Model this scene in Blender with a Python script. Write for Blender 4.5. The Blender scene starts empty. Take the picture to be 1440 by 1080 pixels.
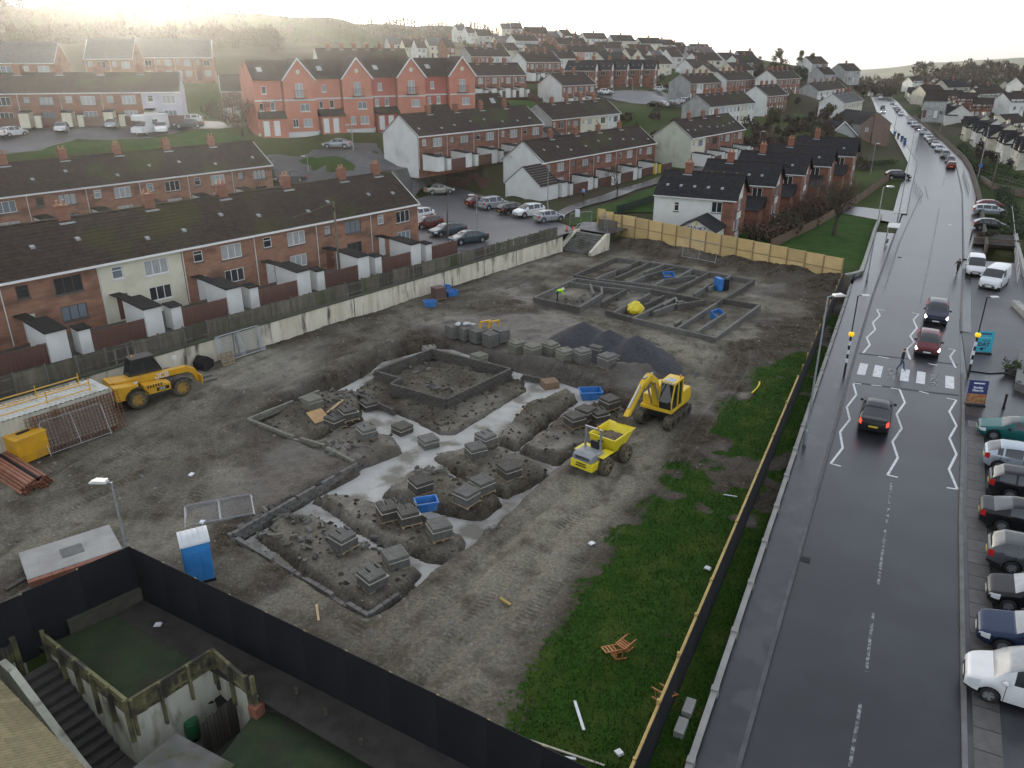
import bpy,bmesh,math,random
import numpy as np
from mathutils import Vector,Matrix
random.seed(7)
R = math.radians
SC = bpy.context.scene
COL = SC.collection
# ------------------------------------------------------------------ camera
F_PX,CX,CY,Y_HOR,CAM_H = 1100.0,720.0,540.0,80.0,21.0
PITCH = math.atan((CY - Y_HOR) / F_PX)
SP,CP = math.sin(PITCH),math.cos(PITCH)
cam = bpy.data.cameras.new('camera')
cam.sensor_width = 36.0
cam.lens = 36.0 * F_PX / 1440.0
cam.clip_start = 0.5
cam.clip_end = 9000
camo = bpy.data.objects.new('camera',cam)
COL.objects.link(camo)
camo.location = (0,0,CAM_H)
camo.rotation_euler = (math.pi / 2 - PITCH,0,0)
SC.camera = camo
# ------------------------------------------------------------------ sky, sun, exposure
SUN_AZ,SUN_EL = R(-23.0),R(7.0)          # azimuth from +Y towards +X, elevation
W = bpy.data.worlds.new('World'); SC.world = W; W.use_nodes = True
nt = W.node_tree; nt.nodes.clear()
wo = nt.nodes.new('ShaderNodeOutputWorld'); bg = nt.nodes.new('ShaderNodeBackground')
sky = nt.nodes.new('ShaderNodeTexSky'); sky.sky_type = 'NISHITA'; sky.sun_disc = False
sky.sun_elevation = SUN_EL; sky.sun_rotation = SUN_AZ
sky.altitude = 50; sky.air_density = 0.8; sky.dust_density = 2.0; sky.ozone_density = 1.5
# thin high cloud over the whole sky: the blue is washed towards white
hsv = nt.nodes.new('ShaderNodeHueSaturation'); hsv.inputs['Saturation'].default_value = 0.5
mixc = nt.nodes.new('ShaderNodeMixRGB'); mixc.blend_type = 'ADD'; mixc.inputs[0].default_value = 1.0
mixc.inputs[2].default_value = (2.0,2.05,2.2,1)
bg.inputs['Strength'].default_value = 0.15
nt.links.new(sky.outputs[0],hsv.inputs['Color']); nt.links.new(hsv.outputs[0],mixc.inputs[1])
nt.links.new(mixc.outputs[0],bg.inputs[0]); nt.links.new(bg.outputs[0],wo.inputs[0])
sl = bpy.data.lights.new('sun','SUN'); sl.energy = 4.2; sl.angle = R(2.0); sl.color = (1.0,0.90,0.74)
so = bpy.data.objects.new('sun',sl); COL.objects.link(so)
sdir = Vector((math.sin(SUN_AZ) * math.cos(SUN_EL),math.cos(SUN_AZ) * math.cos(SUN_EL),math.sin(SUN_EL)))
so.rotation_euler = sdir.to_track_quat('Z','Y').to_euler()
so.location = (-60,140,80)
SC.view_settings.view_transform = 'Standard'; SC.view_settings.look = 'None'
SC.view_settings.exposure = 0.85; SC.view_settings.gamma = 1.0; SC.view_settings.use_curve_mapping = False
SC.render.engine = 'CYCLES'
SC.cycles.use_denoising = True; SC.cycles.adaptive_threshold = 0.02
SC.cycles.max_bounces = 6; SC.cycles.diffuse_bounces = 2; SC.cycles.glossy_bounces = 2
SC.cycles.transmission_bounces = 2; SC.cycles.transparent_max_bounces = 6; SC.cycles.volume_bounces = 0
# ------------------------------------------------------------------ picking points of the place
def P(x,y,h=0.0):
 """where the sight line of a photo pixel meets the level h"""
 u = (x - CX) / F_PX; v = (y - CY) / F_PX
 t = (h - CAM_H) / -(SP + v * CP)
 return Vector((u * t,(CP - v * SP) * t,h))
def PT(x,y,t):
 u = (x - CX) / F_PX; v = (y - CY) / F_PX
 return Vector((u * t,(CP - v * SP) * t,CAM_H - (SP + v * CP) * t))
# ------------------------------------------------------------------ materials
MATS = {}
def lin(c):
 return tuple((v / 12.92 if v <= 0.04045 else ((v + 0.055) / 1.055) ** 2.4) for v in c)
def mat(name,c1,c2=None,scale=1.0,rough=0.8,bump=0.0,bscale=None,metal=0.0,spec=0.5,detail=5.0,
  c3=None,scale3=0.2,lo3=0.5,hi3=0.65,coord='Object',stretch=(1,1,1),coat=0.0,lo=0.35,hi=0.65,emit=None,objvar=0.0,bdist=0.05):
 if name in MATS: return MATS[name]
 m = bpy.data.materials.new(name); m.use_nodes = True; MATS[name] = m
 n = m.node_tree; b = n.nodes['Principled BSDF']
 def V(c): return (c[0],c[1],c[2],1)
 b.inputs['Roughness'].default_value = rough; b.inputs['Metallic'].default_value = metal
 b.inputs['Specular IOR Level'].default_value = spec
 if coat: b.inputs['Coat Weight'].default_value = coat; b.inputs['Coat Roughness'].default_value = 0.06
 b.inputs['Base Color'].default_value = V(c1)
 if emit: b.inputs['Emission Color'].default_value = V(c1); b.inputs['Emission Strength'].default_value = emit
 if c2 is None and not bump and not objvar: return m
 tc = n.nodes.new('ShaderNodeTexCoord'); mp = n.nodes.new('ShaderNodeMapping'); mp.inputs['Scale'].default_value = stretch
 n.links.new(tc.outputs[coord],mp.inputs[0])
 def noise(s,d=detail):
  t = n.nodes.new('ShaderNodeTexNoise'); t.inputs['Scale'].default_value = s; t.inputs['Detail'].default_value = d
  n.links.new(mp.outputs[0],t.inputs['Vector']); return t
 def ramp(src,a,bb):
  r = n.nodes.new('ShaderNodeMapRange'); r.inputs[1].default_value = a; r.inputs[2].default_value = bb
  n.links.new(src,r.inputs[0]); return r.outputs[0]
 out = None
 if c2 is not None:
  t = noise(scale); mx = n.nodes.new('ShaderNodeMixRGB'); mx.inputs[1].default_value = V(c1); mx.inputs[2].default_value = V(c2)
  n.links.new(ramp(t.outputs[0],lo,hi),mx.inputs[0]); out = mx.outputs[0]
  if c3 is not None:
   t3 = noise(scale3); m3 = n.nodes.new('ShaderNodeMixRGB'); m3.inputs[2].default_value = V(c3)
   n.links.new(ramp(t3.outputs[0],lo3,hi3),m3.inputs[0]); n.links.new(out,m3.inputs[1]); out = m3.outputs[0]
 if objvar:
  oi = n.nodes.new('ShaderNodeObjectInfo'); hs = n.nodes.new('ShaderNodeHueSaturation')
  mr = n.nodes.new('ShaderNodeMapRange'); mr.inputs[3].default_value = 1 - objvar; mr.inputs[4].default_value = 1 + objvar
  n.links.new(oi.outputs['Random'],mr.inputs[0]); n.links.new(mr.outputs[0],hs.inputs['Value'])
  if out: n.links.new(out,hs.inputs['Color'])
  else: hs.inputs['Color'].default_value = V(c1)
  out = hs.outputs[0]
 if out: n.links.new(out,b.inputs['Base Color'])
 if bump:
  t = noise(bscale or scale * 4); bp = n.nodes.new('ShaderNodeBump'); bp.inputs['Strength'].default_value = bump; bp.inputs['Distance'].default_value = bdist
  n.links.new(t.outputs[0],bp.inputs['Height']); n.links.new(bp.outputs[0],b.inputs['Normal'])
 return m
# ------------------------------------------------------------------ mesh building
class MB:
 def __init__(s): s.v = []; s.f = []; s.m = []; s.cur = 0
 def quad(s,a,b,c,d):
  i = len(s.v); s.v += [tuple(a),tuple(b),tuple(c),tuple(d)]; s.f.append((i,i + 1,i + 2,i + 3)); s.m.append(s.cur)
 def tri(s,a,b,c):
  i = len(s.v); s.v += [tuple(a),tuple(b),tuple(c)]; s.f.append((i,i + 1,i + 2)); s.m.append(s.cur)
 def poly(s,pts):
  i = len(s.v); s.v += [tuple(p) for p in pts]; s.f.append(tuple(range(i,i + len(pts)))); s.m.append(s.cur)
 def box(s,x0,x1,y0,y1,z0,z1,M=None):
  i = len(s.v)
  vs = [(x0,y0,z0),(x1,y0,z0),(x1,y1,z0),(x0,y1,z0),(x0,y0,z1),(x1,y0,z1),(x1,y1,z1),(x0,y1,z1)]
  if M is not None: vs = [tuple(M @ Vector(v)) for v in vs]
  s.v += vs
  for q in ((0,3,2,1),(4,5,6,7),(0,1,5,4),(1,2,6,5),(2,3,7,6),(3,0,4,7)):
   s.f.append(tuple(i + k for k in q)); s.m.append(s.cur)
  return s
 def bar(s,a,b,w,h=None,up=(0,0,1)):
  a = Vector(a); b = Vector(b); h = h or w; d = b - a; L = d.length
  if L < 1e-6: return s
  z = d / L; x = Vector(up).cross(z)
  if x.length < 1e-4: x = Vector((1,0,0)).cross(z)
  x.normalize(); y = z.cross(x)
  M = Matrix(((x.x,y.x,z.x,a.x),(x.y,y.y,z.y,a.y),(x.z,y.z,z.z,a.z),(0,0,0,1)))
  return s.box(-w / 2,w / 2,-h / 2,h / 2,0,L,M)
 def tube(s,pts,rad,n=8,cap=True):
  pts = [Vector(p) for p in pts]
  if not isinstance(rad,(list,tuple)): rad = [rad] * len(pts)
  rings = []; px = None
  for k,p in enumerate(pts):
   d = (pts[min(k + 1,len(pts) - 1)] - pts[max(k - 1,0)]).normalized()
   x = px - d * px.dot(d) if px is not None else (Vector((0,0,1)).cross(d) if abs(d.z) < .95 else Vector((1,0,0)).cross(d))
   if x.length < 1e-5: x = Vector((1,0,0))
   x.normalize(); px = x; y = d.cross(x); i = len(s.v)
   for j in range(n):
    a = 2 * math.pi * j / n
    s.v.append(tuple(p + (x * math.cos(a) + y * math.sin(a)) * rad[k]))
   rings.append(i)
  for k in range(len(rings) - 1):
   for j in range(n):
    s.f.append((rings[k] + j,rings[k] + (j + 1) % n,rings[k + 1] + (j + 1) % n,rings[k + 1] + j)); s.m.append(s.cur)
  if cap:
   s.f.append(tuple(rings[0] + j for j in reversed(range(n)))); s.m.append(s.cur)
   s.f.append(tuple(rings[-1] + j for j in range(n))); s.m.append(s.cur)
  return s
 def lathe(s,prof,n=16,c=(0,0,0),axis='z',cap=True):
  """prof: list of (radius, height)"""
  rings = []
  for r,h in prof:
   i = len(s.v)
   for j in range(n):
    a = 2 * math.pi * j / n; x,y = r * math.cos(a),r * math.sin(a)
    p = (x,y,h) if axis == 'z' else (x,h,y) if axis == 'y' else (h,x,y)
    s.v.append((p[0] + c[0],p[1] + c[1],p[2] + c[2]))
   rings.append(i)
  for k in range(len(rings) - 1):
   for j in range(n):
    s.f.append((rings[k] + j,rings[k] + (j + 1) % n,rings[k + 1] + (j + 1) % n,rings[k + 1] + j)); s.m.append(s.cur)
  if cap:
   s.f.append(tuple(rings[0] + j for j in reversed(range(n)))); s.m.append(s.cur)
   s.f.append(tuple(rings[-1] + j for j in range(n))); s.m.append(s.cur)
  return s
 def prism(s,poly,y0,y1,M=None):
  """poly of (x,z) extruded along y"""
  i = len(s.v); n = len(poly)
  vs = [(x,y0,z) for x,z in poly] + [(x,y1,z) for x,z in poly]
  if M is not None: vs = [tuple(M @ Vector(v)) for v in vs]
  s.v += vs
  s.f.append(tuple(i + k for k in range(n))); s.m.append(s.cur)
  s.f.append(tuple(i + n + k for k in reversed(range(n)))); s.m.append(s.cur)
  for k in range(n):
   s.f.append((i + k,i + n + k,i + n + (k + 1) % n,i + (k + 1) % n)); s.m.append(s.cur)
  return s
 def mesh(s,name,mats,smooth=False):
  me = bpy.data.meshes.new(name); me.from_pydata(s.v,[],s.f)
  if not isinstance(mats,(list,tuple)): mats = [mats]
  for m in mats: me.materials.append(m)
  if len(mats) > 1: me.polygons.foreach_set('material_index',s.m)
  if smooth: me.polygons.foreach_set('use_smooth',[True] * len(s.f))
  me.update(); return me
 def build(s,name,mats,parent=None,loc=None,rz=0.0,smooth=False,bevel=0,fixn=True):
  me = s.mesh(name,mats,smooth)
  if fixn or bevel:
   bm = bmesh.new(); bm.from_mesh(me)
   if fixn: bmesh.ops.recalc_face_normals(bm,faces=bm.faces)
   if bevel:
    bmesh.ops.remove_doubles(bm,verts=bm.verts,dist=1e-4)
    bmesh.ops.bevel(bm,geom=[e for e in bm.edges if e.is_manifold and e.calc_face_angle(0) > 0.5],offset=bevel,segments=2,profile=0.6,affect='EDGES')
   bm.to_mesh(me); bm.free()
   if smooth and bevel: me.polygons.foreach_set('use_smooth',[True] * len(me.polygons))
  return put(name,me,parent,loc,rz)
def put(name,me,parent=None,loc=None,rz=0.0,label=None):
 o = bpy.data.objects.new(name,me); COL.objects.link(o)
 if parent is not None: o.parent = parent
 if loc is not None: o.location = loc
 if rz: o.rotation_euler = (0,0,rz)
 if label: o['label'] = label
 return o
def empty(name,loc=(0,0,0),rz=0.0):
 o = bpy.data.objects.new(name,None); COL.objects.link(o); o.empty_display_size = 0.3
 o.location = loc; o.rotation_euler = (0,0,rz); return o
def tag(o,label,cat,group=None):
 o['label'] = label; o['category'] = cat
 if group: o['group'] = group
 return o
def thing(name,label,cat,loc=(0,0,0),rz=0.0,group=None):
 return tag(empty(name,loc,rz),label,cat,group)
def struct(o,kind='structure',label=None):
 o['kind'] = kind
 if label: o['label'] = label
 return o
def dup(root,parent=None):
 c = root.copy(); COL.objects.link(c)
 if parent is not None: c.parent = parent
 for ch in root.children: dup(ch,c)
 return c
CACHE = {}
def cached(key,fn):
 if key not in CACHE: CACHE[key] = fn()
 return CACHE[key]
def setmat(o,m,slot=0):
 o.material_slots[slot].link = 'OBJECT'; o.material_slots[slot].material = m
# numpy value noise
_rng = np.random.RandomState(3); _G = _rng.rand(256,256)
def vnoise(x,y):
 xi = np.floor(x).astype(int); yi = np.floor(y).astype(int); fx = x - xi; fy = y - yi
 fx = fx * fx * (3 - 2 * fx); fy = fy * fy * (3 - 2 * fy)
 g = lambda a,b: _G[a % 256,b % 256]
 return (g(xi,yi) * (1 - fx) + g(xi + 1,yi) * fx) * (1 - fy) + (g(xi,yi + 1) * (1 - fx) + g(xi + 1,yi + 1) * fx) * fy
def fbm(x,y,s,o=4):
 t = 0; a = 0.5;
 for k in range(o):
  t = t + a * (vnoise(x * s + 17.3 * k,y * s + 9.1 * k) - 0.5); s *= 2.03; a *= 0.5
 return t
def inpoly(X,Y,pts):
 r = np.zeros(X.shape,bool); n = len(pts)
 for i in range(n):
  x0,y0 = pts[i][0],pts[i][1]; x1,y1 = pts[(i + 1) % n][0],pts[(i + 1) % n][1]
  if y0 == y1: continue
  c = ((y0 > Y) != (y1 > Y)) & (X < (x1 - x0) * (Y - y0) / (y1 - y0) + x0); r ^= c
 return r
def polydist(X,Y,pts,closed=True):
 """distance to a polyline; also side offset sign and length along"""
 d = np.full(X.shape,1e9); sg = np.zeros(X.shape); al = np.zeros(X.shape); acc = 0
 n = len(pts)
 for i in range(n if closed else n - 1):
  ax,ay = pts[i][0],pts[i][1]; bx,by = pts[(i + 1) % n][0],pts[(i + 1) % n][1]
  dx,dy = bx - ax,by - ay; L2 = dx * dx + dy * dy; L = math.sqrt(L2)
  if L < 1e-6: continue
  t = np.clip(((X - ax) * dx + (Y - ay) * dy) / L2,0,1)
  q = np.hypot(X - ax - t * dx,Y - ay - t * dy); s = ((X - ax) * dy - (Y - ay) * dx) / L
  k = q < d; d = np.where(k,q,d); sg = np.where(k,s,sg); al = np.where(k,acc + t * L,al); acc += L
 return d,sg,al
def sstep(a,b,x):
 t = np.clip((x - a) / (b - a),0,1); return t * t * (3 - 2 * t)
# ================================================================== lines of the place
def hd(deg): return Vector((math.sin(R(deg)),math.cos(R(deg)),0))
KL = [(-6.5,-10),(-1.5,0),(7.33,18.36),(16.6,36.7),(25.82,55.08),(33.94,71.04),(47.6,97),(66.5,132.57),(86.5,172),(113,238),(148,330),(211,485),(290,700)]
KR = [(-0.3,-10),(4.8,0),(14.39,18.36),(22.0,33.0),(27.66,43.41),(38.76,64.57),(48.33,82.2),(75.0,132.57),(94.6,172.15),(121,237.94),(156,330.46),(219,485),(298,700)]
DW = [(-3.4,0),(5.8,18.36),(12.98,33.0),(17.95,43.2),(29.3,66.3),(33.4,74.7)]         # dwarf wall by the pavement
HR = [(-5.0,0),(3.55,16.8),(10.5,30.7),(19.2,48.2),(32.7,75.2)]                        # black hoarding by the road
RW = [(-58.0,8.9),(6.3,91.0)]                                                               # retaining wall
YH = [(13.5,95.8),(32.9,76.3)]                                                              # plywood hoarding
BH = [(-27.0,15.4),(-15.9,27.4),(9.3,12.4)]                                               # black hoarding bottom left
U38 = Vector((0.6165,0.7874,0)); N38 = Vector((-0.7874,0.6165,0))
# ------------------------------------------------------------------ building plots  (left eave px, depth, right eave x, heading, ...)
def plot(xl,yl,t,xr,head,eave=4.9):
 p = PT(xl,yl,t); d = hd(head); z0 = p.y * CP - (p.z - CAM_H) * SP
 u = (xr - CX) / F_PX
 s = (u * z0 - p.x) / (d.x - u * d.y * CP)
 return Vector((p.x,p.y,p.z - eave)),s
# ================================================================== terrain
TC = []   # control points x, y, h
def tc(p,h=None): TC.append((p[0],p[1],p[2] if h is None else h))
for x,y,t in ((0,10,380),(60,14,400),(130,12,420),(200,12,430),(280,14,430),(350,22,430),(430,26,450),(520,32,520),(620,38,560),(690,44,600),
    (750,52,560),(800,58,540),(860,66,520),(920,74,520),(980,80,520),(1040,88,520),(1100,94,520),(1150,104,500),(1190,116,500),
    (0,60,230),(100,62,230),(200,60,230),(300,62,230),(330,75,200),(430,62,260),(480,70,240),(520,62,330)):
 tc(PT(x,y,t))
for p in ((-75,60,4.5),(-62,75,2.6),(-45,100,2.2),(-30,118,2.6),(-66,96,4),(-74,116,9.5),(-60,118,9.5),(-50,122,9.5),(-40,120,8),(-20,104,2.4),(-5,108,1.7),(-90,120,10),(-100,90,8),
  (-8,95,1.7),(5,105,1.6),(15,118,1.2),(24,132,1.4),(45,130,.4),(58,150,.3),(30,100,0),(45,95,0),(60,125,0),(75,160,-.1),(90,185,-.1),(110,240,-.1),(140,320,-.1),(180,420,-.1),(220,520,-1),
  (70,100,-.4),(90,130,-.8),(120,180,-1.5),(150,240,-2),(190,300,-3),(250,420,-5),(60,70,-.3),(50,40,-.2),(30,10,-.2),(300,700,-12),(450,900,-25),(200,900,-18),(700,900,-30),(0,900,20),(-400,900,60),(-500,500,45),(-300,100,25),(-120,20,6),(400,300,-20),(300,150,-12),(200,100,-6),(1200,1200,-35),(400,1300,-35),(1500,600,-35)):
 tc(p)
def terr_raw(X,Y):
 num = np.zeros(X.shape); den = np.zeros(X.shape)
 for x,y,h in TC:
  r = 1.5 + 0.015 * math.hypot(x,y)
  w = 1.0 / ((X - x) ** 2 + (Y - y) ** 2 + r * r) ** 2.1
  num += w * h; den += w
 return num / den
def near_mask(X,Y):
 """zone that has its own ground sheets"""
 q = [(-62,-40),(-62,4),(-48,21),(6.3,91),(13.4,96.8),(34,77),(37.5,80.5),(47,99.5),(54,93),(64,84),(40,44),(33,20),(25,-40)]
 ins = inpoly(X,Y,q); d,_,_ = polydist(X,Y,q); return ins,d
GX = np.concatenate([np.arange(-700,-160,20),np.arange(-160,160,2.5),np.arange(160,420,10),np.arange(420,1900,40)])
GY = np.concatenate([np.arange(-40,260,2.5),np.arange(260,620,8),np.arange(620,2300,40)])
mX,mY = np.meshgrid(GX,GY,indexing='ij')
TZ0 = None
def make_terrain():
 global TZ
 TZ = terr_raw(mX,mY)
 mid = [((a[0] + b[0]) / 2,(a[1] + b[1]) / 2) for a,b in zip(KL,KR)]
 d,_,_ = polydist(mX,mY,mid,False)
 k = 1 - sstep(9,22,d); rz = np.interp(mY,[0,300,420,520,700],[-.12,-.12,-.12,-1.2,-12])
 TZ = TZ * (1 - k) + (rz - .05) * k
 TZ += fbm(mX,mY,0.03,3) * np.clip((np.hypot(mX,mY) - 150) / 200,0,1) * 5 * (1 - k)
 ins,dd = near_mask(mX,mY)
 TZ = np.where(ins,-4.5,TZ)
 q = [(-24.2 + .6165 * s_ - .7874 * o_,52.0 + .7874 * s_ + .6165 * o_) for s_,o_ in ((-60,-1),(50.5,-1),(50.5,8),(46,14),(43.5,45.5),(-60,45.5))]
 ins,dd = inpoly(mX,mY,q),polydist(mX,mY,q)[0]
 TZ = np.where(ins,np.minimum(TZ,np.where(dd > 4,1.2,-1.0)),TZ)
 for q,z in FLAT:
  near = inpoly(mX,mY,q) | (polydist(mX,mY,q)[0] < 2.6)
  TZ = np.where(near,np.minimum(TZ,z - .22),TZ)
 kf = sstep(640,1000,np.hypot(mX,mY)); TZ = TZ * (1 - kf) - 75 * kf
 nx,ny = len(GX),len(GY)
 vs = np.stack([mX.ravel(),mY.ravel(),TZ.ravel()],1)
 idx = np.arange(nx * ny).reshape(nx,ny)
 fs = np.stack([idx[:-1,:-1].ravel(),idx[1:,:-1].ravel(),idx[1:,1:].ravel(),idx[:-1,1:].ravel()],1)
 me = bpy.data.meshes.new('ground'); me.from_pydata(vs.tolist(),[],fs.tolist())
 me.polygons.foreach_set('use_smooth',[True] * len(fs))
 return me
def th(x,y):
 i = min(max(np.searchsorted(GX,x) - 1,0),len(GX) - 2); j = min(max(np.searchsorted(GY,y) - 1,0),len(GY) - 2)
 a = (x - GX[i]) / (GX[i + 1] - GX[i]); b = (y - GY[j]) / (GY[j + 1] - GY[j])
 return float((TZ[i,j] * (1 - a) + TZ[i + 1,j] * a) * (1 - b) + (TZ[i,j + 1] * (1 - a) + TZ[i + 1,j + 1] * a) * b)
def PG(x,y):
 """photo pixel to the point where its sight line meets the terrain"""
 t = 30.0; last = t
 while t < 1500:
  p = PT(x,y,t)
  if p.z < th(p.x,p.y):
   lo,hi = last,t
   for _ in range(20):
    m = (lo + hi) / 2; p = PT(x,y,m)
    if p.z < th(p.x,p.y): hi = m
    else: lo = m
   p = PT(x,y,hi); p.z = th(p.x,p.y); return p
  last = t; t *= 1.01
 return PT(x,y,600)
def sheet(name,pts,m,z=None,off=0.1,step=2.5,kind='structure',label=None):
 """polygon laid on the terrain (or at level z)"""
 bm = bmesh.new(); vs = [bm.verts.new((p[0],p[1],0)) for p in pts]; bm.faces.new(vs)
 if z is None:
  xs = [p[0] for p in pts]; ys = [p[1] for p in pts]
  for ax,lo,hi in ((0,min(xs),max(xs)),(1,min(ys),max(ys))):
   k = math.floor(lo / step) * step + step
   while k < hi:
    co = (k,0,0) if ax == 0 else (0,k,0); no = (1,0,0) if ax == 0 else (0,1,0)
    bmesh.ops.bisect_plane(bm,geom=bm.verts[:] + bm.edges[:] + bm.faces[:],plane_co=co,plane_no=no); k += step
  for v in bm.verts: v.co.z = th(v.co.x,v.co.y) + off
 else:
  for v in bm.verts: v.co.z = z
 bmesh.ops.recalc_face_normals(bm,faces=bm.faces)
 bm.faces.ensure_lookup_table()
 if bm.faces[0].normal.z < 0: bmesh.ops.reverse_faces(bm,faces=bm.faces)
 me = bpy.data.meshes.new(name); bm.to_mesh(me); bm.free(); me.materials.append(m)
 o = put(name,me); o['kind'] = kind
 if label: o['label'] = label
 return o
def offs(line,d):
 """offset polyline to its right by d"""
 out = []
 for i,p in enumerate(line):
  a = Vector(line[max(i - 1,0)][:2]); b = Vector(line[min(i + 1,len(line) - 1)][:2]); t = (b - a).normalized()
  out.append((p[0] + t.y * d,p[1] - t.x * d))
 return out
def strip(name,A,B,m,za,zb=None,kind='structure',mb=None):
 own = mb is None; mb = mb or MB(); zb = za if zb is None else zb
 gz = (lambda z,p: z(p[0],p[1]) if callable(z) else z)
 for i in range(len(A) - 1):
  mb.quad((*A[i][:2],gz(za,A[i])),(*B[i][:2],gz(zb,B[i])),(*B[i + 1][:2],gz(zb,B[i + 1])),(*A[i + 1][:2],gz(za,A[i + 1])))
 if own: o = mb.build(name,m); o['kind'] = kind; return o
def along(line,s):
 for i in range(len(line) - 1):
  a = Vector(line[i][:2]); b = Vector(line[i + 1][:2]); L = (b - a).length
  if s <= L or i == len(line) - 2: p = a + (b - a) * (s / L); return p,(b - a).normalized()
  s -= L
def llen(line): return sum((Vector(line[i + 1][:2]) - Vector(line[i][:2])).length for i in range(len(line) - 1))
def nearest_s(line,p):
 best = (1e9,0); acc = 0
 for i in range(len(line) - 1):
  a = Vector(line[i][:2]); b = Vector(line[i + 1][:2]); d = b - a; L = d.length
  t = max(0,min(1,(Vector(p[:2]) - a).dot(d) / (L * L))); q = (a + d * t - Vector(p[:2])).length
  if q < best[0]: best = (q,acc + t * L)
  acc += L
 return best[1]
def ztop(p,y):
 """height at which the photo row y passes above the ground point p"""
 v = (y - CY) / F_PX; return CAM_H - p.y * (SP + v * CP) / (CP - v * SP)
# ================================================================== where the houses stand (read once, used by terrain and builders)
# name: (left eave x, y, depth, right eave x, heading, eave height)
PL = {}
def pl(key,xl,yl,t,xr,head=38,eave=4.9,depth=7.4):
 p,L = plot(xl,yl,t,xr,head,eave); PL[key] = (p,L,head,eave,depth)
 d = hd(head); n = Vector((-d.y,d.x,0))
 for k in (0,.5,1):
  tc(p + d * L * k + n * depth * .5,p.z - .1)
  if t < 200: tc(p + d * L * k - n * 3.5,p.z - .15)
 return PL[key]
pl('row1',-60,283,80.5,381,37.9)
pl('row0',-40,131,116,253,74)
pl('top1',-30,88,150,76,80)
pl('top2',118,82,156,186,80)
pl('top3',188,80,168,298,74)
pl('whiteE',310,128,146,366,72)
pl('blkG',587,192,115,763,38.5,4.8)
pl('blkH',763,228,117,922,36.8)
pl('blkI',972,194,142,1047,37)
pl('m1',790,120,185,838,40)
pl('m2',662,106,178,740,55)
pl('m3',740,87,215,789,50)
pl('m4',662,79,250,718,55)
pl('m5',800,73,300,855,60)
pl('m5b',785,62,330,826,62)
pl('blkP',775,168,150,872,38)
pl('m8',725,57,340,758,55)
pl('m10',971,117.5,232,1015,40)
pl('m11',1022,113,245,1063,40)
pl('m12',998,150,182,1062,40)
pl('m13',1079,135,212,1108,40)
pl('m14',1092,111,250,1126,42)
pl('m15',1187,145,232,1214,36)
pl('m16',1150,128,275,1190,36)
pl('m17',1158,105,300,1176,60)
pl('p1',706,40.5,440,719,75)
pl('p2',720,40,442,735,75)
pl('p3',740,46,430,771,72)
pl('p4',774,52,425,788,70)
pl('p5',793,50,425,806,50)
pl('p6',808,55,430,816,60)
pl('p7',820,57,440,832,70)
pl('p8',836,60,450,850,70)
pl('p9',880,64,450,890,60)
pl('p10',892,64,440,905,60)
pl('p11',908,66,450,944,72)
pl('p12',950,72,440,966,70)
pl('p13',970,73,430,1000,75)
pl('q0',644,42.5,430,655,60)
pl('q1',658,46,420,668,60)
pl('q2',672,50,400,692,70)
pl('q3',700,60,380,721,60)
pl('r0',548,62,330,568,65)
pl('r1',570,66,320,584,65)
pl('r2',587,67,310,600,65)
pl('r3',604,64,315,622,65)
pl('r4',628,66,300,640,60)
pl('rowB',447,84,190,575,68,4.9)
pl('s1',866,79,330,884,62)
pl('s2',886,79,325,902,62)
pl('s3',905,81,318,919,62)
pl('s4',921,83,310,936,62)
pl('s5',944,80,330,961,62)
pl('s6',972,82,340,985,62)
pl('s7',988,80,345,1010,65)
pl('s8',1020,85,330,1041,40)
pl('s9',1042,82,350,1064,70)
pl('u1',1000,101,290,1013,40)
pl('u2',760,97,230,788,60)
pl('v1',695,70,300,712,55)
pl('v2',785,82,260,812,60)
for q in ((-24,112,3.6),(-14,112,3.2),(-30,118,5.2)): tc(q)
JH = []          # detached houses end-on to the road
for (x,y,h) in ((1032,281,5.3),(1087,261,5.3),(1129,245,5.3),(1166,233,5.4),(1200,219,5.6)): JH.append(P(x,y,h) - Vector((0,0,4.9)))
FLAT = [([P(x,y,1.7)[:2] for x,y in ((552,292),(640,262),(700,282),(806,316),(812,326),(690,352),(600,352))],1.7)]
FLAT.append(([(14.2,97.0),(33.7,77.5),(36.0,79.0),(46.2,99.7),(52.2,111.5),(47,117),(42,108),(36,101),(24,100),(17,103)],.05))
for p in JH: tc(p + hd(298) * 5,p.z - .1)
EG = [PT(x,y,t) for x,y,t in ((834,99,222),(857,98,228),(879,98,232),(899,97,236),(919,97,240))]   # echelon houses on the hill
for p in EG: tc(p + hd(290) * 4,p.z - 5.0)
PINK0 = PT(364,190,122); PINKH = 60.0; PINKU = hd(PINKH)
_u = (667 - CX) / F_PX; _z0 = PINK0.y * CP - (PINK0.z - CAM_H) * SP
PINKL = (_u * _z0 - PINK0.x) / (PINKU.x - _u * PINKU.y * CP); PINKD = PINKU * PINKL
for k in (0,.33,.66,1): tc(PINK0 + PINKD * k,9.7 + .4 * k); tc(PINK0 + PINKD * k + hd(PINKH + 90) * 3,9.5 + .2 * k); tc(PINK0 + PINKD * k + hd(PINKH - 90) * 10,10.8)
for k in (0,.3,.55): tc(PINK0 + PINKD * k + hd(PINKH + 90) * 10,7.6)
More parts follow.
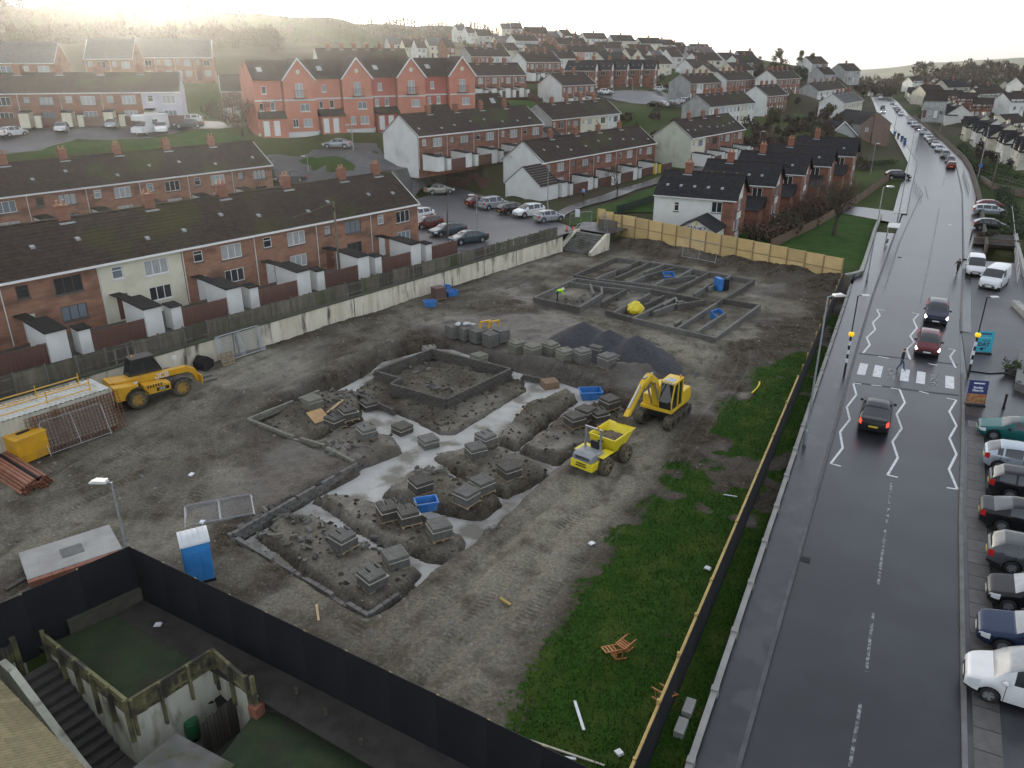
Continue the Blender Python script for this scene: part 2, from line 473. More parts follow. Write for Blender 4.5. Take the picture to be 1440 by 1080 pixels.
# ================================================================== ground sheets
gm = make_terrain()
M_ground = mat('hill_ground',(.028,.046,.010),(.05,.065,.017),scale=.05,rough=.95,c3=(.05,.042,.026),scale3=.012,lo3=.48,hi3=.6,bump=.4,bscale=.6,spec=.1)
gm.materials.append(M_ground); struct(put('ground',gm))
M_lawn = mat('lawn',(.020,.052,.008),(.036,.075,.012),scale=.5,rough=.95,bump=.6,bscale=6,spec=.1,c3=(.05,.06,.022),scale3=.25,lo3=.55,hi3=.75)
M_asph = mat('asphalt',(.016,.0175,.0245),(.027,.029,.037),scale=.35,rough=.3,spec=.45,bump=.35,bscale=60,bdist=.01,c3=(.013,.0135,.016),scale3=.11,lo3=.5,hi3=.6)
M_asphw = mat('asphalt_worn',(.075,.076,.082),(.055,.056,.06),scale=.4,rough=.5,bump=.3,bscale=50,bdist=.01,c3=(.09,.088,.088),scale3=.15)
M_pave = mat('footway',(.022,.023,.027),(.036,.037,.041),scale=.8,rough=.27,spec=.45,bump=.3,bscale=40,bdist=.01,c3=(.046,.047,.050),scale3=.3,lo3=.55,hi3=.6)
M_kerbd = mat('dark_kerb',(.05,.05,.052),(.085,.085,.085),scale=2,rough=.6)
M_kerb = mat('kerb_stone',(.10,.10,.098),(.15,.15,.145),scale=2,rough=.7,bump=.2)
M_paint = mat('road_paint',(.62,.63,.63),(.40,.41,.42),scale=3,rough=.6,lo=.5,hi=.7)
M_wornsheen = mat('worn_paint_and_sheen',(.26,.265,.27),(.035,.037,.042),scale=5,rough=.6,lo=.38,hi=.58)
M_conc = mat('concrete',(.25,.245,.23),(.33,.325,.30),scale=1.2,rough=.8,bump=.3,bscale=9)
M_concd = mat('concrete_dark',(.10,.10,.095),(.15,.148,.14),scale=1.5,rough=.75,bump=.3,bscale=9)
# ---- site polygon: mud, grass and haul road
GRASS = [P(x,y) for x,y in ((1150,452),(1100,500),(1055,530),(1020,570),(985,600),(945,640),(900,700),(862,740),(835,790),(800,850),(775,905),(735,960),(700,1010),(690,1100))] + [Vector((9,8,0)),Vector((20,25,0)),Vector((38,80,0))]
HAUL = [P(x,y) for x,y in ((430,870),(560,960),(690,1010),(760,900),(830,780),(900,690),(960,610),(1010,540),(1010,500),(940,470),(880,470),(960,520),(930,560),(850,640),(740,700),(650,780),(560,850))]
EXC = [P(x,y,-.2) for x,y in ((348,592),(400,565),(455,545),(505,520),(532,500),(607,480),(640,482),(730,512),(780,524),(845,545),(885,568),(880,590),(850,622),(790,652),(725,715),(665,768),(610,805),(562,848),(517,872),(318,756),(498,656))]
ISL = [[P(x,y) for x,y in q] for q in (
 [(367,587),(420,560),(460,542),(500,546),(508,578),(437,608),(403,613)],
 [(427,617),(493,593),(553,607),(562,624),(500,648),(455,636)],
 [(500,540),(530,515),(607,484),(735,524),(738,538),(640,597),(620,597),(560,570),(507,553)],
 [(697,608),(716,592),(735,566),(798,540),(810,552),(725,620)],
 [(733,623),(795,576),(862,556),(880,575),(850,612),(782,640)],
 [(610,630),(690,617),(766,650),(768,658),(712,686),(660,668)],
 [(540,683),(580,653),(627,655),(705,695),(677,715),(627,709)],
 [(440,690),(500,690),(590,715),(652,745),(640,778),(595,772),(520,742)],
 [(365,742),(400,712),(440,714),(520,758),(592,788),(562,830),(518,848),(440,800)])]
SITE = [(-62,4),(-58,8.9),(6.3,91),(13.9,96.4),(33.8,76.6),(33.0,74.0),(29.3,66.3),(17.95,43.2),(12.98,33.0),(5.8,18.36),(4.75,15.5),(-15.85,27.72),(-27.25,15.65),(-40,0)]
IH = [-.12,-.18,-.5,-.1,-.1,-.15,-.15,-.2,-.25]
def curve(px): return [P(x,y) for x,y in px]
def smooth(l):
 for _ in range(3): l = [l[0]] + [q for a,b in zip(l,l[1:]) for q in (a.lerp(b,.25),a.lerp(b,.75))] + [l[-1]]
 return l[::2]
TRACKS = [smooth(curve(q)) for q in (
 [(60,690),(180,620),(300,560),(420,520),(540,465),(640,430),(740,395),(800,365)],
 [(0,760),(120,690),(230,640),(290,590),(360,540),(480,485),(600,440),(700,425)],
 [(200,760),(260,690),(280,640),(250,590),(290,545),(400,500)],
 [(540,960),(640,860),(760,740),(860,650),(940,590),(1000,520),(1005,490),(960,465),(880,450),(790,440),(700,430)],
 [(600,990),(690,890),(800,770),(890,680),(970,590),(1030,520),(1030,485),(980,455),(900,440)],
 [(470,960),(580,850),(700,740),(800,660)],
 [(640,425),(720,415),(800,440),(880,455),(950,480)],[(600,430),(700,405),(760,380)])]
def site_fields(X,Y):
 Z = fbm(X,Y,.25,3) * .35 + fbm(X,Y,1.4,5) * .24
 n1 = fbm(X,Y,.5,4); n2 = fbm(X + 50,Y,.12,3)
 def soft(poly,w,wob=1.0):
  ins = inpoly(X,Y,poly); d,_,_ = polydist(X,Y,poly)
  sd = np.where(ins,d,-d) + n1 * wob * 2.2
  return sstep(-w,w,sd)
 grass = soft(GRASS,1.5,1.3)
 bare = sstep(-.02,.14,fbm(X + 9,Y + 31,.16,4) + .6 * fbm(X,Y,.7,3) + .0045 * (Y - 36))
 dH,_,_ = polydist(X,Y,HR,False)
 grass = grass * (1 - bare * np.clip(1.35 - dH / 9,.4,1))
 haul = soft(HAUL,1.2,1.0)
 rut = np.zeros(X.shape)
 for i,t in enumerate(TRACKS):
  d,sg,al = polydist(X,Y,t,False)
  wv = .35 * np.sin(al * .23 + i) + .15 * np.sin(al * .7)
  for lane in (-1.05,1.05,-.75,1.35):
   q = (sg + wv - lane) / .24
   g = np.exp(-q * q) * (d < 3)
   side = (np.exp(-((np.abs(sg + wv - lane) - .5) / .18) ** 2)) * (d < 3)
   tread = .5 + .5 * np.sin(al * 14 + lane * 3)
   rut += (-.075 * g + .04 * side + .03 * g * tread) * (.65 + .7 * np.clip(n2 * 3 + .5,0,1))
 Z = Z * (1 - .45 * haul) + rut * (1 - .85 * grass)
 for px,amp,w in (([(395,560),(470,520),(540,490),(600,466),(640,460)],.55,1.3),([(700,505),(780,515),(850,528),(905,520)],.5,1.0),([(880,345),(980,362),(1100,385),(1175,400)],.9,2.6),([(870,450),(930,470),(1010,480)],.15,.8)):
  d,_,_ = polydist(X,Y,curve(px),False); Z += amp * np.exp(-(d / w) ** 2) * (1 + 1.6 * n1)
 ex = inpoly(X,Y,EXC); dE,_,_ = polydist(X,Y,EXC); sE = np.where(ex,dE,-dE)
 hole = sstep(-.15,.45,sE + n1 * .5)
 isl = np.zeros(X.shape)
 itop = np.zeros(X.shape)
 for qi,q in enumerate(ISL):
  ins = inpoly(X,Y,q); d,_,_ = polydist(X,Y,q); k_ = sstep(-.2,.2,np.where(ins,d,-d) + fbm(X,Y,1.3,4) * .4); isl = np.maximum(isl,k_); itop = np.where(k_ > .01,IH[qi],itop)
 floor = -.86 + n1 * .25 + fbm(X + 3,Y,.22,2) * .3
 Z = Z * (1 - hole) + hole * (isl * (itop + fbm(X,Y,.9,5) * .55) + (1 - isl) * floor)
 far = [P(x,y) for x,y in ((735,420),(820,375),(870,355),(1070,390),(1085,428),(1005,488))]
 fz = soft(far,1.2,.4); Z = Z * (1 - .75 * fz)
 pale = haul * (.75 + 1.2 * n2) * (1 - grass)
 track = np.zeros(X.shape)
 for t in TRACKS[:3] + TRACKS[6:]:
  d,_,_ = polydist(X,Y,t,False); track = np.maximum(track,(1 - sstep(1.8,4.0,d)) * .68)
 pale = np.maximum(pale,track * (.6 + 2.2 * n2 + 1.2 * n1))
 for px,r,a in (((1045,465),3.2,.9),((1010,478),2.2,.8),((1100,430),3.5,.55),((640,990),3,.4),((420,840),2.8,.6),((330,800),2.2,.35),((270,880),2,.3)):
  c = P(*px); pale = np.maximum(pale,a * (1 - sstep(r * .4,r,np.hypot(X - c.x,Y - c.y) + n1 * 4)))
 pale = np.maximum(pale,fz * (.35 + 1.8 * n1 + n2))
 pale = np.where(hole * isl > .5,.30 + 1.2 * n1,pale)
 wet = np.clip(.5 + 3.5 * fbm(X + 80,Y + 20,.18,4),0,1) * (1 - haul * .8) * (1 - grass)
 return Z,np.clip(grass,0,1),np.clip(pale,0,1),wet
def site_z(x,y):
 return float(site_fields(np.array([x],float),np.array([y],float))[0][0])
def build_site():
 s = .2
 xs = np.arange(-56,37,s); ys = np.arange(6,98.5,s); X,Y = np.meshgrid(xs,ys,indexing='ij')
 Z,g,p,w = site_fields(X,Y)
 vs = np.stack([X.ravel(),Y.ravel(),Z.ravel()],1); nx,ny = X.shape
 cx = X[:-1,:-1] + s / 2; cy = Y[:-1,:-1] + s / 2
 keep = inpoly(cx,cy,SITE)
 keep &= (cx > -.70 * cy - 4) & (cy > 10)
 idx = np.arange(nx * ny).reshape(nx,ny)
 fs = np.stack([idx[:-1,:-1][keep],idx[1:,:-1][keep],idx[1:,1:][keep],idx[:-1,1:][keep]],1)
 used = np.unique(fs); remap = np.full(nx * ny,-1); remap[used] = np.arange(len(used))
 me = bpy.data.meshes.new('site_ground'); me.from_pydata(vs[used].tolist(),[],remap[fs].tolist())
 me.polygons.foreach_set('use_smooth',[True] * len(fs))
 Xu,Yu = X.ravel()[used],Y.ravel()[used]; bd = np.full(len(used),1e9); bs = np.zeros(len(used)); ba = np.zeros(len(used))
 for t in TRACKS:
  d,sg_,al = polydist(Xu,Yu,t,False); k = d < bd; bd = np.where(k,d,bd); bs = np.where(k,sg_ + .25 * np.sin(al * .23),bs); ba = np.where(k,al,ba)
 ct = me.color_attributes.new('track','FLOAT_COLOR','POINT'); ct.data.foreach_set('color',np.stack([bs,ba,1 - sstep(1.2,2.2,bd),np.ones(len(used))],1).astype(np.float32).ravel())
 ca = me.color_attributes.new('zone','FLOAT_COLOR','POINT')
 arr = np.stack([g.ravel()[used],p.ravel()[used],w.ravel()[used],np.ones(len(used))],1).astype(np.float32)
 ca.data.foreach_set('color',arr.ravel())
 return me
def mud_material():
 m = bpy.data.materials.new('site_mud'); m.use_nodes = True; n = m.node_tree; b = n.nodes['Principled BSDF']; L = n.links
 at = n.nodes.new('ShaderNodeAttribute'); at.attribute_name = 'zone'; sp = n.nodes.new('ShaderNodeSeparateColor'); L.new(at.outputs['Color'],sp.inputs[0])
 tc_ = n.nodes.new('ShaderNodeTexCoord')
 def noise(s,d=6,r=.6):
  t = n.nodes.new('ShaderNodeTexNoise'); t.inputs['Scale'].default_value = s; t.inputs['Detail'].default_value = d; t.inputs['Roughness'].default_value = r
  L.new(tc_.outputs['Object'],t.inputs['Vector']); return t.outputs[0]
 def mix(f,a,c):
  x = n.nodes.new('ShaderNodeMixRGB')
  for i,v in ((0,f),(1,a),(2,c)):
   if isinstance(v,tuple): x.inputs[i].default_value = (*v,1)
   else: L.new(v,x.inputs[i])
  return x.outputs[0]
 def rng(src,a,c,o0=0,o1=1):
  r = n.nodes.new('ShaderNodeMapRange'); r.inputs[1].default_value = a; r.inputs[2].default_value = c; r.inputs[3].default_value = o0; r.inputs[4].default_value = o1
  L.new(src,r.inputs[0]); return r.outputs[0]
 fine = noise(7,8,.7); mid = noise(1.3,6)
 mud = mix(rng(noise(1.7,9,.68),.36,.66),(.021,.016,.012),(.098,.080,.060))
 mud = mix(rng(noise(.28,5),.45,.62),mud,(.088,.079,.067))
 mud = mix(rng(fine,.52,.70),mud,(.145,.122,.09))
 mud = mix(rng(noise(15,4),.56,.68),mud,(.014,.011,.009))
 vo = n.nodes.new('ShaderNodeTexVoronoi'); vo.inputs['Scale'].default_value = 4.5; L.new(tc_.outputs['Object'],vo.inputs['Vector'])
 mul = n.nodes.new('ShaderNodeMath'); mul.operation = 'MULTIPLY'; L.new(rng(vo.outputs['Distance'],.16,.10),mul.inputs[0]); L.new(rng(noise(2.3,3),.52,.60),mul.inputs[1])
 mud = mix(mul.outputs[0],mud,(.15,.145,.13))
 pale = mix(rng(fine,.35,.7),(.13,.119,.086),(.32,.30,.235))
 pale = mix(rng(noise(.7,7),.5,.68),pale,(.09,.077,.056))
 pale = mix(mul.outputs[0],pale,(.28,.275,.25))
 c = mix(rng(sp.outputs[1],.05,.85),mud,pale)
 gr = mix(rng(noise(9,6),.35,.65),(.012,.036,.005),(.034,.082,.010))
 gr = mix(rng(noise(.6,4),.48,.64),gr,(.050,.078,.014))
 add = n.nodes.new('ShaderNodeMath'); add.operation = 'ADD'; L.new(sp.outputs[0],add.inputs[0]); L.new(rng(noise(3.5,6),.3,.7,-.35,.35),add.inputs[1])
 c = mix(rng(add.outputs[0],.42,.58),c,gr)
 a2 = n.nodes.new('ShaderNodeAttribute'); a2.attribute_name = 'track'; s2 = n.nodes.new('ShaderNodeSeparateColor'); L.new(a2.outputs['Color'],s2.inputs[0])
 def mth(op,x,y=None):
  q = n.nodes.new('ShaderNodeMath'); q.operation = op
  for i,v in enumerate((x,y)):
   if v is None: continue
   if isinstance(v,(int,float)): q.inputs[i].default_value = v
   else: L.new(v,q.inputs[i])
  return q.outputs[0]
 lane = rng(mth('ABSOLUTE',mth('SUBTRACT',mth('ABSOLUTE',s2.outputs[0]),1.0)),.42,.26)
 wob = mth('MULTIPLY',noise(1.2,2),2.0)
 bars = rng(mth('SINE',mth('ADD',mth('MULTIPLY',s2.outputs[1],26.0),wob)),-.2,.6)
 fade = rng(noise(.35,3),.40,.60)
 msk = mth('MULTIPLY',mth('MULTIPLY',lane,s2.outputs[2]),fade)
 c = mix(mth('MULTIPLY',mth('MULTIPLY',msk,bars),.45),c,(.030,.024,.019))
 edge = rng(mth('ABSOLUTE',mth('SUBTRACT',mth('ABSOLUTE',mth('SUBTRACT',mth('ABSOLUTE',s2.outputs[0]),1.0)),.42)),.10,.02)
 c = mix(mth('MULTIPLY',mth('MULTIPLY',edge,s2.outputs[2]),.2),c,(.17,.155,.125))
 L.new(c,b.inputs['Base Color'])
 L.new(rng(sp.outputs[2],.45,.95,.95,.5),b.inputs['Roughness']); L.new(rng(sp.outputs[2],.6,1,.08,.35),b.inputs['Specular IOR Level'])
 bp = n.nodes.new('ShaderNodeBump'); bp.inputs['Strength'].default_value = .9; bp.inputs['Distance'].default_value = .09
 L.new(noise(5,9,.72),bp.inputs['Height']); L.new(bp.outputs[0],b.inputs['Normal'])
 return m
M_mud = mud_material()
sg = build_site(); sg.materials.append(M_mud); struct(put('site_ground',sg))
M_pour = mat('wet_concrete',(.36,.355,.33),(.46,.455,.43),scale=.7,rough=.85,spec=.1,c3=(.20,.19,.16),scale3=.5,lo3=.5,hi3=.62,bump=.15,bscale=6)
o = sheet('concrete_footing',[(p.x,p.y) for p in EXC],M_pour,z=-.71); o['label'] = 'pale wet concrete poured in the foundation trenches'
# ---- road, footways, kerbs, markings
rz = lambda x,y: float(np.interp(y,[0,420,520,700],[0,0,-1.0,-11.5]))
def rpt(l,n=4):
 out = []
 for i in range(len(l) - 1):
  for k in range(n): out.append((l[i][0] + (l[i + 1][0] - l[i][0]) * k / n,l[i][1] + (l[i + 1][1] - l[i][1]) * k / n))
 return out + [l[-1]]
strip('road',rpt(KL),rpt(KR),M_asph,rz)
def footway(name,line,w,side):
 A = rpt(line); B = rpt(offs(line,w * side)); K = rpt(offs(line,.16 * side))
 a,b = (B,K) if side < 0 else (K,B)
 strip(name,a,b,M_pave,lambda x,y: rz(x,y) + .12)
 mb = MB(); strip('',A,K,None,lambda x,y: rz(x,y) + .13,mb=mb)
 strip('',A,A,None,rz,lambda x,y: rz(x,y) + .13,mb=mb)
 k = mb.build('kerb',M_kerb); struct(k)
# left footway: between dwarf wall and kerb
def lerp_line(l,n):
 L = llen(l); return [tuple(along(l,L * k / n)[0]) for k in range(n + 1)]
DWX = DW + [(36.5,80.6),(47.0,101.0)]
a = lerp_line([(-6,-6)] + DWX,30); b = []
for p in a:
 s = nearest_s(KL,p); q,t = along(KL,s); b.append((q.x - t.y * .16,q.y + t.x * .16))
strip('pavement',a,b,M_pave,.12)
c_ = [tuple(along(KL,nearest_s(KL,p))[0]) for p in a]
mb = MB(); strip('',b,c_,None,.13,mb=mb); strip('',c_,c_,None,.13,-.02,mb=mb)
struct(mb.build('kerb',M_kerbd))
# far left footway beyond the side street
fl = [(57,113.5)] + [p for p in KL if p[1] > 130][:6]
footway('pavement',fl,1.9,-1)
fr = [p for p in KR if p[1] > 84 and p[1] < 500]; fr = [(50.6,86.4)] + fr
footway('pavement',fr,2.2,1)
# right side: footway and parking apron
ar = [(-0.3,-10),(4.8,0),(14.39,18.36),(22.0,33.0),(27.66,43.41),(32.2,52.0)]
footway('pavement',ar,1.3,1)
sheet('parking_apron',[tuple(p) for p in offs(ar,1.3)] + [(46,46),(32,18),(22,-10)],M_pave,z=.125)
fr2 = [(37.0,61.2),(38.76,64.57),(48.33,82.2)]
footway('pavement',fr2,.8,1)
sheet('parking_bay',[tuple(p) for p in offs(fr2,.8)] + [(60,86),(50,62),(42,53),(34.2,52.0),(32.9,52.6),(37,61)],M_asphw,z=.10)
sheet('forecourt',[(27.5,43.0),(33.2,54.0),(38.9,64.9),(50,63),(53,63),(50,50),(44,40)],M_pave,z=.03)
sheet('side_road',[(48.2,82.2),(50.8,86.5),(70,79),(66,72),(57,77.5)],M_asph,z=-.0 + .012)
# ================================================================== road markings, painted gutter sheen
def stroke(mb,pts,w,z=.006):
 pts = [Vector((p[0],p[1],0)) for p in pts]
 for a,b in zip(pts,pts[1:]):
  d = (b - a).normalized(); n = Vector((-d.y,d.x,0)) * w / 2
  mb.quad(*(Vector((q.x,q.y,rz(q.x,q.y) + z)) for q in (a - n,b - n,b + n,a + n)))
def zoomed(q,ox,oy,k): return [P(ox + x / k,oy + y / k) for x,y in q]
def marking(pts,w,m=M_paint,z=.006,label=None):
 b = MB(); stroke(b,pts,w,z); o = struct(b.build('road_stripe',m,fixn=False))
 if label: o['label'] = label
for q in ([(480,155),(525,160)],[(480,160),(497,220),(443,290),(460,360),(405,430),(420,520),(352,608),(410,623)],
  [(690,182),(740,190),(770,265),(723,330),(752,410),(700,485),(730,575),(672,672),(730,685)],
  [(1005,240),(1060,250),(1020,315),(1060,395),(1020,465),(1060,555),(1018,640),(1065,752),(1005,743)],
  [(580,165),(640,172)],[(850,200),(905,215)]):
 marking(zoomed(q,1080,500,4),.13,label='white zigzag line before the zebra crossing')
for q in ([(655,785),(612,781),(630,815),(590,855),(603,895),(555,940),(573,980),(535,1025)],
  [(810,800),(848,806),(818,840),(838,885),(800,930),(822,965),(780,1005),(800,1062)],
  [(1015,1003),(1053,1008),(1024,1046),(1056,1110)],[(620,1045),(680,1056)],[(900,1085),(950,1095)]):
 marking(zoomed(q,1080,240,4),.15,label='white zigzag line beyond the zebra crossing')
rd = Vector((.4617,.887,0))
for k,(x,y) in enumerate(((1213,519),(1234.5,522),(1253.5,525),(1272.5,527.5),(1295,531),(1314,534),(1335.5,537.5))):
 c = P(x,y); marking([c - rd * 1.25,c + rd * 1.25],.55,M_paint if k not in (2,5) else M_wornsheen,label='white bar of the zebra crossing')
for q in ([(1254,675),(1247,735)],[(1245,745),(1235,822)],[(1228,862),(1218,945)],[(1210,990),(1195,1078)],[(1294,427),(1303,385)],[(1304,380),(1312,340)],[(1313,335),(1321,292)],[(1326,262),(1328,250)]):
 marking([P(*q[0]),P(*q[1])],.11,M_wornsheen)
marking([P(1353.5,450),P(1356,400),P(1358,340),P(1358,295)],.12,M_wornsheen); marking([P(1334,316),P(1338,316.5)],.5)
for q in ([(1298,262),(1302,280)],[(1292,275),(1262,340),(1240,410)]): marking([P(x + 3,y) for x,y in q],.18,M_wornsheen)  # long stroke: reflection in the left kerb gutter, put in as pale colour
for k in range(7): a = P(1353,430 + k * 4.2); marking([a,a + rd * .35],.14)
# speed table edges of the crossing, drain covers
M_tar = mat('tar_seam',(.015,.015,.016),rough=.6); M_iron = mat('cast_iron',(.03,.03,.032),rough=.55,metal=.5)
marking([P(1202,538),P(1300,551),P(1348,556)],.28,M_tar,.005); marking([P(1208,497),P(1280,505),P(1348,513)],.25,M_tar,.005)
for x,y in ((1133,787),(1265,362)):
 c = P(x,y); b = MB(); b.box(-.2,.2,-.22,.22,0,.012)
 for k in range(5): b.box(-.18,.18,-.19 + k * .085,-.15 + k * .085,.012,.02)
 struct(b.build('drain_cover',M_iron,None,(c.x,c.y,.004),R(-27)))
M_flag = mat('paving_flag',(.06,.058,.056),(.085,.082,.078),scale=3,rough=.55,bump=.2,objvar=.2)
# ================================================================== terrace behind the retaining wall
YARD_Z = 1.62
wd = U38; wn = N38
def wp(s,o,z=0.0):
 """s along the retaining wall, o metres behind its face"""
 b = Vector((-24.2,52.0,0)); return b + wd * s + wn * o + Vector((0,0,z))
M_yard = mat('yard_ground',(.075,.07,.066),(.10,.094,.088),scale=.6,rough=.8,bump=.3,c3=(.05,.055,.03),scale3=.4)
ya = [wp(-45,.4),wp(49.2,.4),wp(49.2,9.0),wp(46,12),wp(43,30),wp(42.5,46),wp(-45,46)]
sheet('yard_ground',[(p.x,p.y) for p in ya],M_yard,z=YARD_Z)
M_stain = mat('stained_render',(.66,.62,.50),(.50,.455,.35),scale=1.2,rough=.85,stretch=(1,1,.22),c3=(.10,.085,.065),scale3=1.6,lo3=.54,hi3=.70,bump=.2,bscale=8)
M_copew = mat('mossy_coping',(.06,.06,.045),(.04,.05,.025),scale=2,rough=.9)
rw = thing('retaining_wall','long cream painted retaining wall with dark streaks below the timber fence','wall',wp(0,0),math.atan2(wd.y,wd.x))
L0,L1 = -44.0,48.9
b = MB(); b.box(L0,L1,0,.38,-.8,1.70); b.build('wall_face',M_stain,rw)
k = 0; x = L0
while x < L1 - .1:
 e = min(x + 2.9,L1); b = MB(); b.box(x + .01,e - .01,-.05,.45,1.703,1.80); b.build('coping_stone',M_copew,rw,bevel=.012); x = e
for s in (-30,-18,-6.5,5,17,28.5,40):
 b = MB(); b.box(s - .04,s + .04,-.012,0,-.3,1.69); b.build('expansion_joint',M_tar,rw)
# timber fence on the wall
M_wood = mat('weathered_timber',(.085,.075,.058),(.15,.135,.105),scale=4,rough=.9,stretch=(1,1,.15),c3=(.055,.065,.025),scale3=.6,lo3=.5,hi3=.66,objvar=.18,bump=.3)
M_woodd = mat('dark_timber',(.05,.044,.036),(.085,.075,.06),scale=4,rough=.9,stretch=(1,1,.15),objvar=.2,bump=.3)
M_cpost = mat('concrete_post',(.13,.125,.11),(.09,.09,.07),scale=3,rough=.85)
fe = thing('timber_fence','weathered vertical board fence with concrete posts along the top of the retaining wall','fence',wp(0,.75),math.atan2(wd.y,wd.x))
rr = random.Random(5); s = L0; i = 0
def board_bay(x0,x1,h,r,gap=.012,w=.125,z0=YARD_Z):
 b = MB(); x = x0
 while x < x1 - w * .5:
  hh = h + r.uniform(-.04,.04); t = r.uniform(-.004,.004)
  if r.random() > .03: b.box(x + gap / 2,min(x + w,x1) - gap / 2,-.012 + t,.012 + t,z0 + .04 + r.uniform(0,.05),z0 + hh)
  x += w
 return b
while s < L1 - .5:
 e = min(s + 1.9,L1); h = 1.30 + rr.uniform(-.04,.04) - (.12 if s > 28 else 0)
 p = MB(); p.box(s - .06,s + .06,-.07,.05,YARD_Z - .2,YARD_Z + h + .12); p.build('post',M_cpost,fe)
 o = board_bay(s + .07,e - .07,h,rr).build('boards',M_wood if rr.random() > .3 else M_woodd,fe,fixn=False); o['kind'] = 'stuff'
 for z in (.35,h - .2):
  q = MB(); q.box(s + .06,e - .06,-.055,-.014,YARD_Z + z - .04,YARD_Z + z + .04); q.build('rail',M_wood,fe)
 s = e; i += 1
# ---- steps up to the street
M_step = mat('step_concrete',(.10,.097,.09),(.15,.145,.135),scale=2,rough=.85,c3=(.06,.06,.045),scale3=1.0)
st = thing('concrete_steps','flight of dark concrete steps at the end of the retaining wall','steps',(7.35,89.9,0),R(-42))
for k in range(10):
 b = MB(); b.box(-2.0,2.0,.30 * k,3.4,.17 * k + (.003 if k else -.4),.17 * (k + 1)); b.build('step',M_step,st,bevel=.012)
for sx in (-1,1):
 b = MB(); x = 2.02 * sx; b.prism([(-.1,-.3),(3.5,-.3),(3.5,1.95),(2.9,1.95),(-.1,.35)],x,x + .32 * sx,Matrix(((0,1,0,0),(1,0,0,0),(0,0,1,0),(0,0,0,1)))); b.build('side_wall',M_stain,st)
M_galv = mat('galvanised_steel',(.36,.37,.38),(.45,.46,.47),scale=8,rough=.42,metal=.75)
for sx in (-1.95,):
 b = MB(); b.tube([(sx,.1,.95),(sx,3.1,2.65),(sx,3.6,2.65)],.025)
 for t in (0,.5,1): b.tube([(sx,.1 + 3 * t,.17 + 1.6 * t),(sx,.1 + 3 * t,.95 + 1.7 * t)],.022)
 b.build('handrail',M_galv,st)
sheet('landing',[(8.0,95.1),(11.4,92.0),(14.2,95.2),(13.0,99),(9,99.5)],M_asphw,z=1.712)
# ================================================================== plywood hoarding
M_ply = [mat('plywood_%d' % k,c,(c[0] * 1.2,c[1] * 1.18,c[2] * 1.15),scale=1.2,rough=.7,stretch=(.4,.4,2.2)) for k,c in enumerate(((.54,.39,.17),(.47,.345,.155),(.59,.43,.20)))]
M_studs = mat('sawn_stud',(.26,.18,.085),(.32,.23,.11),scale=3,rough=.8)
def hoarding_line(root,a,b,n,z0,z1,h,mats,post,rr,boards=2):
 a = Vector((a[0],a[1],0)); b = Vector((b[0],b[1],0)); d = (b - a); L = d.length; d.normalize(); rz_ = math.atan2(d.y,d.x)
 for k in range(n):
  p = a + d * (L * k / n); w = L / n; z = z0 + (z1 - z0) * (k + .5) / n
  m = MB(); m.box(-.05,.05,-.12,-.03,-.4,h + z - .04); m.build('post',post,root,(p.x,p.y,0),rz_)
  for j in range(boards):
   hh = h / boards; q = MB(); q.box(.012,w - .012,-.01 + .004 * (j % 2),.012 + .004 * (j % 2),z + hh * j + .006 - (.35 if j == 0 else 0),z + hh * (j + 1) - .006)
   q.build('panel',mats[rr.randrange(len(mats))],root,(p.x,p.y,0),rz_)
  if boards > 1:
   m = MB(); m.box(.05,w - .05,-.028,-.012,z + h * .5 - .05,z + h * .5 + .05); m.build('rail',post,root,(p.x,p.y,0),rz_)
 p = b; m = MB(); m.box(-.05,.05,-.12,-.03,-.4,h + z1 - .04); m.build('post',post,root,(p.x,p.y,0),rz_)
rr = random.Random(11)
yh = thing('plywood_hoarding','tall yellow plywood hoarding of stepped panels across the far end of the site','hoarding')
hoarding_line(yh,YH[0],YH[1],14,.8,.05,2.5,M_ply,M_studs,rr)
hoarding_line(yh,(10.6,97.6),(13.4,95.9),3,1.75,1.0,2.1,M_ply,M_studs,rr)
# ---- black hoarding by the road
M_black = [mat('black_hoarding_%d' % k,(.011,.011,.013),(.017,.017,.02),scale=.9,rough=.7,spec=.2,stretch=(1,1,.3)) for k in range(2)]
M_newt = mat('new_timber',(.42,.30,.10),(.34,.235,.08),scale=5,rough=.75)
hb = thing('black_hoarding','long black hoarding with yellow timber backing between the site and the road','hoarding')
def back_hoard(root,line,h,step,rr,timber=True,z0=0.0,zf=None,side=1):
 L = llen(line); n = int(L / step)
 for k in range(n):
  p,t = along(line,k * L / n); q,_ = along(line,(k + 1) * L / n); w = (q - p).length; a = math.atan2(q.y - p.y,q.x - p.x)
  z = z0 if zf is None else zf(k / n)
  m = MB(); m.box(.004,w - .004,-.012,.012,z - .6,z + h); m.build('panel',M_black[rr.randrange(2)],root,(p.x,p.y,0),a)
  if timber and k < n * .62:
   m = MB(); m.box(-.01,w + .01,.016 * side,(.016 + .10) * side,z + h - .13,z + h - .02 + rr.uniform(-.02,.03)); m.build('top_rail',M_newt,root,(p.x,p.y,0),a)
  m = MB(); m.box(-.05,.05,.02 * side,.13 * side,z - .3,z + h + (rr.uniform(.02,.18) if timber else -.1)); m.build('post',M_newt,root,(p.x,p.y,0),a)
back_hoard(hb,HR,1.75,2.4,rr)
h2 = thing('black_hoarding','black hoarding turning a corner beside the walled garden and the blue toilet','hoarding')
back_hoard(h2,BH[:2],2.35,1.9,rr,False,zf=lambda t: -.55 + .5 * t,side=1)
back_hoard(h2,BH[1:],2.3,1.85,rr,False,zf=lambda t: -.1 - .3 * t,side=1)
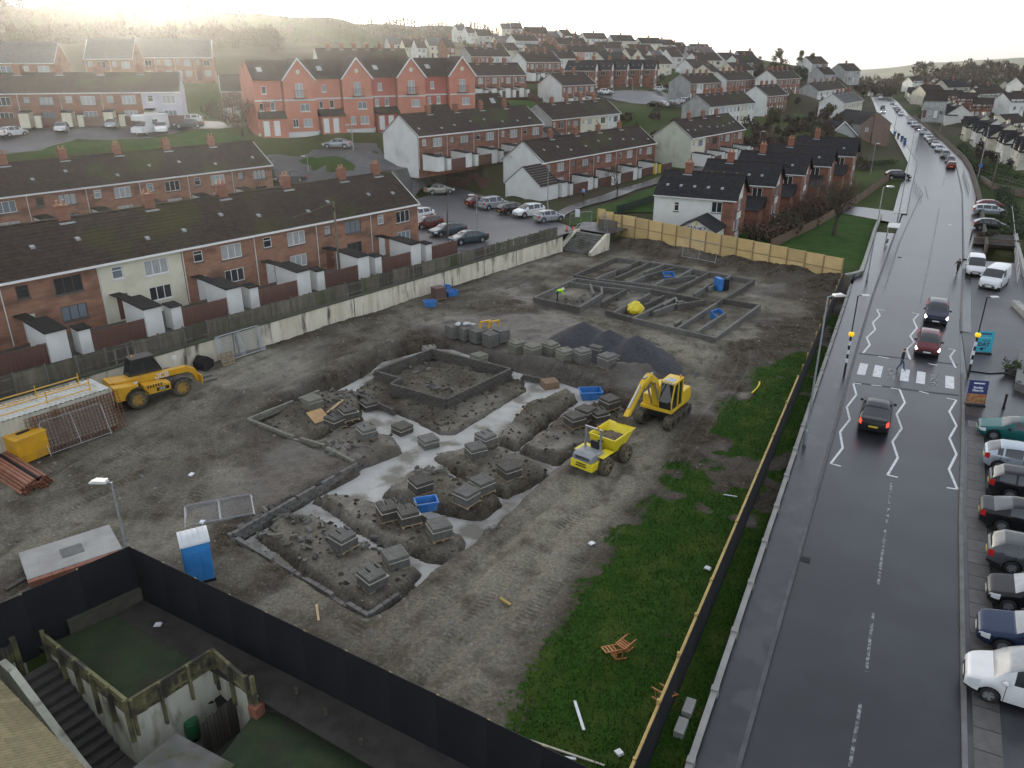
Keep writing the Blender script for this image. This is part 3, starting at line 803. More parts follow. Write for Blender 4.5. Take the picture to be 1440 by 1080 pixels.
# ---- dwarf wall along the footway
M_dw = mat('dwarf_wall',(.15,.148,.14),(.22,.217,.205),scale=1.5,rough=.85,c3=(.06,.06,.05),scale3=1.1,lo3=.5,hi3=.62,bump=.25)
dwt = thing('dwarf_wall','low pale rendered wall with piers beside the footway and the black hoarding','wall')
L = llen(DW); s = 0.0; k = 0
while s < L - .2:
 e = min(s + 3.4,L); p,t = along(DW,s); q,_ = along(DW,e); a = math.atan2(q.y - p.y,q.x - p.x); w = (q - p).length; z = .36
 m = MB(); m.box(.005,w - .005,-.0,.16,-.2,z); m.build('wall_block',M_dw,dwt,(p.x,p.y,0),a)
 m = MB(); m.box(0,w,-.03,.19,z + .003,z + .06); m.build('coping_stone',M_conc,dwt,(p.x,p.y,0),a,bevel=.01)
 m = MB(); m.box(-.13,.13,-.05,.21,-.2,z + .12); m.build('pier',M_conc,dwt,(p.x,p.y,0),a,bevel=.01)
 s = e; k += 1
for x,y,nm in ((957,1028,'nearest of the loose pair'),(968,1000,'farther of the loose pair')):
 c = P(x,y); b = MB(); b.box(-.17,.17,-.36,.36,0,.3); o = b.build('concrete_block',M_conc,None,(c.x,c.y,-.02),R(-27),bevel=.02); tag(o,'pale concrete block by the bottom of the dwarf wall, ' + nm,'block')
# stone wall round the roadside lawn and the lawn itself
LW = [(33.8,77.6),(36.2,78.9),(46.4,99.6),(52.4,111.4)]
lw = thing('low_wall','low stone wall with pale coping round the roadside lawn by the bus shelter','wall')
L = llen(LW); n = int(L / 1.6)
for k in range(n):
 p,t = along(LW,k * L / n); q,_ = along(LW,(k + 1) * L / n); a = math.atan2(q.y - p.y,q.x - p.x); w = (q - p).length
 m = MB(); m.box(.004,w - .004,-.0,.3,-.2,.5); m.build('wall_block',M_dw,lw,(p.x,p.y,0),a)
 m = MB(); m.box(.006,w - .006,-.03,.33,.503,.60); m.build('coping_stone',M_conc,lw,(p.x,p.y,0),a,bevel=.015)
LAWN = [(14.2,97.0),(33.7,77.5),(36.0,79.0),(46.2,99.7),(52.2,111.5),(47,117),(42,108),(36,101),(24,100),(17,103)]
sheet('lawn',LAWN,M_lawn,z=.05)
# ================================================================== walled garden, bottom left
M_dgrass = mat('dark_grass',(.016,.030,.010),(.028,.045,.014),scale=1.2,rough=.95,bump=.7,bscale=7,c3=(.03,.027,.018),scale3=.5,lo3=.5,hi3=.65)  # darker, duller green for the walled garden lawns
M_white = mat('flaking_whitewash',(.46,.46,.38),(.58,.57,.47),scale=1.5,rough=.85,stretch=(1,1,.35),c3=(.15,.14,.09),scale3=1.3,lo3=.52,hi3=.68,bump=.2)
M_mossw = mat('mossy_timber',(.11,.10,.05),(.16,.15,.065),scale=3,rough=.9,c3=(.05,.045,.035),scale3=1.2,lo3=.48,hi3=.6,objvar=.15)
M_soil = mat('dark_soil',(.022,.019,.016),(.04,.035,.03),scale=1.5,rough=.95,bump=.6,bscale=6)
GZ = -.45; SZ = -2.9
C = P(70,918,GZ); A = P(186,1012,GZ); B = P(303,938,GZ); D = P(356,985,GZ)
E1 = P(232,838,GZ)
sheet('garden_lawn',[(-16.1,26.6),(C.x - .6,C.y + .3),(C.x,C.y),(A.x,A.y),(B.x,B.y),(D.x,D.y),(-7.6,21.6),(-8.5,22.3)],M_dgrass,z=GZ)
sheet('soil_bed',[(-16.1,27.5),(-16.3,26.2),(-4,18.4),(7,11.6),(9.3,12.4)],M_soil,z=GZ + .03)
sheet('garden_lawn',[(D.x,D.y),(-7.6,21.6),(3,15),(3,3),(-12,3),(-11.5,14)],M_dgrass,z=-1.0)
o = MB(); o.quad((D.x + .1,D.y,-1.0),(-7.6,21.6,-1.0),(-8.2,22.2,GZ + .02),(D.x - .2,D.y + .4,GZ + .02)); struct(o.build('soil_bank',M_soil))
o = MB(); o.quad((-7.6,21.6,-1.0),(3,15,-1.0),(3,16.2,GZ + .02),(-8.2,22.5,GZ + .02)); struct(o.build('soil_bank',M_soil))
M_slab = mat('yard_slabs',(.045,.042,.038),(.065,.06,.055),scale=2.5,rough=.75,bump=.2)
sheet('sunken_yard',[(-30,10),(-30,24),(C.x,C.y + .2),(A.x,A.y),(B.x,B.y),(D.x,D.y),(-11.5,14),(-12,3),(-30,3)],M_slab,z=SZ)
gw = thing('garden_wall','flaking whitewashed retaining wall holding up the small garden lawn','wall')
def wallseg(p,q,z0,z1,th_,m,root,name='wall_face',inset=0):
 d = q - p; b = MB(); b.box(0,d.length,0,th_,z0,z1); return b.build(name,m,root,(p.x,p.y,0),math.atan2(d.y,d.x))
wallseg(C,A,SZ - .1,GZ + .06,.22,M_white,gw); wallseg(A,B,SZ - .1,GZ + .06,.22,M_white,gw); wallseg(B,D,SZ - .1,GZ + .06,.22,M_white,gw)
gf = thing('garden_fence','mossy low board fence on top of the whitewashed garden wall','fence')
rr = random.Random(3)
for p,q,n in ((C,A,5),(A,B,3),(B,D,2)):
 d = q - p; a = math.atan2(d.y,d.x); L = d.length
 for k in range(n + 1):
  m = MB(); x = min(max(L * k / n,.06),L - .06); m.box(x - .045,x + .045,-.16,-.02,GZ - (1.0 if k % 2 else .7),GZ + .92 + (.25 if (k == 0 and p is C) or (k == n and q is D) else 0)); m.build('post',M_mossw,gf,(p.x,p.y,0),a)
 x = .0
 while x < L - .05:
  m = MB(); w = .15; m.box(x + .006,min(x + w,L) - .006,-.015,.015,GZ + .02 + rr.uniform(0,.04),GZ + .78 + rr.uniform(-.04,.04)); m.build('board',M_mossw if rr.random() > .35 else M_woodd,gf,(p.x,p.y,0),a); x += w
 for z in (.25,.68):
  m = MB(); m.box(0,L,-.06,-.018,GZ + z - .045,GZ + z + .045); m.build('rail',M_mossw,gf,(p.x,p.y,0),a)
 m = MB(); m.box(-.02,L + .02,-.07,.05,GZ + .84,GZ + .89); m.build('top_rail',M_mossw,gf,(p.x,p.y,0),a)
# low mossy wall along the back of the lawn, below the lamp
p,q = P(100,892,GZ),P(228,832,GZ); bw = thing('back_wall','low dark mossy wall at the back of the garden lawn under the hoarding','wall')
wallseg(p,q,GZ - .2,GZ + .55,.3,mat('mossy_wall',(.05,.045,.035),(.08,.075,.055),scale=2,rough=.9,bump=.3),bw,'wall_face')
d = (q - p); b = MB(); b.box(0,d.length,-.04,.34,GZ + .553,GZ + .63); b.build('coping',M_copew,bw,(p.x,p.y,0),math.atan2(d.y,d.x))
# garden steps down the left side
dl = (A - C).normalized(); nl = Vector((-dl.y,dl.x,0));
if nl.x > 0: nl = -nl
gs = thing('garden_steps','dark narrow steps going down beside the whitewashed garden wall','steps',(C.x,C.y,0),math.atan2(dl.y,dl.x))
sgn = 1 if nl.dot(Vector((-dl.y,dl.x,0))) > 0 else -1
for k in range(12):
 b = MB(); y0,y1 = sorted((-.35 * -sgn * 0 + sgn * .0,sgn * -0.0)); b.box(.2 + k * .36,.2 + (k + 1) * .36 + .02,*sorted((sgn * .02,sgn * 1.25)),SZ - .05,GZ - .2 - k * .2); b.build('step',M_slab,gs,bevel=.01)
b = MB(); b.prism([(-.6,SZ),(5.2,SZ),(5.2,SZ + .55),(4.2,SZ + .9),(.3,GZ + .35),(-.6,GZ + .35)],*sorted((sgn * 1.28,sgn * 1.55))); b.build('side_wall',M_white,gs)
# upper left bit of fence and wall at the frame edge
lf = thing('side_fence','short mossy fence with a whitewashed pier at the left frame edge above the garden steps','fence')
p,q = P(-40,965,GZ),P(24,925,GZ)
d = q - p; a = math.atan2(d.y,d.x); x = 0
while x < d.length:
 m = MB(); m.box(x + .006,x + .14,-.015,.015,GZ - .1,GZ + .75 + rr.uniform(-.04,.04)); m.build('board',M_mossw,lf,(p.x,p.y,0),a); x += .15
m = MB(); m.box(d.length - .1,d.length + .1,-.12,.08,SZ,GZ + 1.0); m.build('post',M_mossw,lf,(p.x,p.y,0),a)
m = MB(); m.box(0,d.length + .25,.03,.3,SZ,GZ - .1); m.build('wall_face',M_white,lf,(p.x,p.y,0),a)
# timber side fence of the sunken yard with brick end pier, bins, barrel
sf = thing('yard_fence','leaning dark vertical board fence closing the sunken yard beside the bins','fence')
p,q = P(283,1034,SZ + 1.2),P(352,978,SZ + 1.2); d = q - p; a = math.atan2(d.y,d.x); x = 0
while x < d.length:
 m = MB(); m.box(x + .008,x + .14,-.015,.015,SZ,SZ + 1.75 + rr.uniform(-.06,.06)); m.build('board',M_woodd,sf,(p.x,p.y,0),a); x += .15
M_redbrick = mat('red_brick',(.20,.075,.045),(.26,.11,.065),scale=6,rough=.85,bump=.2)
bp_ = thing('brick_pier','crumbling red brick pier with a mossy post at the corner of the sunken yard','pier',(D.x + .12,D.y - .1,0),a)
for k in range(22):
 b = MB()
 for j in range(2): b.box(-.21 + (.215 * j if k % 2 == 0 else 0),-.01 + .215 * j if k % 2 == 0 else .2,(-.2 if k % 2 == 0 else -.2 + .205 * j),(.2 if k % 2 == 0 else -.005 + .205 * j),-2.4 + k * .085,-2.325 + k * .085)
 b.build('brick',M_redbrick,bp_)
b = MB(); b.box(-.07,.07,-.07,.07,-.7,.75); b.build('post',M_mossw,bp_)
# wheelie bin builder
def wheelie(name,label,loc,rz_,m,lid=None,group=None,s=1.0):
 t = thing(name,label,'bin',loc,rz_,group)
 def body():
  b = MB(); lo = [(-.21,-.24),(.21,-.24),(.21,.22),(-.21,.22)]; hi = [(-.29,-.33),(.29,-.33),(.29,.34),(-.29,.34)]
  v = [(x,y,.08) for x,y in lo] + [(x,y,1.0) for x,y in hi]; i = len(b.v); b.v += v
  for q in ((3,2,1,0),(4,5,6,7),(0,1,5,4),(1,2,6,5),(2,3,7,6),(3,0,4,7)): b.f.append(tuple(i + k for k in q)); b.m.append(0)
  b.box(-.31,.31,-.35,.36,.97,1.01); return b.mesh('bin_body',m)
 put('bin_body',cached(('binb',m.name),body),t)
 put('lid',cached(('binl',(lid or m).name),lambda: MB().prism([(-.31,1.015),(.31,1.015),(.26,1.08),(-.26,1.08)],-.37,.37).mesh('lid',lid or m)),t)
 put('handle',cached('binh',lambda: MB().tube([(-.24,.40,.98),(.24,.40,.98)],.018,6).mesh('handle',M_black[0])),t)
 for sx in (-1,1): put('wheel',cached(('binw',sx),lambda: MB().lathe([(.1,sx * .20),(.1,sx * .25)],12,(0,.28,.1),'x').mesh('wheel',M_black[0])),t)
 return t
M_binblk = mat('black_plastic',(.016,.017,.018),rough=.42,spec=.4); M_bingrn = mat('green_plastic',(.02,.12,.05),rough=.45); M_binblue = mat('blue_plastic',(.02,.10,.30),(.03,.13,.36),scale=5,rough=.45); M_binbrn = mat('brown_plastic',(.07,.04,.02),rough=.5)
c = P(288,998,SZ + .5); wheelie('wheelie_bin','dark wheelie bin in the sunken yard against the whitewashed wall',(c.x,c.y,SZ),R(35),M_binblk)
c = P(316,994,SZ + .5); wheelie('wheelie_bin','black wheelie bin in the corner of the sunken yard by the fence',(c.x,c.y,SZ),R(50),M_binblk)
c = P(270,1024,SZ + .5); t = thing('garden_barrel','round green plastic barrel in front of the bins in the sunken yard','barrel',(c.x,c.y,SZ))
MB().lathe([(.22,0),(.27,.2),(.29,.5),(.27,.8),(.24,.88)],18).build('barrel_body',M_bingrn,t,smooth=True); MB().lathe([(.25,.885),(.25,.93),(.1,.95)],18).build('lid',M_bingrn,t)
# shed roof and house roof at the frame corner
M_tile = mat('concrete_roof_tile',(.20,.165,.085),(.27,.225,.12),scale=2.5,rough=.9,bump=.35,objvar=.16,c3=(.10,.10,.045),scale3=3)
M_felt = mat('roofing_felt',(.10,.10,.095),(.15,.145,.13),scale=2,rough=.85,c3=(.07,.075,.04),scale3=1)
sh = thing('garden_shed','small flat roofed shed with grey felt at the bottom frame edge','shed')
zt = -.9; q4 = [P(x,y,zt) for x,y in ((180,1085),(248,1031),(330,1075),(262,1140))]
b = MB(); b.poly([(p.x,p.y,zt) for p in q4]); b.poly([(p.x,p.y,zt - .1) for p in q4])
for i in range(4): p,q = q4[i],q4[(i + 1) % 4]; b.quad((p.x,p.y,zt - .1),(q.x,q.y,zt - .1),(q.x,q.y,zt),(p.x,p.y,zt))
b.build('roof',M_felt,sh)
b = MB(); cc = sum(q4,Vector()) / 4; ins = [p + (cc - p) * .08 for p in q4]
for i in range(4): p,q = ins[i],ins[(i + 1) % 4]; b.quad((p.x,p.y,SZ),(q.x,q.y,SZ),(q.x,q.y,zt - .1),(p.x,p.y,zt - .1))
b.build('wall',M_woodd,sh)
hs = thing('corner_house','house roof of mossy yellow-brown tiles in the bottom left corner','house')
e0 = P(-60,895,.6); e1 = P(128,1090,.6); ed = (e1 - e0).normalized(); en = Vector((ed.y,-ed.x,0))
if en.x > 0: en = -en
Lr = (e1 - e0).length + 3
up = (en + Vector((0,0,.55))).normalized()
b = MB(); b.quad(e0 - Vector((0,0,.1)),e0 + ed * Lr - Vector((0,0,.1)),e0 + ed * Lr + up * 6 - Vector((0,0,.1)),e0 + up * 6 - Vector((0,0,.1))); b.build('roof',M_woodd,hs)
nrm = ed.cross(up); nrm = nrm if nrm.z > 0 else -nrm
tw,tl = .30,.36
def tilemesh():
 b = MB(); b.prism([(0,0),(tw * .5,.028),(tw * .62,.012),(tw - .004,.012),(tw - .004,-.012),(0,-.02)],0,tl + .05); return b.mesh('roof_tile',M_tile)
tme = tilemesh(); roof = hs.children[0]; cnt = 0
for r_ in range(15):
 for k in range(int(Lr / tw)):
  p = e0 + ed * (k * tw) + up * (r_ * tl) + nrm * .03
  u_,v_ = CX + F_PX * p.x / (p.y * CP - (p.z - CAM_H) * SP),0
  zz = p.y * CP - (p.z - CAM_H) * SP; v_ = CY + F_PX * (-(p.z - CAM_H) * CP - p.y * SP) / zz
  if u_ < -25 or v_ > 1110: continue
  o = put('roof_tile',tme,roof); y_ = (up + nrm * -.06).normalized(); n_ = nrm
  o.matrix_world = Matrix(((ed.x,y_.x,n_.x,p.x),(ed.y,y_.y,n_.y,p.y),(ed.z,y_.z,n_.z,p.z),(0,0,0,1))); cnt += 1
b = MB(); b.box(0,Lr,-.12,0,-.16,-.04); g = b.build('gutter',mat('white_upvc',(.72,.72,.70),rough=.4),hs); g.location = e0 - en * .0 + Vector((0,0,0)); g.rotation_euler = (0,0,math.atan2(ed.y,ed.x))
b = MB(); w0 = e0 + en * .45; w1 = w0 + ed * Lr; b.quad((w0.x,w0.y,SZ),(w1.x,w1.y,SZ),(w1.x,w1.y,.75),(w0.x,w0.y,.75)); b.build('wall',M_white,hs)
# stakes on the lower lawn
for i,(x,y) in enumerate(((418,985),(459,1015),(509,1058))):
 c = P(x,y,-.75); b = MB(); b.box(-.05,.05,-.05,.05,-1.2,-.15); o = b.build('fence_stake',M_mossw,None,(c.x,c.y,0),.6)
 tag(o,('first','second','third')[i] + ' short mossy stake along the edge of the lower lawn, counted from the left','post','stakes along the lower lawn')
# ---- lamp in the garden corner
M_lampg = mat('grey_steel',(.25,.27,.28),(.32,.34,.35),scale=4,rough=.45,metal=.3); M_lampw = mat('lamp_head_white',(.62,.62,.60),rough=.4)
def lamp(label,base,z0,h,rz_=0,arm=.5,style='led',group='street lamps'):
 t = thing('street_lamp',label,'street lamp',(base.x,base.y,z0),rz_,group)
 b = MB(); b.lathe([(.10,0),(.10,.9),(.085,.95),(.06,1.0),(.05,h * .6),(.042,h)],10); b.build('pole',M_lampg,t,smooth=False)
 b = MB(); b.tube([(0,0,h - .05),(arm * .5,0,h + .02),(arm,0,h + .03)],.03,6); b.build('arm',M_lampg,t)
 b = MB(); b.prism([(arm - .05,h - .01),(arm + .62,h + .0),(arm + .66,h + .04),(arm + .45,h + .13),(arm - .02,h + .11)],-.15,.15); hd_ = b.build('lamp_head',M_lampw,t,bevel=.02)
 b = MB(); b.box(arm + .12,arm + .56,-.11,.11,h - .035,h - .006); b.build('lens',mat('lamp_lens',(.55,.52,.42),rough=.2),hd_)
 return t
lamp('grey street lamp with a white lantern rising inside the garden beside the black hoarding corner',P(192.5,838,GZ),GZ,5.6,R(180),.2)
# ================================================================== houses
M_brick = mat('brown_brick',(.19,.08,.052),(.26,.115,.075),scale=1.2,rough=.9,c3=(.12,.055,.042),scale3=.4,bump=.25,bscale=14,stretch=(1,1,2.5))
M_brick2 = mat('tan_brick',(.235,.118,.075),(.30,.155,.10),scale=1.3,rough=.9,c3=(.14,.07,.05),scale3=.35,bump=.25,bscale=14,stretch=(1,1,2.5))
M_rend = mat('white_render',(.60,.60,.57),(.68,.68,.65),scale=.7,rough=.8,c3=(.46,.46,.42),scale3=.35,lo3=.55,hi3=.75,bump=.1,bscale=12)
M_cream = mat('cream_render',(.58,.55,.42),(.64,.61,.48),scale=.7,rough=.8,c3=(.45,.43,.33),scale3=.4,lo3=.55,hi3=.75)
M_green = mat('green_tinged_render',(.44,.47,.37),(.52,.54,.44),scale=.6,rough=.8,c3=(.36,.36,.29),scale3=.5,lo3=.5,hi3=.75)
M_greyr = mat('grey_render',(.30,.30,.29),(.37,.37,.355),scale=.7,rough=.85,c3=(.24,.24,.225),scale3=.4)
M_salmon = mat('salmon_render',(.46,.175,.115),(.52,.21,.145),scale=.5,rough=.85,c3=(.41,.155,.10),scale3=.25)
M_red = mat('red_render',(.33,.085,.065),(.38,.105,.08),scale=.5,rough=.85)
M_lilac = mat('lilac_render',(.45,.45,.52),(.52,.52,.58),scale=.6,rough=.8)
def roofmat(name,a,b,moss,lo=.52,hi=.68):
 return mat(name,a,b,scale=2.2,rough=.9,spec=.15,c3=moss,scale3=.22,lo3=lo,hi3=hi,bump=.35,bscale=10)
M_roof = roofmat('dark_tile',(.026,.0185,.0175),(.044,.032,.029),(.042,.044,.020))
M_roofm = roofmat('mossy_tile',(.028,.020,.018),(.046,.034,.029),(.045,.046,.015),.52,.72)
M_roofb = roofmat('blue_black_tile',(.017,.017,.020),(.030,.029,.032),(.04,.044,.02),.58,.75)
M_roofg = roofmat('slate_grey_tile',(.075,.075,.08),(.10,.10,.105),(.07,.07,.05),.55,.75)
M_upvc = mat('white_upvc',(.72,.72,.70),rough=.4)
M_dfr = mat('dark_frame',(.05,.035,.028),rough=.6)
M_gdark = mat('window_glass_dark',(.02,.024,.03),rough=.08,spec=.8)
M_gcurt = mat('window_glass_curtain',(.42,.43,.43),(.28,.29,.29),scale=3,rough=.15,stretch=(4,4,.3),spec=.8)
M_gblue = mat('window_glass_sky',(.16,.19,.22),rough=.08,spec=.8)
M_sill = mat('stone_sill',(.09,.085,.08),rough=.85); M_sillw = mat('white_sill',(.6,.6,.58),rough=.7)
M_yellowp = mat('yellow_paint',(.62,.47,.03),rough=.55)
M_bfence = mat('red_brown_boards',(.085,.040,.030),(.125,.062,.046),scale=5,rough=.85,stretch=(3,3,.1),objvar=.12)
M_lead = mat('lead_flashing',(.38,.39,.41),(.30,.31,.33),scale=3,rough=.5)
M_clay = mat('clay_pot',(.36,.17,.085),rough=.8); M_pipew = mat('pipe_white',(.62,.62,.6),rough=.5)
M_doorw = mat('white_door',(.66,.66,.64),rough=.4); M_doorb = mat('brown_door',(.11,.04,.03),rough=.55)
M_flat = mat('dark_felt',(.016,.014,.014),(.026,.024,.023),scale=3,rough=.95,spec=.2)
def facade(mb,x0,x1,z0,z1,openings,y=0.0,depth=.12,sgn=1):
 """wall with real openings in the plane y; openings (x0,x1,z0,z1)"""
 xs = sorted({x0,x1,*[o[0] for o in openings],*[o[1] for o in openings]}); zs = sorted({z0,z1,*[o[2] for o in openings],*[o[3] for o in openings]})
 for a,b in zip(xs,xs[1:]):
  for c,d in zip(zs,zs[1:]):
   mx,mz = (a + b) / 2,(c + d) / 2
   if any(o[0] < mx < o[1] and o[2] < mz < o[3] for o in openings): continue
   mb.quad((a,y,c),(b,y,c),(b,y,d),(a,y,d))
 for o in openings:
  a,b,c,d = o[:4]; y2 = y + depth * sgn
  mb.quad((a,y,c),(a,y2,c),(a,y2,d),(a,y,d)); mb.quad((b,y,c),(b,y,d),(b,y2,d),(b,y2,c))
  mb.quad((a,y,c),(b,y,c),(b,y2,c),(a,y2,c)); mb.quad((a,y,d),(a,y2,d),(b,y2,d),(b,y,d))
def win_frame(w,h,nv,nh,m):
 def f():
  b = MB(); t = .06 if w < 2.4 else .07; x = w / 2; y0,y1 = .05,.10
  b.box(-x,x,y0,y1,0,t); b.box(-x,x,y0,y1,h - t,h); b.box(-x,-x + t,y0,y1,t,h - t); b.box(x - t,x,y0,y1,t,h - t)
  for k in range(1,nv): c = -x + w * k / nv; b.box(c - t * .5,c + t * .5,y0 + .002,y1 - .002,t,h - t)
  if nh:
   c = h * .68; b.box(-x + t,x - t,y0 + .004,y1 - .004,c - t * .45,c + t * .45)
  return b.mesh('window',m)
 return cached(('wf',round(w,2),round(h,2),nv,nh,m.name),f)
def window(root,x,z,w,h,nv=2,nh=0,fm=None,pm=None,sill=None,y=0.0,rz_=0.0,off=None,simple=False):
 o = put('window',win_frame(w,h,nv,nh,fm or M_upvc),root,(x,y,z) if off is None else off,rz_)
 pm = pm or random.choice((M_gdark,M_gcurt,M_gcurt,M_gcurt,M_gblue))
 put('pane',cached(('pn',round(w,2),round(h,2),pm.name),lambda: MB().box(-w / 2 + .03,w / 2 - .03,.07,.085,.03,h - .03).mesh('pane',pm)),o)
 if not simple: put('sill',cached(('sl',round(w,2),(sill or M_sill).name),lambda: MB().box(-w / 2 - .08,w / 2 + .08,-.07,.10,-.11,-.003).mesh('sill',sill or M_sill)),o)
 return o
def roofslope(mb,L,z0,run,rise,y0,x0=0.0,course=.34,rev=False,ytot=None):
 """courses of tiles, each a shallow step proud of the one below it"""
 n = max(4,int(math.hypot(run,rise) / course)); s = -1 if rev else 1
 for k in range(n):
  a,b = k / n,(k + 1) / n; lift = .035
  ya,yb = y0 + s * run * a,y0 + s * run * b; za,zb = z0 + rise * a,z0 + rise * b
  q = [(x0,ya,za + lift),(x0 + L,ya,za + lift),(x0 + L,yb,zb + .004),(x0,yb,zb + .004)]
  mb.quad(*(q if not rev else q[::-1]))
  q = [(x0,ya,za),(x0 + L,ya,za),(x0 + L,ya,za + lift),(x0,ya,za + lift)]; mb.quad(*(q if not rev else q[::-1]))
def chimney(root,roof,x,y,z,w=.9,d=.5,h=1.1,pots=2,m=None):
 m = m or M_brick
 c = put('chimney',cached(('ch',w,d,h,m.name),lambda: MB().box(-w / 2,w / 2,-d / 2,d / 2,-.6,h).box(-w / 2 - .05,w / 2 + .05,-d / 2 - .05,d / 2 + .05,h - .16,h - .06).mesh('chimney',m)),roof,(x,y,z))
 for k in range(pots):
  put('chimney_pot',cached('cpot',lambda: MB().lathe([(.12,0),(.09,.3),(.11,.36)],8).mesh('chimney_pot',M_clay)),c,(-w / 2 + w * (k + .5) / pots,0,h))
 put('flashing',cached(('cf2',w,d),lambda: MB().box(-w / 2 - .12,w / 2 + .12,-d / 2 - .42,-d / 2 - .02,-.30,-.20,Matrix.Rotation(-.0,4,'X')).mesh('flashing',M_lead)),c)
 return c
def outhouse(root,x,w,d,h,wm,rm,y0=-0.0,door=True,pitch=.25):
 o = put('outhouse',cached(('oh',w,d,h,wm.name,pitch),lambda: MB().prism([(-d,0),(0,0),(0,h + pitch),(-d,h)],0,w,Matrix(((0,1,0,0),(1,0,0,0),(0,0,1,0),(0,0,0,1)))).mesh('outhouse',wm)),root,(x,y0,0))
 def rf():
  b = MB(); e = .1
  b.prism([(-d - e,h + .002 - e * .1),(0,h + pitch + .002),(0,h + pitch + .09),(-d - e,h + .09 - e * .1)],-e,w + e,Matrix(((0,1,0,0),(1,0,0,0),(0,0,1,0),(0,0,0,1)))); return b.mesh('roof',rm)
 put('roof',cached(('ohr',w,d,h,rm.name,pitch),rf),o)
 if y0 < -1.5 and d > 2: put('canopy',cached(('cnp',y0,h),lambda: MB().box(.1,.95,-.05,-y0 - .02,h + .12,h + .2).mesh('canopy',M_flat)),o)
 return o
def boardfence(root,x0,x1,y,h,m,z=0.0):
 L = x1 - x0
 def f():
  b = MB(); r = random.Random(int(L * 100)); x = 0
  while x < L - .04: b.box(x + .006,min(x + .14,L) - .004,-.015,.015,.03,h + r.uniform(-.02,.02)); x += .14
  b.box(0,L,.016,.05,.3,.38); b.box(0,L,.016,.05,h - .35,h - .27); b.box(-.02,L + .02,-.03,.04,h + .01,h + .05); return b.mesh('board_fence',m)
 o = put('board_fence',cached(('bf',round(L,1),h,m.name),f),root,(x0,y,z)); o['kind'] = 'stuff'; return o
def terrace(name,label,p,L,head,depth=7.4,eave=4.9,rise=2.75,n=5,wall=M_brick,gable_l=M_rend,gable_r=None,roof=M_roof,units=None,detail=2,chim=None,cat='terrace',over=.28,doors=False,chim_m=None,back=False,fasc=True,yard=None,small_first=True,roofname='roof',flip=False,group=None,pipes=True,vents=0,winset=None):
 """front (camera side) wall on local y=0, x runs along the front, the ground at z=0"""
 t = thing(name,label,cat,(p.x,p.y,p.z),R(90 - head),group)
 uw = L / n; E = eave
 for u in range(n):
  x0 = u * uw; m = (units or {}).get(u,wall); ops = []
  big = min(2.0,uw * .34); sm = min(.85,uw * .16)
  xb,xs = (x0 + uw * .68,x0 + uw * .22) if small_first else (x0 + uw * .30,x0 + uw * .78)
  W_ = [(xb,3.05,big,1.25,3 if detail > 1 else 2,0),(xs,3.35,sm,.95,1,1)]
  if winset == 'pairs': W_ = [(x0 + uw * .3,3.1,1.05,1.2,2,0),(x0 + uw * .75,3.1,1.05,1.2,2,0),(x0 + uw * .3,.9,1.3,1.2,2,0)]
  else: W_.append((xb,.95,big * .95,1.15,3 if detail > 1 else 2,0))
  dr = [(x0 + uw * (.75 if winset == 'pairs' else .22),.06,.92,2.05)]
  for q in W_: ops.append((q[0] - q[2] / 2,q[0] + q[2] / 2,q[1],q[1] + q[3]))
  for q in dr: ops.append((q[0] - q[2] / 2,q[0] + q[2] / 2,q[1],q[1] + q[3]))
  mb = MB(); facade(mb,x0,x0 + uw,-1.2,E,ops)
  o = mb.build('wall',m,t,fixn=False)
  if m is not wall: o['label'] = 'painted front wall of one house in the row'
  dark = detail > 1 and u % 4 == 1
  for q in W_: window(t,q[0],q[1],q[2],q[3],q[4],q[5],M_dfr if dark else M_upvc,sill=M_sillw if m is not wall else M_sill,simple=detail < 2)
  for q in dr:
   dm = random.choice((M_doorw,M_doorw,M_doorb)); o = put('door',cached(('dr',q[2],q[3],dm.name),lambda: MB().box(-q[2] / 2 + .005,q[2] / 2 - .005,.06,.10,0,q[3] - .005).mesh('door',dm)),t,(q[0],0,q[1]))
   if detail > 1: put('handle',cached('dh',lambda: MB().box(.28,.32,.02,.06,.95,1.1).mesh('handle',M_galv)),o)
  if pipes and detail > 0:
   put('downpipe',cached(('dp',E),lambda: MB().tube([(0,-.07,.1),(0,-.07,E - .12)],.04,6).mesh('downpipe',M_pipew)),t,(x0 + .1,0,0))
 for gx,gm_,s_ in ((0,gable_l,-1),(L,gable_r or wall,1)):
  if gm_ is None: continue
  b = MB(); pts = [(gx,0,-1.2),(gx,depth,-1.2),(gx,depth,E),(gx,depth / 2,E + rise - .02),(gx,0,E)]
  b.poly(pts[::-1] if s_ < 0 else pts); o = b.build('gable',gm_,t,fixn=False)
  if fasc and detail > 0:
   b = MB(); b.bar((gx + s_ * .06,-over,E - .12),(gx + s_ * .06,depth / 2,E + rise - .02),.06,.16); b.bar((gx + s_ * .06,depth + over,E - .12),(gx + s_ * .06,depth / 2,E + rise - .02),.06,.16); b.build('bargeboard',M_upvc,t)
 b = MB(); b.quad((L,depth,-1.2),(0,depth,-1.2),(0,depth,E),(L,depth,E)); b.build('back_wall',wall,t,fixn=False)
 b = MB(); ov = .12; z0 = E - over * rise / (depth / 2) + .05; run = depth / 2 + over; rs = rise + over * rise / (depth / 2)
 roofslope(b,L + 2 * ov,z0,run,rs,-over,-ov,.36 if detail > 1 else .6); roofslope(b,L + 2 * ov,z0,run,rs,depth + over,-ov,1.2,True)
 for gx in (-ov,L + ov):   # verge thickness
  b.quad((gx,-over,z0 - .1),(gx,-over,z0 + .03),(gx,depth / 2,z0 + rs + .01),(gx,depth / 2,z0 + rs - .1)); b.quad((gx,depth + over,z0 - .1),(gx,depth + over,z0 + .03),(gx,depth / 2,z0 + rs + .01),(gx,depth / 2,z0 + rs - .1))
 rf = b.build(roofname,roof,t,fixn=False)
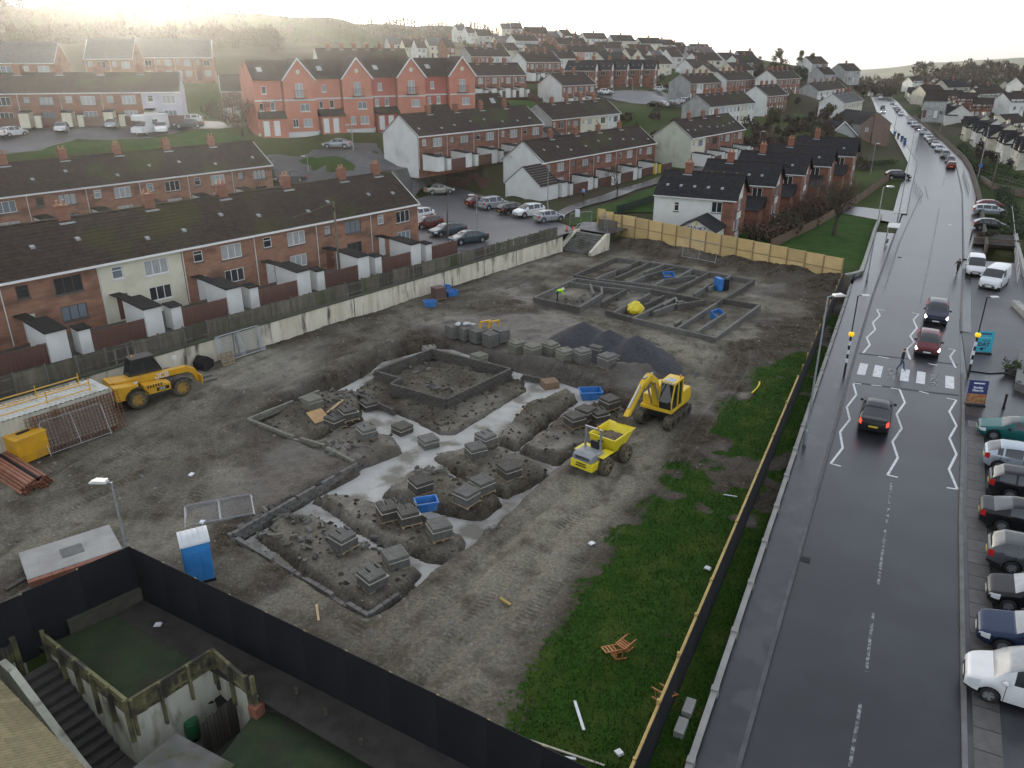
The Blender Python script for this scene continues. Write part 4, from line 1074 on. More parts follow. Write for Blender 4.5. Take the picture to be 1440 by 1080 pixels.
 b = MB(); b.tube([(-ov,depth / 2,z0 + rs + .0),(L + ov,depth / 2,z0 + rs + .0)],.13,6); b.build('ridge',M_roofm if roof in (M_roofm,M_roof) and detail > 1 else roof,rf)
 if detail > 0:
  b = MB(); b.box(-ov,L + ov,-over - .09,-over - .002,z0 - .10,z0 + .02); b.build('gutter',M_upvc if detail > 1 else M_sillw,t)
  b = MB(); b.box(-.02,L + .02,-over + .0,-.002,E - .16,E - .10); b.build('soffit',M_upvc,t)
 for cx in (chim if chim is not None else [uw * (k + 1) for k in range(n - 1)]):
  chimney(t,rf,cx,depth / 2,E + rise,m=chim_m or M_brick)
 r = random.Random(int(L * 10) + n)
 for k in range(vents):
  a = r.uniform(.2,.55); put('roof_vent',cached('vent',lambda: MB().prism([(-.16,-.05),(.16,.12),(.16,.2),(-.16,.12)],-.16,.16,Matrix(((0,1,0,0),(1,0,0,0),(0,0,1,0),(0,0,0,1)))).mesh('roof_vent',M_lead)),rf,(L * (k + .5 + r.uniform(-.2,.2)) / vents,depth / 2 * a,E + rise * a + .06))
 if yard: yard(t,uw,n,L)
 return t
# ---- yards with white outhouses in front of a row
def yards(out=3.0,wm=M_rend,fh=1.35,last_yellow=False,skip=(),wide=1.35,canopy=True,dh=0.0):
 def f(t,uw,n,L):
  for u in range(n):
   if u in skip: continue
   x = u * uw + uw * .06; w = M_yellowp if (last_yellow and u == n - 1) else wm
   outhouse(t,x,wide,min(out,3.1),2.1,w if w is wm else M_rend,M_flat,y0=-max(0,out - 3.1),pitch=.22)
   o2 = outhouse(t,x + wide + .75,.8,min(out,3.1) * .36,1.75,w,M_flat,y0=-out + min(out,3.1) * .36,pitch=.1)
   boardfence(t,x + wide + 1.6,(u + 1) * uw + uw * .05,-out + .05,fh,M_bfence)
   if w is not wm:
    put('pier',cached('ypier',lambda: MB().box(0,.3,-.35,0,0,2.1).mesh('pier',M_yellowp)),t,(x,-out - .02,0))
 return f
# ================================================================== the rows and houses of the town
# nearest row, above the retaining wall
def rowp(s,o,z): q = Vector((.6225,.7826,0)) * s + Vector((-.7826,.6225,0)) * o; return Vector((q.x,q.y,z))
R2_UW = 6.9; S0 = 60.5 - 7 * R2_UW
terrace('brick_terrace','long brown brick terrace with mossy roof and white outhouses behind the retaining wall',rowp(S0,61.2,1.65),7 * R2_UW,38.5,7.8,4.85,2.9,7,M_brick2,M_brick2,M_brick2,M_roofm,{2: M_cream},2,
  chim=[R2_UW * k for k in (1,2,3,4,5,6)] + [7 * R2_UW - 2.2],yard=yards(5.4,M_rend,1.4),vents=12)
p,L,hdg,e,d = PL['row1']
terrace('brick_terrace','brown brick terrace with four chimneys, second row back at the left',p,L,hdg,7.6,4.9,2.8,6,M_brick2,M_brick2,M_brick2,M_roof,None,2,yard=yards(2.6,M_rend,1.4),vents=8)
p,L,hdg,e,d = PL['row0']
terrace('brick_terrace','hazy brick terrace ending in a lilac house, behind the motorhome',p,L,hdg,7.2,4.9,2.6,5,M_brick,M_brick,M_lilac,M_roof,{4: M_lilac},2,yard=yards(2.6,M_cream,1.4))
for key,lab,n,w,g in (('top1','hazy brick house pair with a wide roof at the top left under the wood',2,M_brick2,M_brick2),('top2','hazy brick house with a plain gable, second from left under the wood',2,M_brick2,M_brick2),('top3','hazy brick terrace at the top left beside the sun glow',4,M_brick2,M_brick2)):
 p,L,hdg,e,d = PL[key]; terrace('brick_house',lab,p,L,hdg,9,4.9,3.6,n,w,g,g,M_roofg,None,1,chim=[],cat='house')
p,L,hdg,e,d = PL['whiteE']
terrace('gabled_house','brick house with white gable left of the salmon houses',p,L,hdg,7,4.9,2.7,2,M_brick,M_rend,M_brick,M_roof,None,1,chim=[L * .6],cat='house',yard=yards(2.4,M_rend))
p,L,hdg,e,d = PL['blkG']
tG = terrace('brick_terrace','brick terrace with a big white gable in front of the salmon houses',p,L,hdg,7.4,4.9,2.75,5,M_brick,M_rend,M_brick,M_roof,None,2,yard=yards(3.6,M_rend,1.5),vents=8)
p,L,hdg,e,d = PL['blkH']
tH = terrace('brick_terrace','mossy roofed brick terrace with a white side house and yellow end outhouse',p,L,hdg,7.4,4.9,2.75,5,M_brick,M_rend,M_brick,M_roofm,None,2,yard=yards(3.4,M_rend,1.5,True),vents=9)
# white side house on its gable
o = put('side_house',MB().prism([(-4.2,-1),(2.2,-1),(2.2,2.2),(-1.0,4.7),(-4.2,2.2)],0,4.6,Matrix(((0,-1,0,0),(1,0,0,0),(0,0,1,0),(0,0,0,1)))).mesh('side_house',M_rend),tH,(.0,1.3,0)); o['label'] = 'white lean-to house with a steep dark roof on the gable end'
def gab(x0,x1,ya,yb,ze,zr,m,root,name='roof',ov=.15,ym=None):
 ym = (ya + yb) / 2 if ym is None else ym; b = MB(); sl = (zr - ze) / abs(ym - ya)
 for y0,s in ((ya,-1),(yb,1)):
  y_ = y0 + s * ov; z_ = ze - sl * ov; q = [(x0 - ov,y_,z_),(x1 + ov,y_,z_),(x1 + ov,ym,zr),(x0 - ov,ym,zr)]
  for k in range(9):
   a,c = k / 9,(k + 1) / 9; l = lambda t,i: tuple(Vector(q[i]).lerp(Vector(q[3 - i]),t))
   p0,p1,p2,p3 = l(a,0),l(a,1),l(c,1),l(c,0)
   b.quad((p0[0],p0[1],p0[2] + .05),(p1[0],p1[1],p1[2] + .05),(p2[0],p2[1],p2[2] + .015),(p3[0],p3[1],p3[2] + .015))
  b.quad(q[0],q[1],(q[1][0],q[1][1],q[1][2] + .05),(q[0][0],q[0][1],q[0][2] + .05))
  for e_ in (0,1): b.quad(q[0 + e_],q[3 - e_],(q[3 - e_][0],q[3 - e_][1],q[3 - e_][2] + .03),(q[e_][0],q[e_][1],q[e_][2] + .06))
 return b.build(name,m,root,fixn=False)
gab(-4.6,0,-2.9,3.5,2.2,4.7,M_roof,tH,'side_roof')
p,L,hdg,e,d = PL['blkI']
terrace('brick_terrace','brick terrace with a green-tinged white gable and cream outhouses behind the end-on houses',p,L,hdg,7.6,4.9,2.8,4,M_brick,M_green,M_brick,M_roof,{0: M_cream},2,yard=yards(3.4,M_rend,1.5),vents=8)
p,L,hdg,e,d = PL['blkP']
tP = terrace('brick_terrace','brick and white terrace with a grey gable above the mossy roofed row',p,L,hdg,7.2,4.9,2.6,5,M_brick,M_greyr,M_rend,M_roof,{2: M_cream,3: M_cream,4: M_rend},2)
o = put('side_house',MB().prism([(-3,-1),(2,-1),(2,2.0),(-.5,3.6),(-3,2.0)],0,3.4,Matrix(((0,-1,0,0),(1,0,0,0),(0,0,1,0),(0,0,0,1)))).mesh('side_house',M_greyr),tP,(0,.5,0)); gab(-3.4,0,-2.5,2.5,2.0,3.6,M_roof,tP,'side_roof')
# ---- four salmon town houses
UW = PINKL / 4
dk = Vector((PINKD.x,PINKD.y,0)).normalized()
for u in range(4):
 p = PINK0 + dk * (UW * u); p.z = PINK0.z + .1 * u
 t = thing('salmon_town_house',('tall salmon town house nearest the bare tree, leftmost of the four','tall salmon town house, second from the left of the four','tall salmon town house, third from the left of the four','tall red-salmon town house at the right end of the four')[u],'house',p,R(90 - PINKH),'salmon town houses')
 t.scale = (1,1,1.11)
 wall = M_salmon if u < 3 else M_salmon; E = 7.3; D = 8.5; gx0,gx1 = UW * .46,UW * .98
 side = M_red if u >= 2 else M_salmon
 ops = [(1.2,1.9,5.4,6.4),(.6,1.2,3.2,4.2),(2.3,3.0,3.2,4.3),(UW * .30,UW * .30 + .95,.05,2.2)]
 b = MB(); facade(b,0,gx0,-3.5,E,ops,y=0); b.build('wall',side,t,fixn=False)
 for q in ops[:3]: window(t,(q[0] + q[1]) / 2,q[2],q[1] - q[0],q[3] - q[2],1,0,sill=M_sillw)
 put('door',cached('pdoor',lambda: MB().box(.01,.94,.05,.1,0,2.1).mesh('door',M_doorw)),t,(UW * .30,0,.06))
 gc = (gx0 + gx1) / 2; gh = E + 2.6; yb = -.9
 ops = [(gc - .6,gc + .6,4.9,6.7),(gc - .1,gc + 1.4,3.0,4.0),(gc - 1.5,gc - .6,.9,2.0),(gc + .2,gc + 1.6,.9,2.0)]
 b = MB(); facade(b,gx0,gx1,-3.5,E,ops,y=yb)
 b.tri((gx0,yb,E),(gx1,yb,E),(gc,yb,gh)); b.quad((gx0,0,-3.5),(gx0,yb,-3.5),(gx0,yb,E),(gx0,0,E)); b.quad((gx1,yb,-3.5),(gx1,0,-3.5),(gx1,0,E),(gx1,yb,E)); b.build('front_gable',wall,t,fixn=False)
 for k,q in enumerate(ops): window(t,(q[0] + q[1]) / 2,q[2],q[1] - q[0],q[3] - q[2],2,0,sill=M_sillw,y=yb)
 b = MB(); b.box(gc - 1.0,gc + 1.0,yb - .55,yb - .02,4.76,4.86)
 for k in range(11): x = gc - .97 + 1.94 * k / 10; b.box(x - .012,x + .012,yb - .54,yb - .515,4.86,5.75)
 b.box(gc - 1,gc + 1,yb - .55,yb - .5,5.75,5.8); b.box(gc - 1,gc - .96,yb - .55,yb - .02,5.75,5.8); b.box(gc + .96,gc + 1,yb - .55,yb - .02,5.75,5.8); b.build('balcony',M_dfr,t)
 MB().lathe([(.32,yb - .04),(.32,yb - .005)],14,(gc,0,E + .9),'y').build('roundel',M_cream,t)
 b = MB(); b.box(0,gx0 - .002,-.05,-.003,4.42,4.62); b.box(gx0 - .002,gx1 + .04,yb - .05,yb - .003,4.42,4.62); b.build('string_course',M_sillw,t)
 b = MB(); b.box(0,gx0 - .002,-.06,-.003,-.7,.25); b.box(gx0 - .06,gx1 + .05,yb - .06,yb - .003,-.7,.25); b.build('plinth',M_sillw,t)
 b = MB(); b.poly([(0,0,-3.5),(0,0,E),(0,D / 2,E + 2.45),(0,D,E),(0,D,-3.5)]); b.poly([(UW,0,-3.5),(UW,D,-3.5),(UW,D,E),(UW,D / 2,E + 2.45),(UW,0,E)]); b.quad((0,D,-3.5),(UW,D,-3.5),(UW,D,E),(0,D,E)); b.build('side_wall',wall,t,fixn=False)
 b = MB(); roofslope(b,UW + .0,E - .15,D / 2 + .25,2.6,-.25,0,.5); roofslope(b,UW,E - .15,D / 2 + .25,2.6,D + .25,0,1.0,True); r = b.build('roof',M_roof,t,fixn=False)
 b = MB(); ov = .22; yr = D * .46
 for sx,a in ((-1,gx0 - ov),(1,gx1 + ov)):
  za = E - ov * 2.6 / ((gx1 - gx0) / 2)
  for k in range(8):
   f0,f1 = k / 8,(k + 1) / 8; x0,x1 = a + (gc - a) * f0,a + (gc - a) * f1; z0,z1 = za + (gh - za) * f0,za + (gh - za) * f1
   b.quad((x0,yb - .2,z0 + .09),(x0,yr,z0 + .09),(x1,yr,z1 + .06),(x1,yb - .2,z1 + .06))
 b.build('gable_roof',M_roof,t,fixn=False)
 b = MB()
 for sx,a in ((-1,gx0 - ov),(1,gx1 + ov)): za = E - ov * 2.6 / ((gx1 - gx0) / 2); b.bar((a,yb - .24,za),(gc,yb - .24,gh + .02),.2,.06,(0,1,0))
 b.build('bargeboard',M_upvc,t)
 rl = put('rooflight',MB().box(-.4,.4,-.55,.55,0,.08).mesh('rooflight',M_gcurt),t,(1.6,1.9,E + 1.18)); rl.rotation_euler = (math.atan2(2.45,D / 2),0,0)
 b = MB(); b.box(.35,gx0 - .05,-1.5,-.003,-.6,2.15); b.build('porch',side,t); b = MB(); b.prism([(-1.75,2.16),(-.01,2.16),(-.01,3.1)],.2,gx0 - .02,Matrix(((0,1,0,0),(1,0,0,0),(0,0,1,0),(0,0,0,1)))); b.build('porch_roof',M_roof,t)
 for k,x in enumerate((1.0,2.6)): put('door',cached('pdoor2',lambda: MB().box(-.45,.45,-.05,0,0,2.0).mesh('door',M_doorw)),t,(x,-1.505,-.1))
 b = MB(); b.tube([(gx0 - .12,-.08,0),(gx0 - .12,-.08,E)],.05,6); b.build('downpipe',M_dfr,t)
t = thing('side_annexe','low house with cream porch and rooflight right of the salmon town houses','house',PINK0 + PINKD + PINKU * .5,R(90 - PINKH))
b = MB(); b.box(0,4.2,0,6,-3,2.6); b.build('wall',M_brick2,t); b = MB(); b.box(4.202,6.2,1,5,-3,2.0); b.build('porch',M_cream,t); r = gab(0,6.2,0,6,2.6,5.2,M_roof,t)
o = put('rooflight',MB().box(-.45,.45,-.6,.6,0,.08).mesh('rooflight',M_gcurt),t,(4.0,1.4,3.95)); o.rotation_euler = (math.atan2(2.6,3),0,0)
# ---- houses end-on to the road
JL = ('white and brick house with a lean-to shed bearing blue graffiti behind the plywood hoarding','brick end-on house with white gable panels, second from the plywood hoarding','brick end-on house with white gable panels, third from the plywood hoarding, behind the bare tree','brick end-on house with white gable panels, fourth from the plywood hoarding','brick end-on house with white gable panels, farthest from the plywood hoarding, near the side road')
def endon(p,u,label,white_front=False,L=9.8,D=7.0,scale=1.0,detail=2,name='gabled_house',group=None,hdg=118,wall=None):
 """local x runs towards the gable that faces the road, the camera-side wall is on y=0"""
 t = thing(name,label,'house',p + hd(hdg + 180) * L,R(90 - hdg),group); E = 4.9; rise = 2.5; wall = wall or M_brick
 ops = [(2.6,3.2,3.0,4.1),(L - 2.6,L - 1.3,3.2,4.5)]
 b = MB(); facade(b,0,L - 1.3,-1,E,ops);
 b.build('wall',M_rend if white_front else wall,t,fixn=False); b = MB(); b.quad((L - 1.3,0,-1),(L,0,-1),(L,0,E),(L - 1.3,0,E)); b.build('wall',wall,t,fixn=False)
 window(t,2.9,3.0,.6,1.1,1,1); window(t,L - 1.95,3.2,1.3,1.3,2,0,pm=M_gdark)
 b = MB(); ops2 = [(1.2,2.0,.9,2.1),(2.6,4.2,3.1,4.4),(2.6,4.2,.7,2.0)]; bb = MB(); facade(bb,0,D,-1,E,ops2)
 M2 = Matrix(((0,-1,0,L),(1,0,0,0),(0,0,1,0),(0,0,0,1))); bb.v = [tuple(M2 @ Vector(v)) for v in bb.v]; bb.tri((L,0,E),(L,D,E),(L,D / 2,E + rise)); bb.build('gable',wall,t,fixn=False)
 for q in ops2: window(t,0,0,q[1] - q[0],q[3] - q[2],2,0,off=(L,(q[0] + q[1]) / 2,q[2]),rz_=R(90))
 b = MB(); b.box(L + .003,L + .06,2.4,4.4,-.8,.6); b.box(L + .003,L + .06,2.4,4.4,2.12,2.98); b.poly([(L + .06,2.4,4.5),(L + .06,4.4,4.5),(L + .06,4.4,6.2),(L + .06,3.5,6.9),(L + .06,2.4,6.4)]); b.build('gable_panel',M_rend,t,fixn=False)
 b = MB(); b.quad((L,D,-1),(0,D,-1),(0,D,E),(L,D,E)); b.poly([(0,0,-1),(0,0,E),(0,D / 2,E + rise),(0,D,E),(0,D,-1)]); b.build('back_wall',wall,t,fixn=False)
 b = MB(); roofslope(b,L + .6,E - .14,D / 2 + .25,rise + .18,-.25,-.15,.36); roofslope(b,L + .6,E - .14,D / 2 + .25,rise + .18,D + .25,-.15,1,True)
 for gx in (-.15,L + .45):
  for y0 in (-.25,D + .25): b.quad((gx,y0,E - .26),(gx,y0,E - .1),(gx,D / 2,E + rise + .05),(gx,D / 2,E + rise - .12))
 r = b.build('roof',M_roofb,t,fixn=False)
 b = MB(); b.tube([(-.15,D / 2,E + rise + .04),(L + .45,D / 2,E + rise + .04)],.12,6); b.build('ridge',M_roofm,r)
 chimney(t,r,L * .32,D / 2,E + rise - .1,.9,.7,1.2,2,M_redbrick)
 for k in range(5): put('roof_vent',cached('vent',lambda: None),r,(1.2 + k * 1.7,1.3,E + .95))
 b = MB(); b.box(-.1,L + .4,-.35,-.262,E - .24,E - .12); b.build('gutter',M_pipew,t)
 return t
tJ = [endon(p,i,JL[i],i == 0,group='end-on houses') for i,p in enumerate(JH)]
j0 = tJ[0]
# graffitied lean-to shed of the first one, lower wings of the others
b = MB(); b.prism([(4.6,-1),(9.0,-1),(9.0,1.9),(6.8,3.0),(4.6,1.9)],-4.6,-.003); sh_ = b.build('lean_to',M_rend,j0)
b = MB()
for k in range(2):
 a,c = ((4.3,1.72),(6.8,3.05)) if k == 0 else ((9.3,1.72),(6.8,3.05))
 b.quad((a[0],-4.9,a[1]),(a[0],-.003,a[1]),(c[0],-.003,c[1]),(c[0],-4.9,c[1])); b.quad((a[0],-4.9,a[1] + .1),(a[0],-.003,a[1] + .1),(c[0],-.003,c[1] + .1),(c[0],-4.9,c[1] + .1))
 b.quad((a[0],-4.9,a[1]),(a[0],-4.9,a[1] + .1),(c[0],-4.9,c[1] + .1),(c[0],-4.9,c[1])); b.quad((a[0],-4.9,a[1]),(a[0],-.003,a[1]),(a[0],-.003,a[1] + .1),(a[0],-4.9,a[1] + .1))
b.build('lean_to_roof',M_roofb,j0)
b = MB(); rg = random.Random(4); M_graf = mat('blue_spray_paint',(.02,.05,.22),rough=.6); M_grafy = mat('yellow_spray_paint',(.45,.45,.10),rough=.6)
for k in range(9):
 x = 5.7 + k * .26; z = 2.0 + .2 * math.sin(k * .39) ** 2; pts = [(x + rg.uniform(-.16,.16),z + rg.uniform(-.24,.24)) for _ in range(5)]
 for (xa,za),(xc,zc) in zip(pts,pts[1:]): b.bar((xa,-4.606,za),(xc,-4.606,zc),.07,.006,(0,1,0))
b.build('graffiti',M_graf,sh_)
b = MB(); b.box(6.65,6.95,-4.607,-4.602,2.35,2.75); b.build('graffiti',M_grafy,sh_)
for t in tJ[1:]:
 b = MB(); b.box(5.5,9.0,-3.4,-.003,-1,2.1); b.build('wing',M_brick,t); b = MB(); b.prism([(-3.7,2.05),(-.01,2.05),(-.01,3.4)],5.3,9.2,Matrix(((0,1,0,0),(1,0,0,0),(0,0,1,0),(0,0,0,1)))); b.build('wing_roof',M_roofb,t)
# ---- blocks up the hill
HB = [('m1','brick block with a bright white gable above the lawn',3,M_brick,M_rend,M_brick,M_roof),('m2','brick row with white garages right of the salmon houses',4,M_brick,M_brick,M_brick,M_roof),('m3','brick row with a white gable, above and left of the white gabled block',4,M_brick,M_rend,M_rend,M_roof),
 ('m4','brick and white row with grey gable high behind the salmon houses',4,M_brick,M_greyr,M_rend,M_roof),('m5','white and pink fronted row with a brown gable high on the hill',5,M_rend,M_brick,M_rend,M_roof),('m5b','brown roofed row tucked above the white and pink row',3,M_brick,M_brick,M_brick,M_roof),('m8','long white row with dark doors near the hill top',6,M_rend,M_rend,M_rend,M_roof),
 ('m10','brick row with a grey-white gable by the parked cars',5,M_brick,M_greyr,M_brick,M_roof),('m11','brick row with a white gable next along from the grey gabled one',5,M_brick,M_rend,M_rend,M_roof),('m12','white fronted terrace with dark roof behind the round bush',6,M_rend,M_greyr,M_cream,M_roof),
 ('m13','brick row with tall white gable beside the bare trees',4,M_brick,M_rend,M_brick,M_roof),('m14','brick row with a white gable below the evergreen trees',5,M_brick,M_rend,M_brick,M_roof),('m15','white gabled row with many chimneys near the road',5,M_cream,M_rend,M_rend,M_roofg),('m16','grey gabled row behind the row of many chimneys',5,M_rend,M_greyr,M_rend,M_roof),('m17','big grey gabled house on the skyline left of the road',2,M_greyr,M_greyr,M_greyr,M_roof),
 ('rowB','long dark roofed row with a white gable peeping over the salmon houses',7,M_brick,M_rend,M_brick,M_roof),('u1','small cream house with green garden on the hill',2,M_cream,M_cream,M_cream,M_roof),('u2','white fronted brick row end below the pink row',2,M_brick,M_rend,M_rend,M_roof),('v1','small pale house above the garages',2,M_cream,M_greyr,M_cream,M_roof),('v2','dark roofed house below the pink fronted row',3,M_rend,M_brick,M_rend,M_roof)]
for key,lab,n,w,gl,gr,rf in HB:
 p,L,hdg,e,d = PL[key]; u = None
 if key == 'm5': u = {1: M_salmon,3: M_brick}
 if key == 'm12': u = {4: M_cream,1: M_lilac}
 if key == 'm4': u = {2: M_rend,3: M_rend}
 if key == 'm10': u = {1: M_rend}
 terrace('terrace_block',lab,p,L,hdg,7.2,4.9,2.5,n,w,gl,gr,rf,u,1,yard=yards(2.4,M_rend,1.4) if key in ('m1','m2','m3') else None,winset='pairs' if key in ('m8','m12','m15','m5') else None,chim=[L * k / 5 for k in (1,2,3,4)] if key == 'm15' else None)
SK = [('p1','cream',M_cream),('p2','white',M_rend),('p3','brown brick',M_brick),('p4','small brown brick',M_brick),('p5','tall white',M_rend),('p6','narrow brick',M_brick),('p7','white gabled',M_rend),('p8','pale',M_cream),('p9','brick',M_brick),('p10','white',M_rend),('p11','long pale',M_greyr),('p12','grey',M_greyr),('p13','long low grey',M_greyr),
 ('q0','white',M_rend),('q1','white',M_rend),('q2','pale grey',M_greyr),('q3','cream',M_cream),('r0','grey',M_greyr),('r1','cream',M_cream),('r2','white',M_rend),('r3','pale',M_cream),('r4','brown',M_brick),('s1','cream',M_cream),('s2','cream',M_cream),('s3','cream',M_cream),('s4','white',M_rend),('s5','white',M_rend),('s6','grey',M_greyr),('s7','grey',M_greyr),('s8','white gabled',M_rend),('s9','grey',M_greyr)]
WHERE = {'p': 'on the hilltop skyline','q': 'under the line of tall trees','r': 'behind the salmon roofs','s': 'in the stepped upper row'}
ORD = ['first','second','third','fourth','fifth','sixth','seventh','eighth','ninth','tenth','eleventh','twelfth','thirteenth','fourteenth','fifteenth','sixteenth','seventeenth','eighteenth','nineteenth','twentieth']
cnt = {}
for key,colr,w in SK:
 p,L,hdg,e,d = PL[key]; g = key[0]; i = cnt.get(g,0); cnt[g] = i + 1
 terrace('hill_house','%s house %s, %s from the left' % (colr,WHERE[g],ORD[i]),p,L,hdg,8,4.9,3.0,max(1,int(L / 6)),w,w,w,M_roof if i % 3 else M_roofg,None,0 if g != 's' else 1,chim=[L * .85],cat='house',group='houses ' + WHERE[g])
for i,p in enumerate(EG):
 endon(Vector((p.x,p.y,p.z - 4.9)),i,'brick end-on house with white gable panels in the hillside echelon, %s from the left' % ORD[i],False,8.5,6.5,group='echelon houses on the hill',hdg=112)
# ---- big brown house and grey gable near the side road
pK = P(1206,204,.2); t = thing('brown_house','big brown gabled house with a flat chimney breast beside the road','house',pK,R(90 - 82)); b = MB(); E = 5.2
b.poly([(0,0,-1),(8.2,0,-1),(8.2,0,E),(4.1,0,E + 2.6),(0,0,E)]); M_brownr = mat('brown_render',(.17,.115,.09),(.21,.14,.11),scale=.8,rough=.9); b.build('gable',M_brownr,t,fixn=False)
b = MB(); b.quad((0,0,-1),(0,15,-1),(0,15,E),(0,0,E)); b.quad((8.2,0,-1),(8.2,15,-1),(8.2,15,E),(8.2,0,E)); b.poly([(0,15,-1),(8.2,15,-1),(8.2,15,E),(4.1,15,E + 2.6),(0,15,E)]); b.build('wall',M_greyr,t,fixn=False)
b = MB(); b.box(3.3,4.9,-.35,-.003,-1,E + 2.45); c = b.build('chimney_breast',M_brownr,t)
for s_ in (0,1):
 b = MB(); x0 = -.3 if s_ == 0 else 8.5; z0 = E - .2
 for k in range(8): f0,f1 = k / 8,(k + 1) / 8; b.quad((x0 + (4.1 - x0) * f0,-.15,z0 + 2.85 * f0 + .06),(x0 + (4.1 - x0) * f0,15.2,z0 + 2.85 * f0 + .06),(x0 + (4.1 - x0) * f1,15.2,z0 + 2.85 * f1 + .02),(x0 + (4.1 - x0) * f1,-.15,z0 + 2.85 * f1 + .02))
 b.build('roof',M_roofb,t,fixn=False)
window(t,1.8,3.2,.8,1.0,1,0,y=-.09)
# the grey gable in front of it
pN = P(1163,203,1.0); t = thing('grey_bungalow','grey gabled house with white bargeboards behind the end-on houses','house',pN,R(90 - 74)); b = MB(); b.poly([(0,0,-2),(8,0,-2),(8,0,2.2),(4,0,5.2),(0,0,2.2)]); b.quad((8,0,-2),(8,9,-2),(8,9,2.2),(8,0,2.2)); b.build('wall',M_greyr,t,fixn=False)
b = MB();
for x0 in (-.35,8.35):
 for k in range(6): f0,f1 = k / 6,(k + 1) / 6; z0 = 1.98; b.quad((x0 + (4 - x0) * f0,-.3,z0 + 3.3 * f0 + .06),(x0 + (4 - x0) * f0,9.2,z0 + 3.3 * f0 + .06),(x0 + (4 - x0) * f1,9.2,z0 + 3.3 * f1 + .02),(x0 + (4 - x0) * f1,-.3,z0 + 3.3 * f1 + .02))
b.build('roof',M_roofb,t,fixn=False); b = MB(); b.bar((-.35,-.34,1.95),(4,-.34,5.28),.2,.05,(0,1,0)); b.bar((8.35,-.34,1.95),(4,-.34,5.28),.2,.05,(0,1,0)); b.build('bargeboard',M_upvc,t)
# ---- houses across the road: twin gabled fronts
M_pebble = mat('pebbledash_cream',(.50,.47,.38),(.57,.54,.45),scale=1,rough=.9,c3=(.42,.39,.31),scale3=.5); M_pebw = mat('pebbledash_white',(.56,.55,.50),(.63,.62,.57),scale=1,rough=.9)
def twin(p,label,m,hdg=119,W_=9.0,D=8.0):
 t = thing('twin_gabled_house',label,'house',p,R(90 - hdg),'twin-gabled houses across the road'); E = 4.6
 ops = [(1.0,2.3,2.9,4.2),(1.0,2.4,.6,1.9),(W_ - 2.3,W_ - 1.0,2.9,4.2),(W_ - 2.4,W_ - 1.0,.6,1.9),(W_ / 2 - .5,W_ / 2 + .4,.02,2.1)]
 b = MB(); facade(b,0,W_,-2,E,ops)
 for gx in (0,W_ - 3.4): b.tri((gx,0,E),(gx + 3.4,0,E),(gx + 1.7,0,E + 2.3))
 b.build('front_wall',m,t,fixn=False)
 for q in ops[:4]: window(t,(q[0] + q[1]) / 2,q[2],q[1] - q[0],q[3] - q[2],2,0,simple=True)
 put('door',cached('twd',lambda: MB().box(-.44,.44,.05,.1,0,2.05).mesh('door',M_doorb)),t,(W_ / 2 - .05,0,.03))
 b = MB(); b.poly([(0,0,-2),(0,0,E),(0,D / 2,E + 3.0),(0,D,E),(0,D,-2)]); b.poly([(W_,0,-2),(W_,D,-2),(W_,D,E),(W_,D / 2,E + 3.0),(W_,0,E)]); b.quad((0,D,-2),(W_,D,-2),(W_,D,E),(0,D,E)); b.build('side_wall',m,t,fixn=False)
 b = MB(); roofslope(b,W_ + .3,E - .15,D / 2 + .2,3.15,-.2,-.15,.5); roofslope(b,W_ + .3,E - .15,D / 2 + .2,3.15,D + .2,-.15,1,True); r = b.build('roof',M_roofb,t,fixn=False)
 b = MB()
 for gx in (0,W_ - 3.4):
  for x0 in (gx - .25,gx + 3.65):
   for k in range(5): f0,f1 = k / 5,(k + 1) / 5; xm = gx + 1.7; z0 = E - .3; b.quad((x0 + (xm - x0) * f0,-.3,z0 + 2.65 * f0 + .06),(x0 + (xm - x0) * f0,3.4,z0 + 2.65 * f0 + .06),(x0 + (xm - x0) * f1,3.4,z0 + 2.65 * f1 + .02),(x0 + (xm - x0) * f1,-.3,z0 + 2.65 * f1 + .02))
 b.build('gable_roof',M_roofb,t,fixn=False)
 chimney(t,r,W_ / 2,D / 2,E + 2.45,1.0,.6,1.1,2,m)
 b = MB(); b.box(W_ / 2 - 1,W_ / 2 + .9,-1.2,-.003,2.2,2.32); b.build('porch_canopy',M_roofb,t)
 return t
rd2 = Vector((.474,.8805,0))
def rside(s,o,z=-.9):   # metres along the road from the zebra, metres right of the kerb
 p,t_ = along(KR,nearest_s(KR,(38.76,64.57)) + s); return Vector((p.x + t_.y * o,p.y - t_.x * o,z)),math.degrees(math.atan2(t_.x,t_.y))
k = 0
for i,(s_,o_) in enumerate([(122 + 15.5 * k_,(10,9.5,8.5,8,7.5)[k_]) for k_ in range(5)] + [(236 + 15 * k_,8) for k_ in range(15)]):
 p,a = rside(s_,o_); lab = 'twin-gabled %s house across the road, %s from the near end of its row' % (('pale cream','white')[i % 2] if i != 4 else 'yellow',ORD[i])
 twin(p,lab,M_cream if i == 4 else (M_pebble,M_pebw)[i % 2],a + 180)
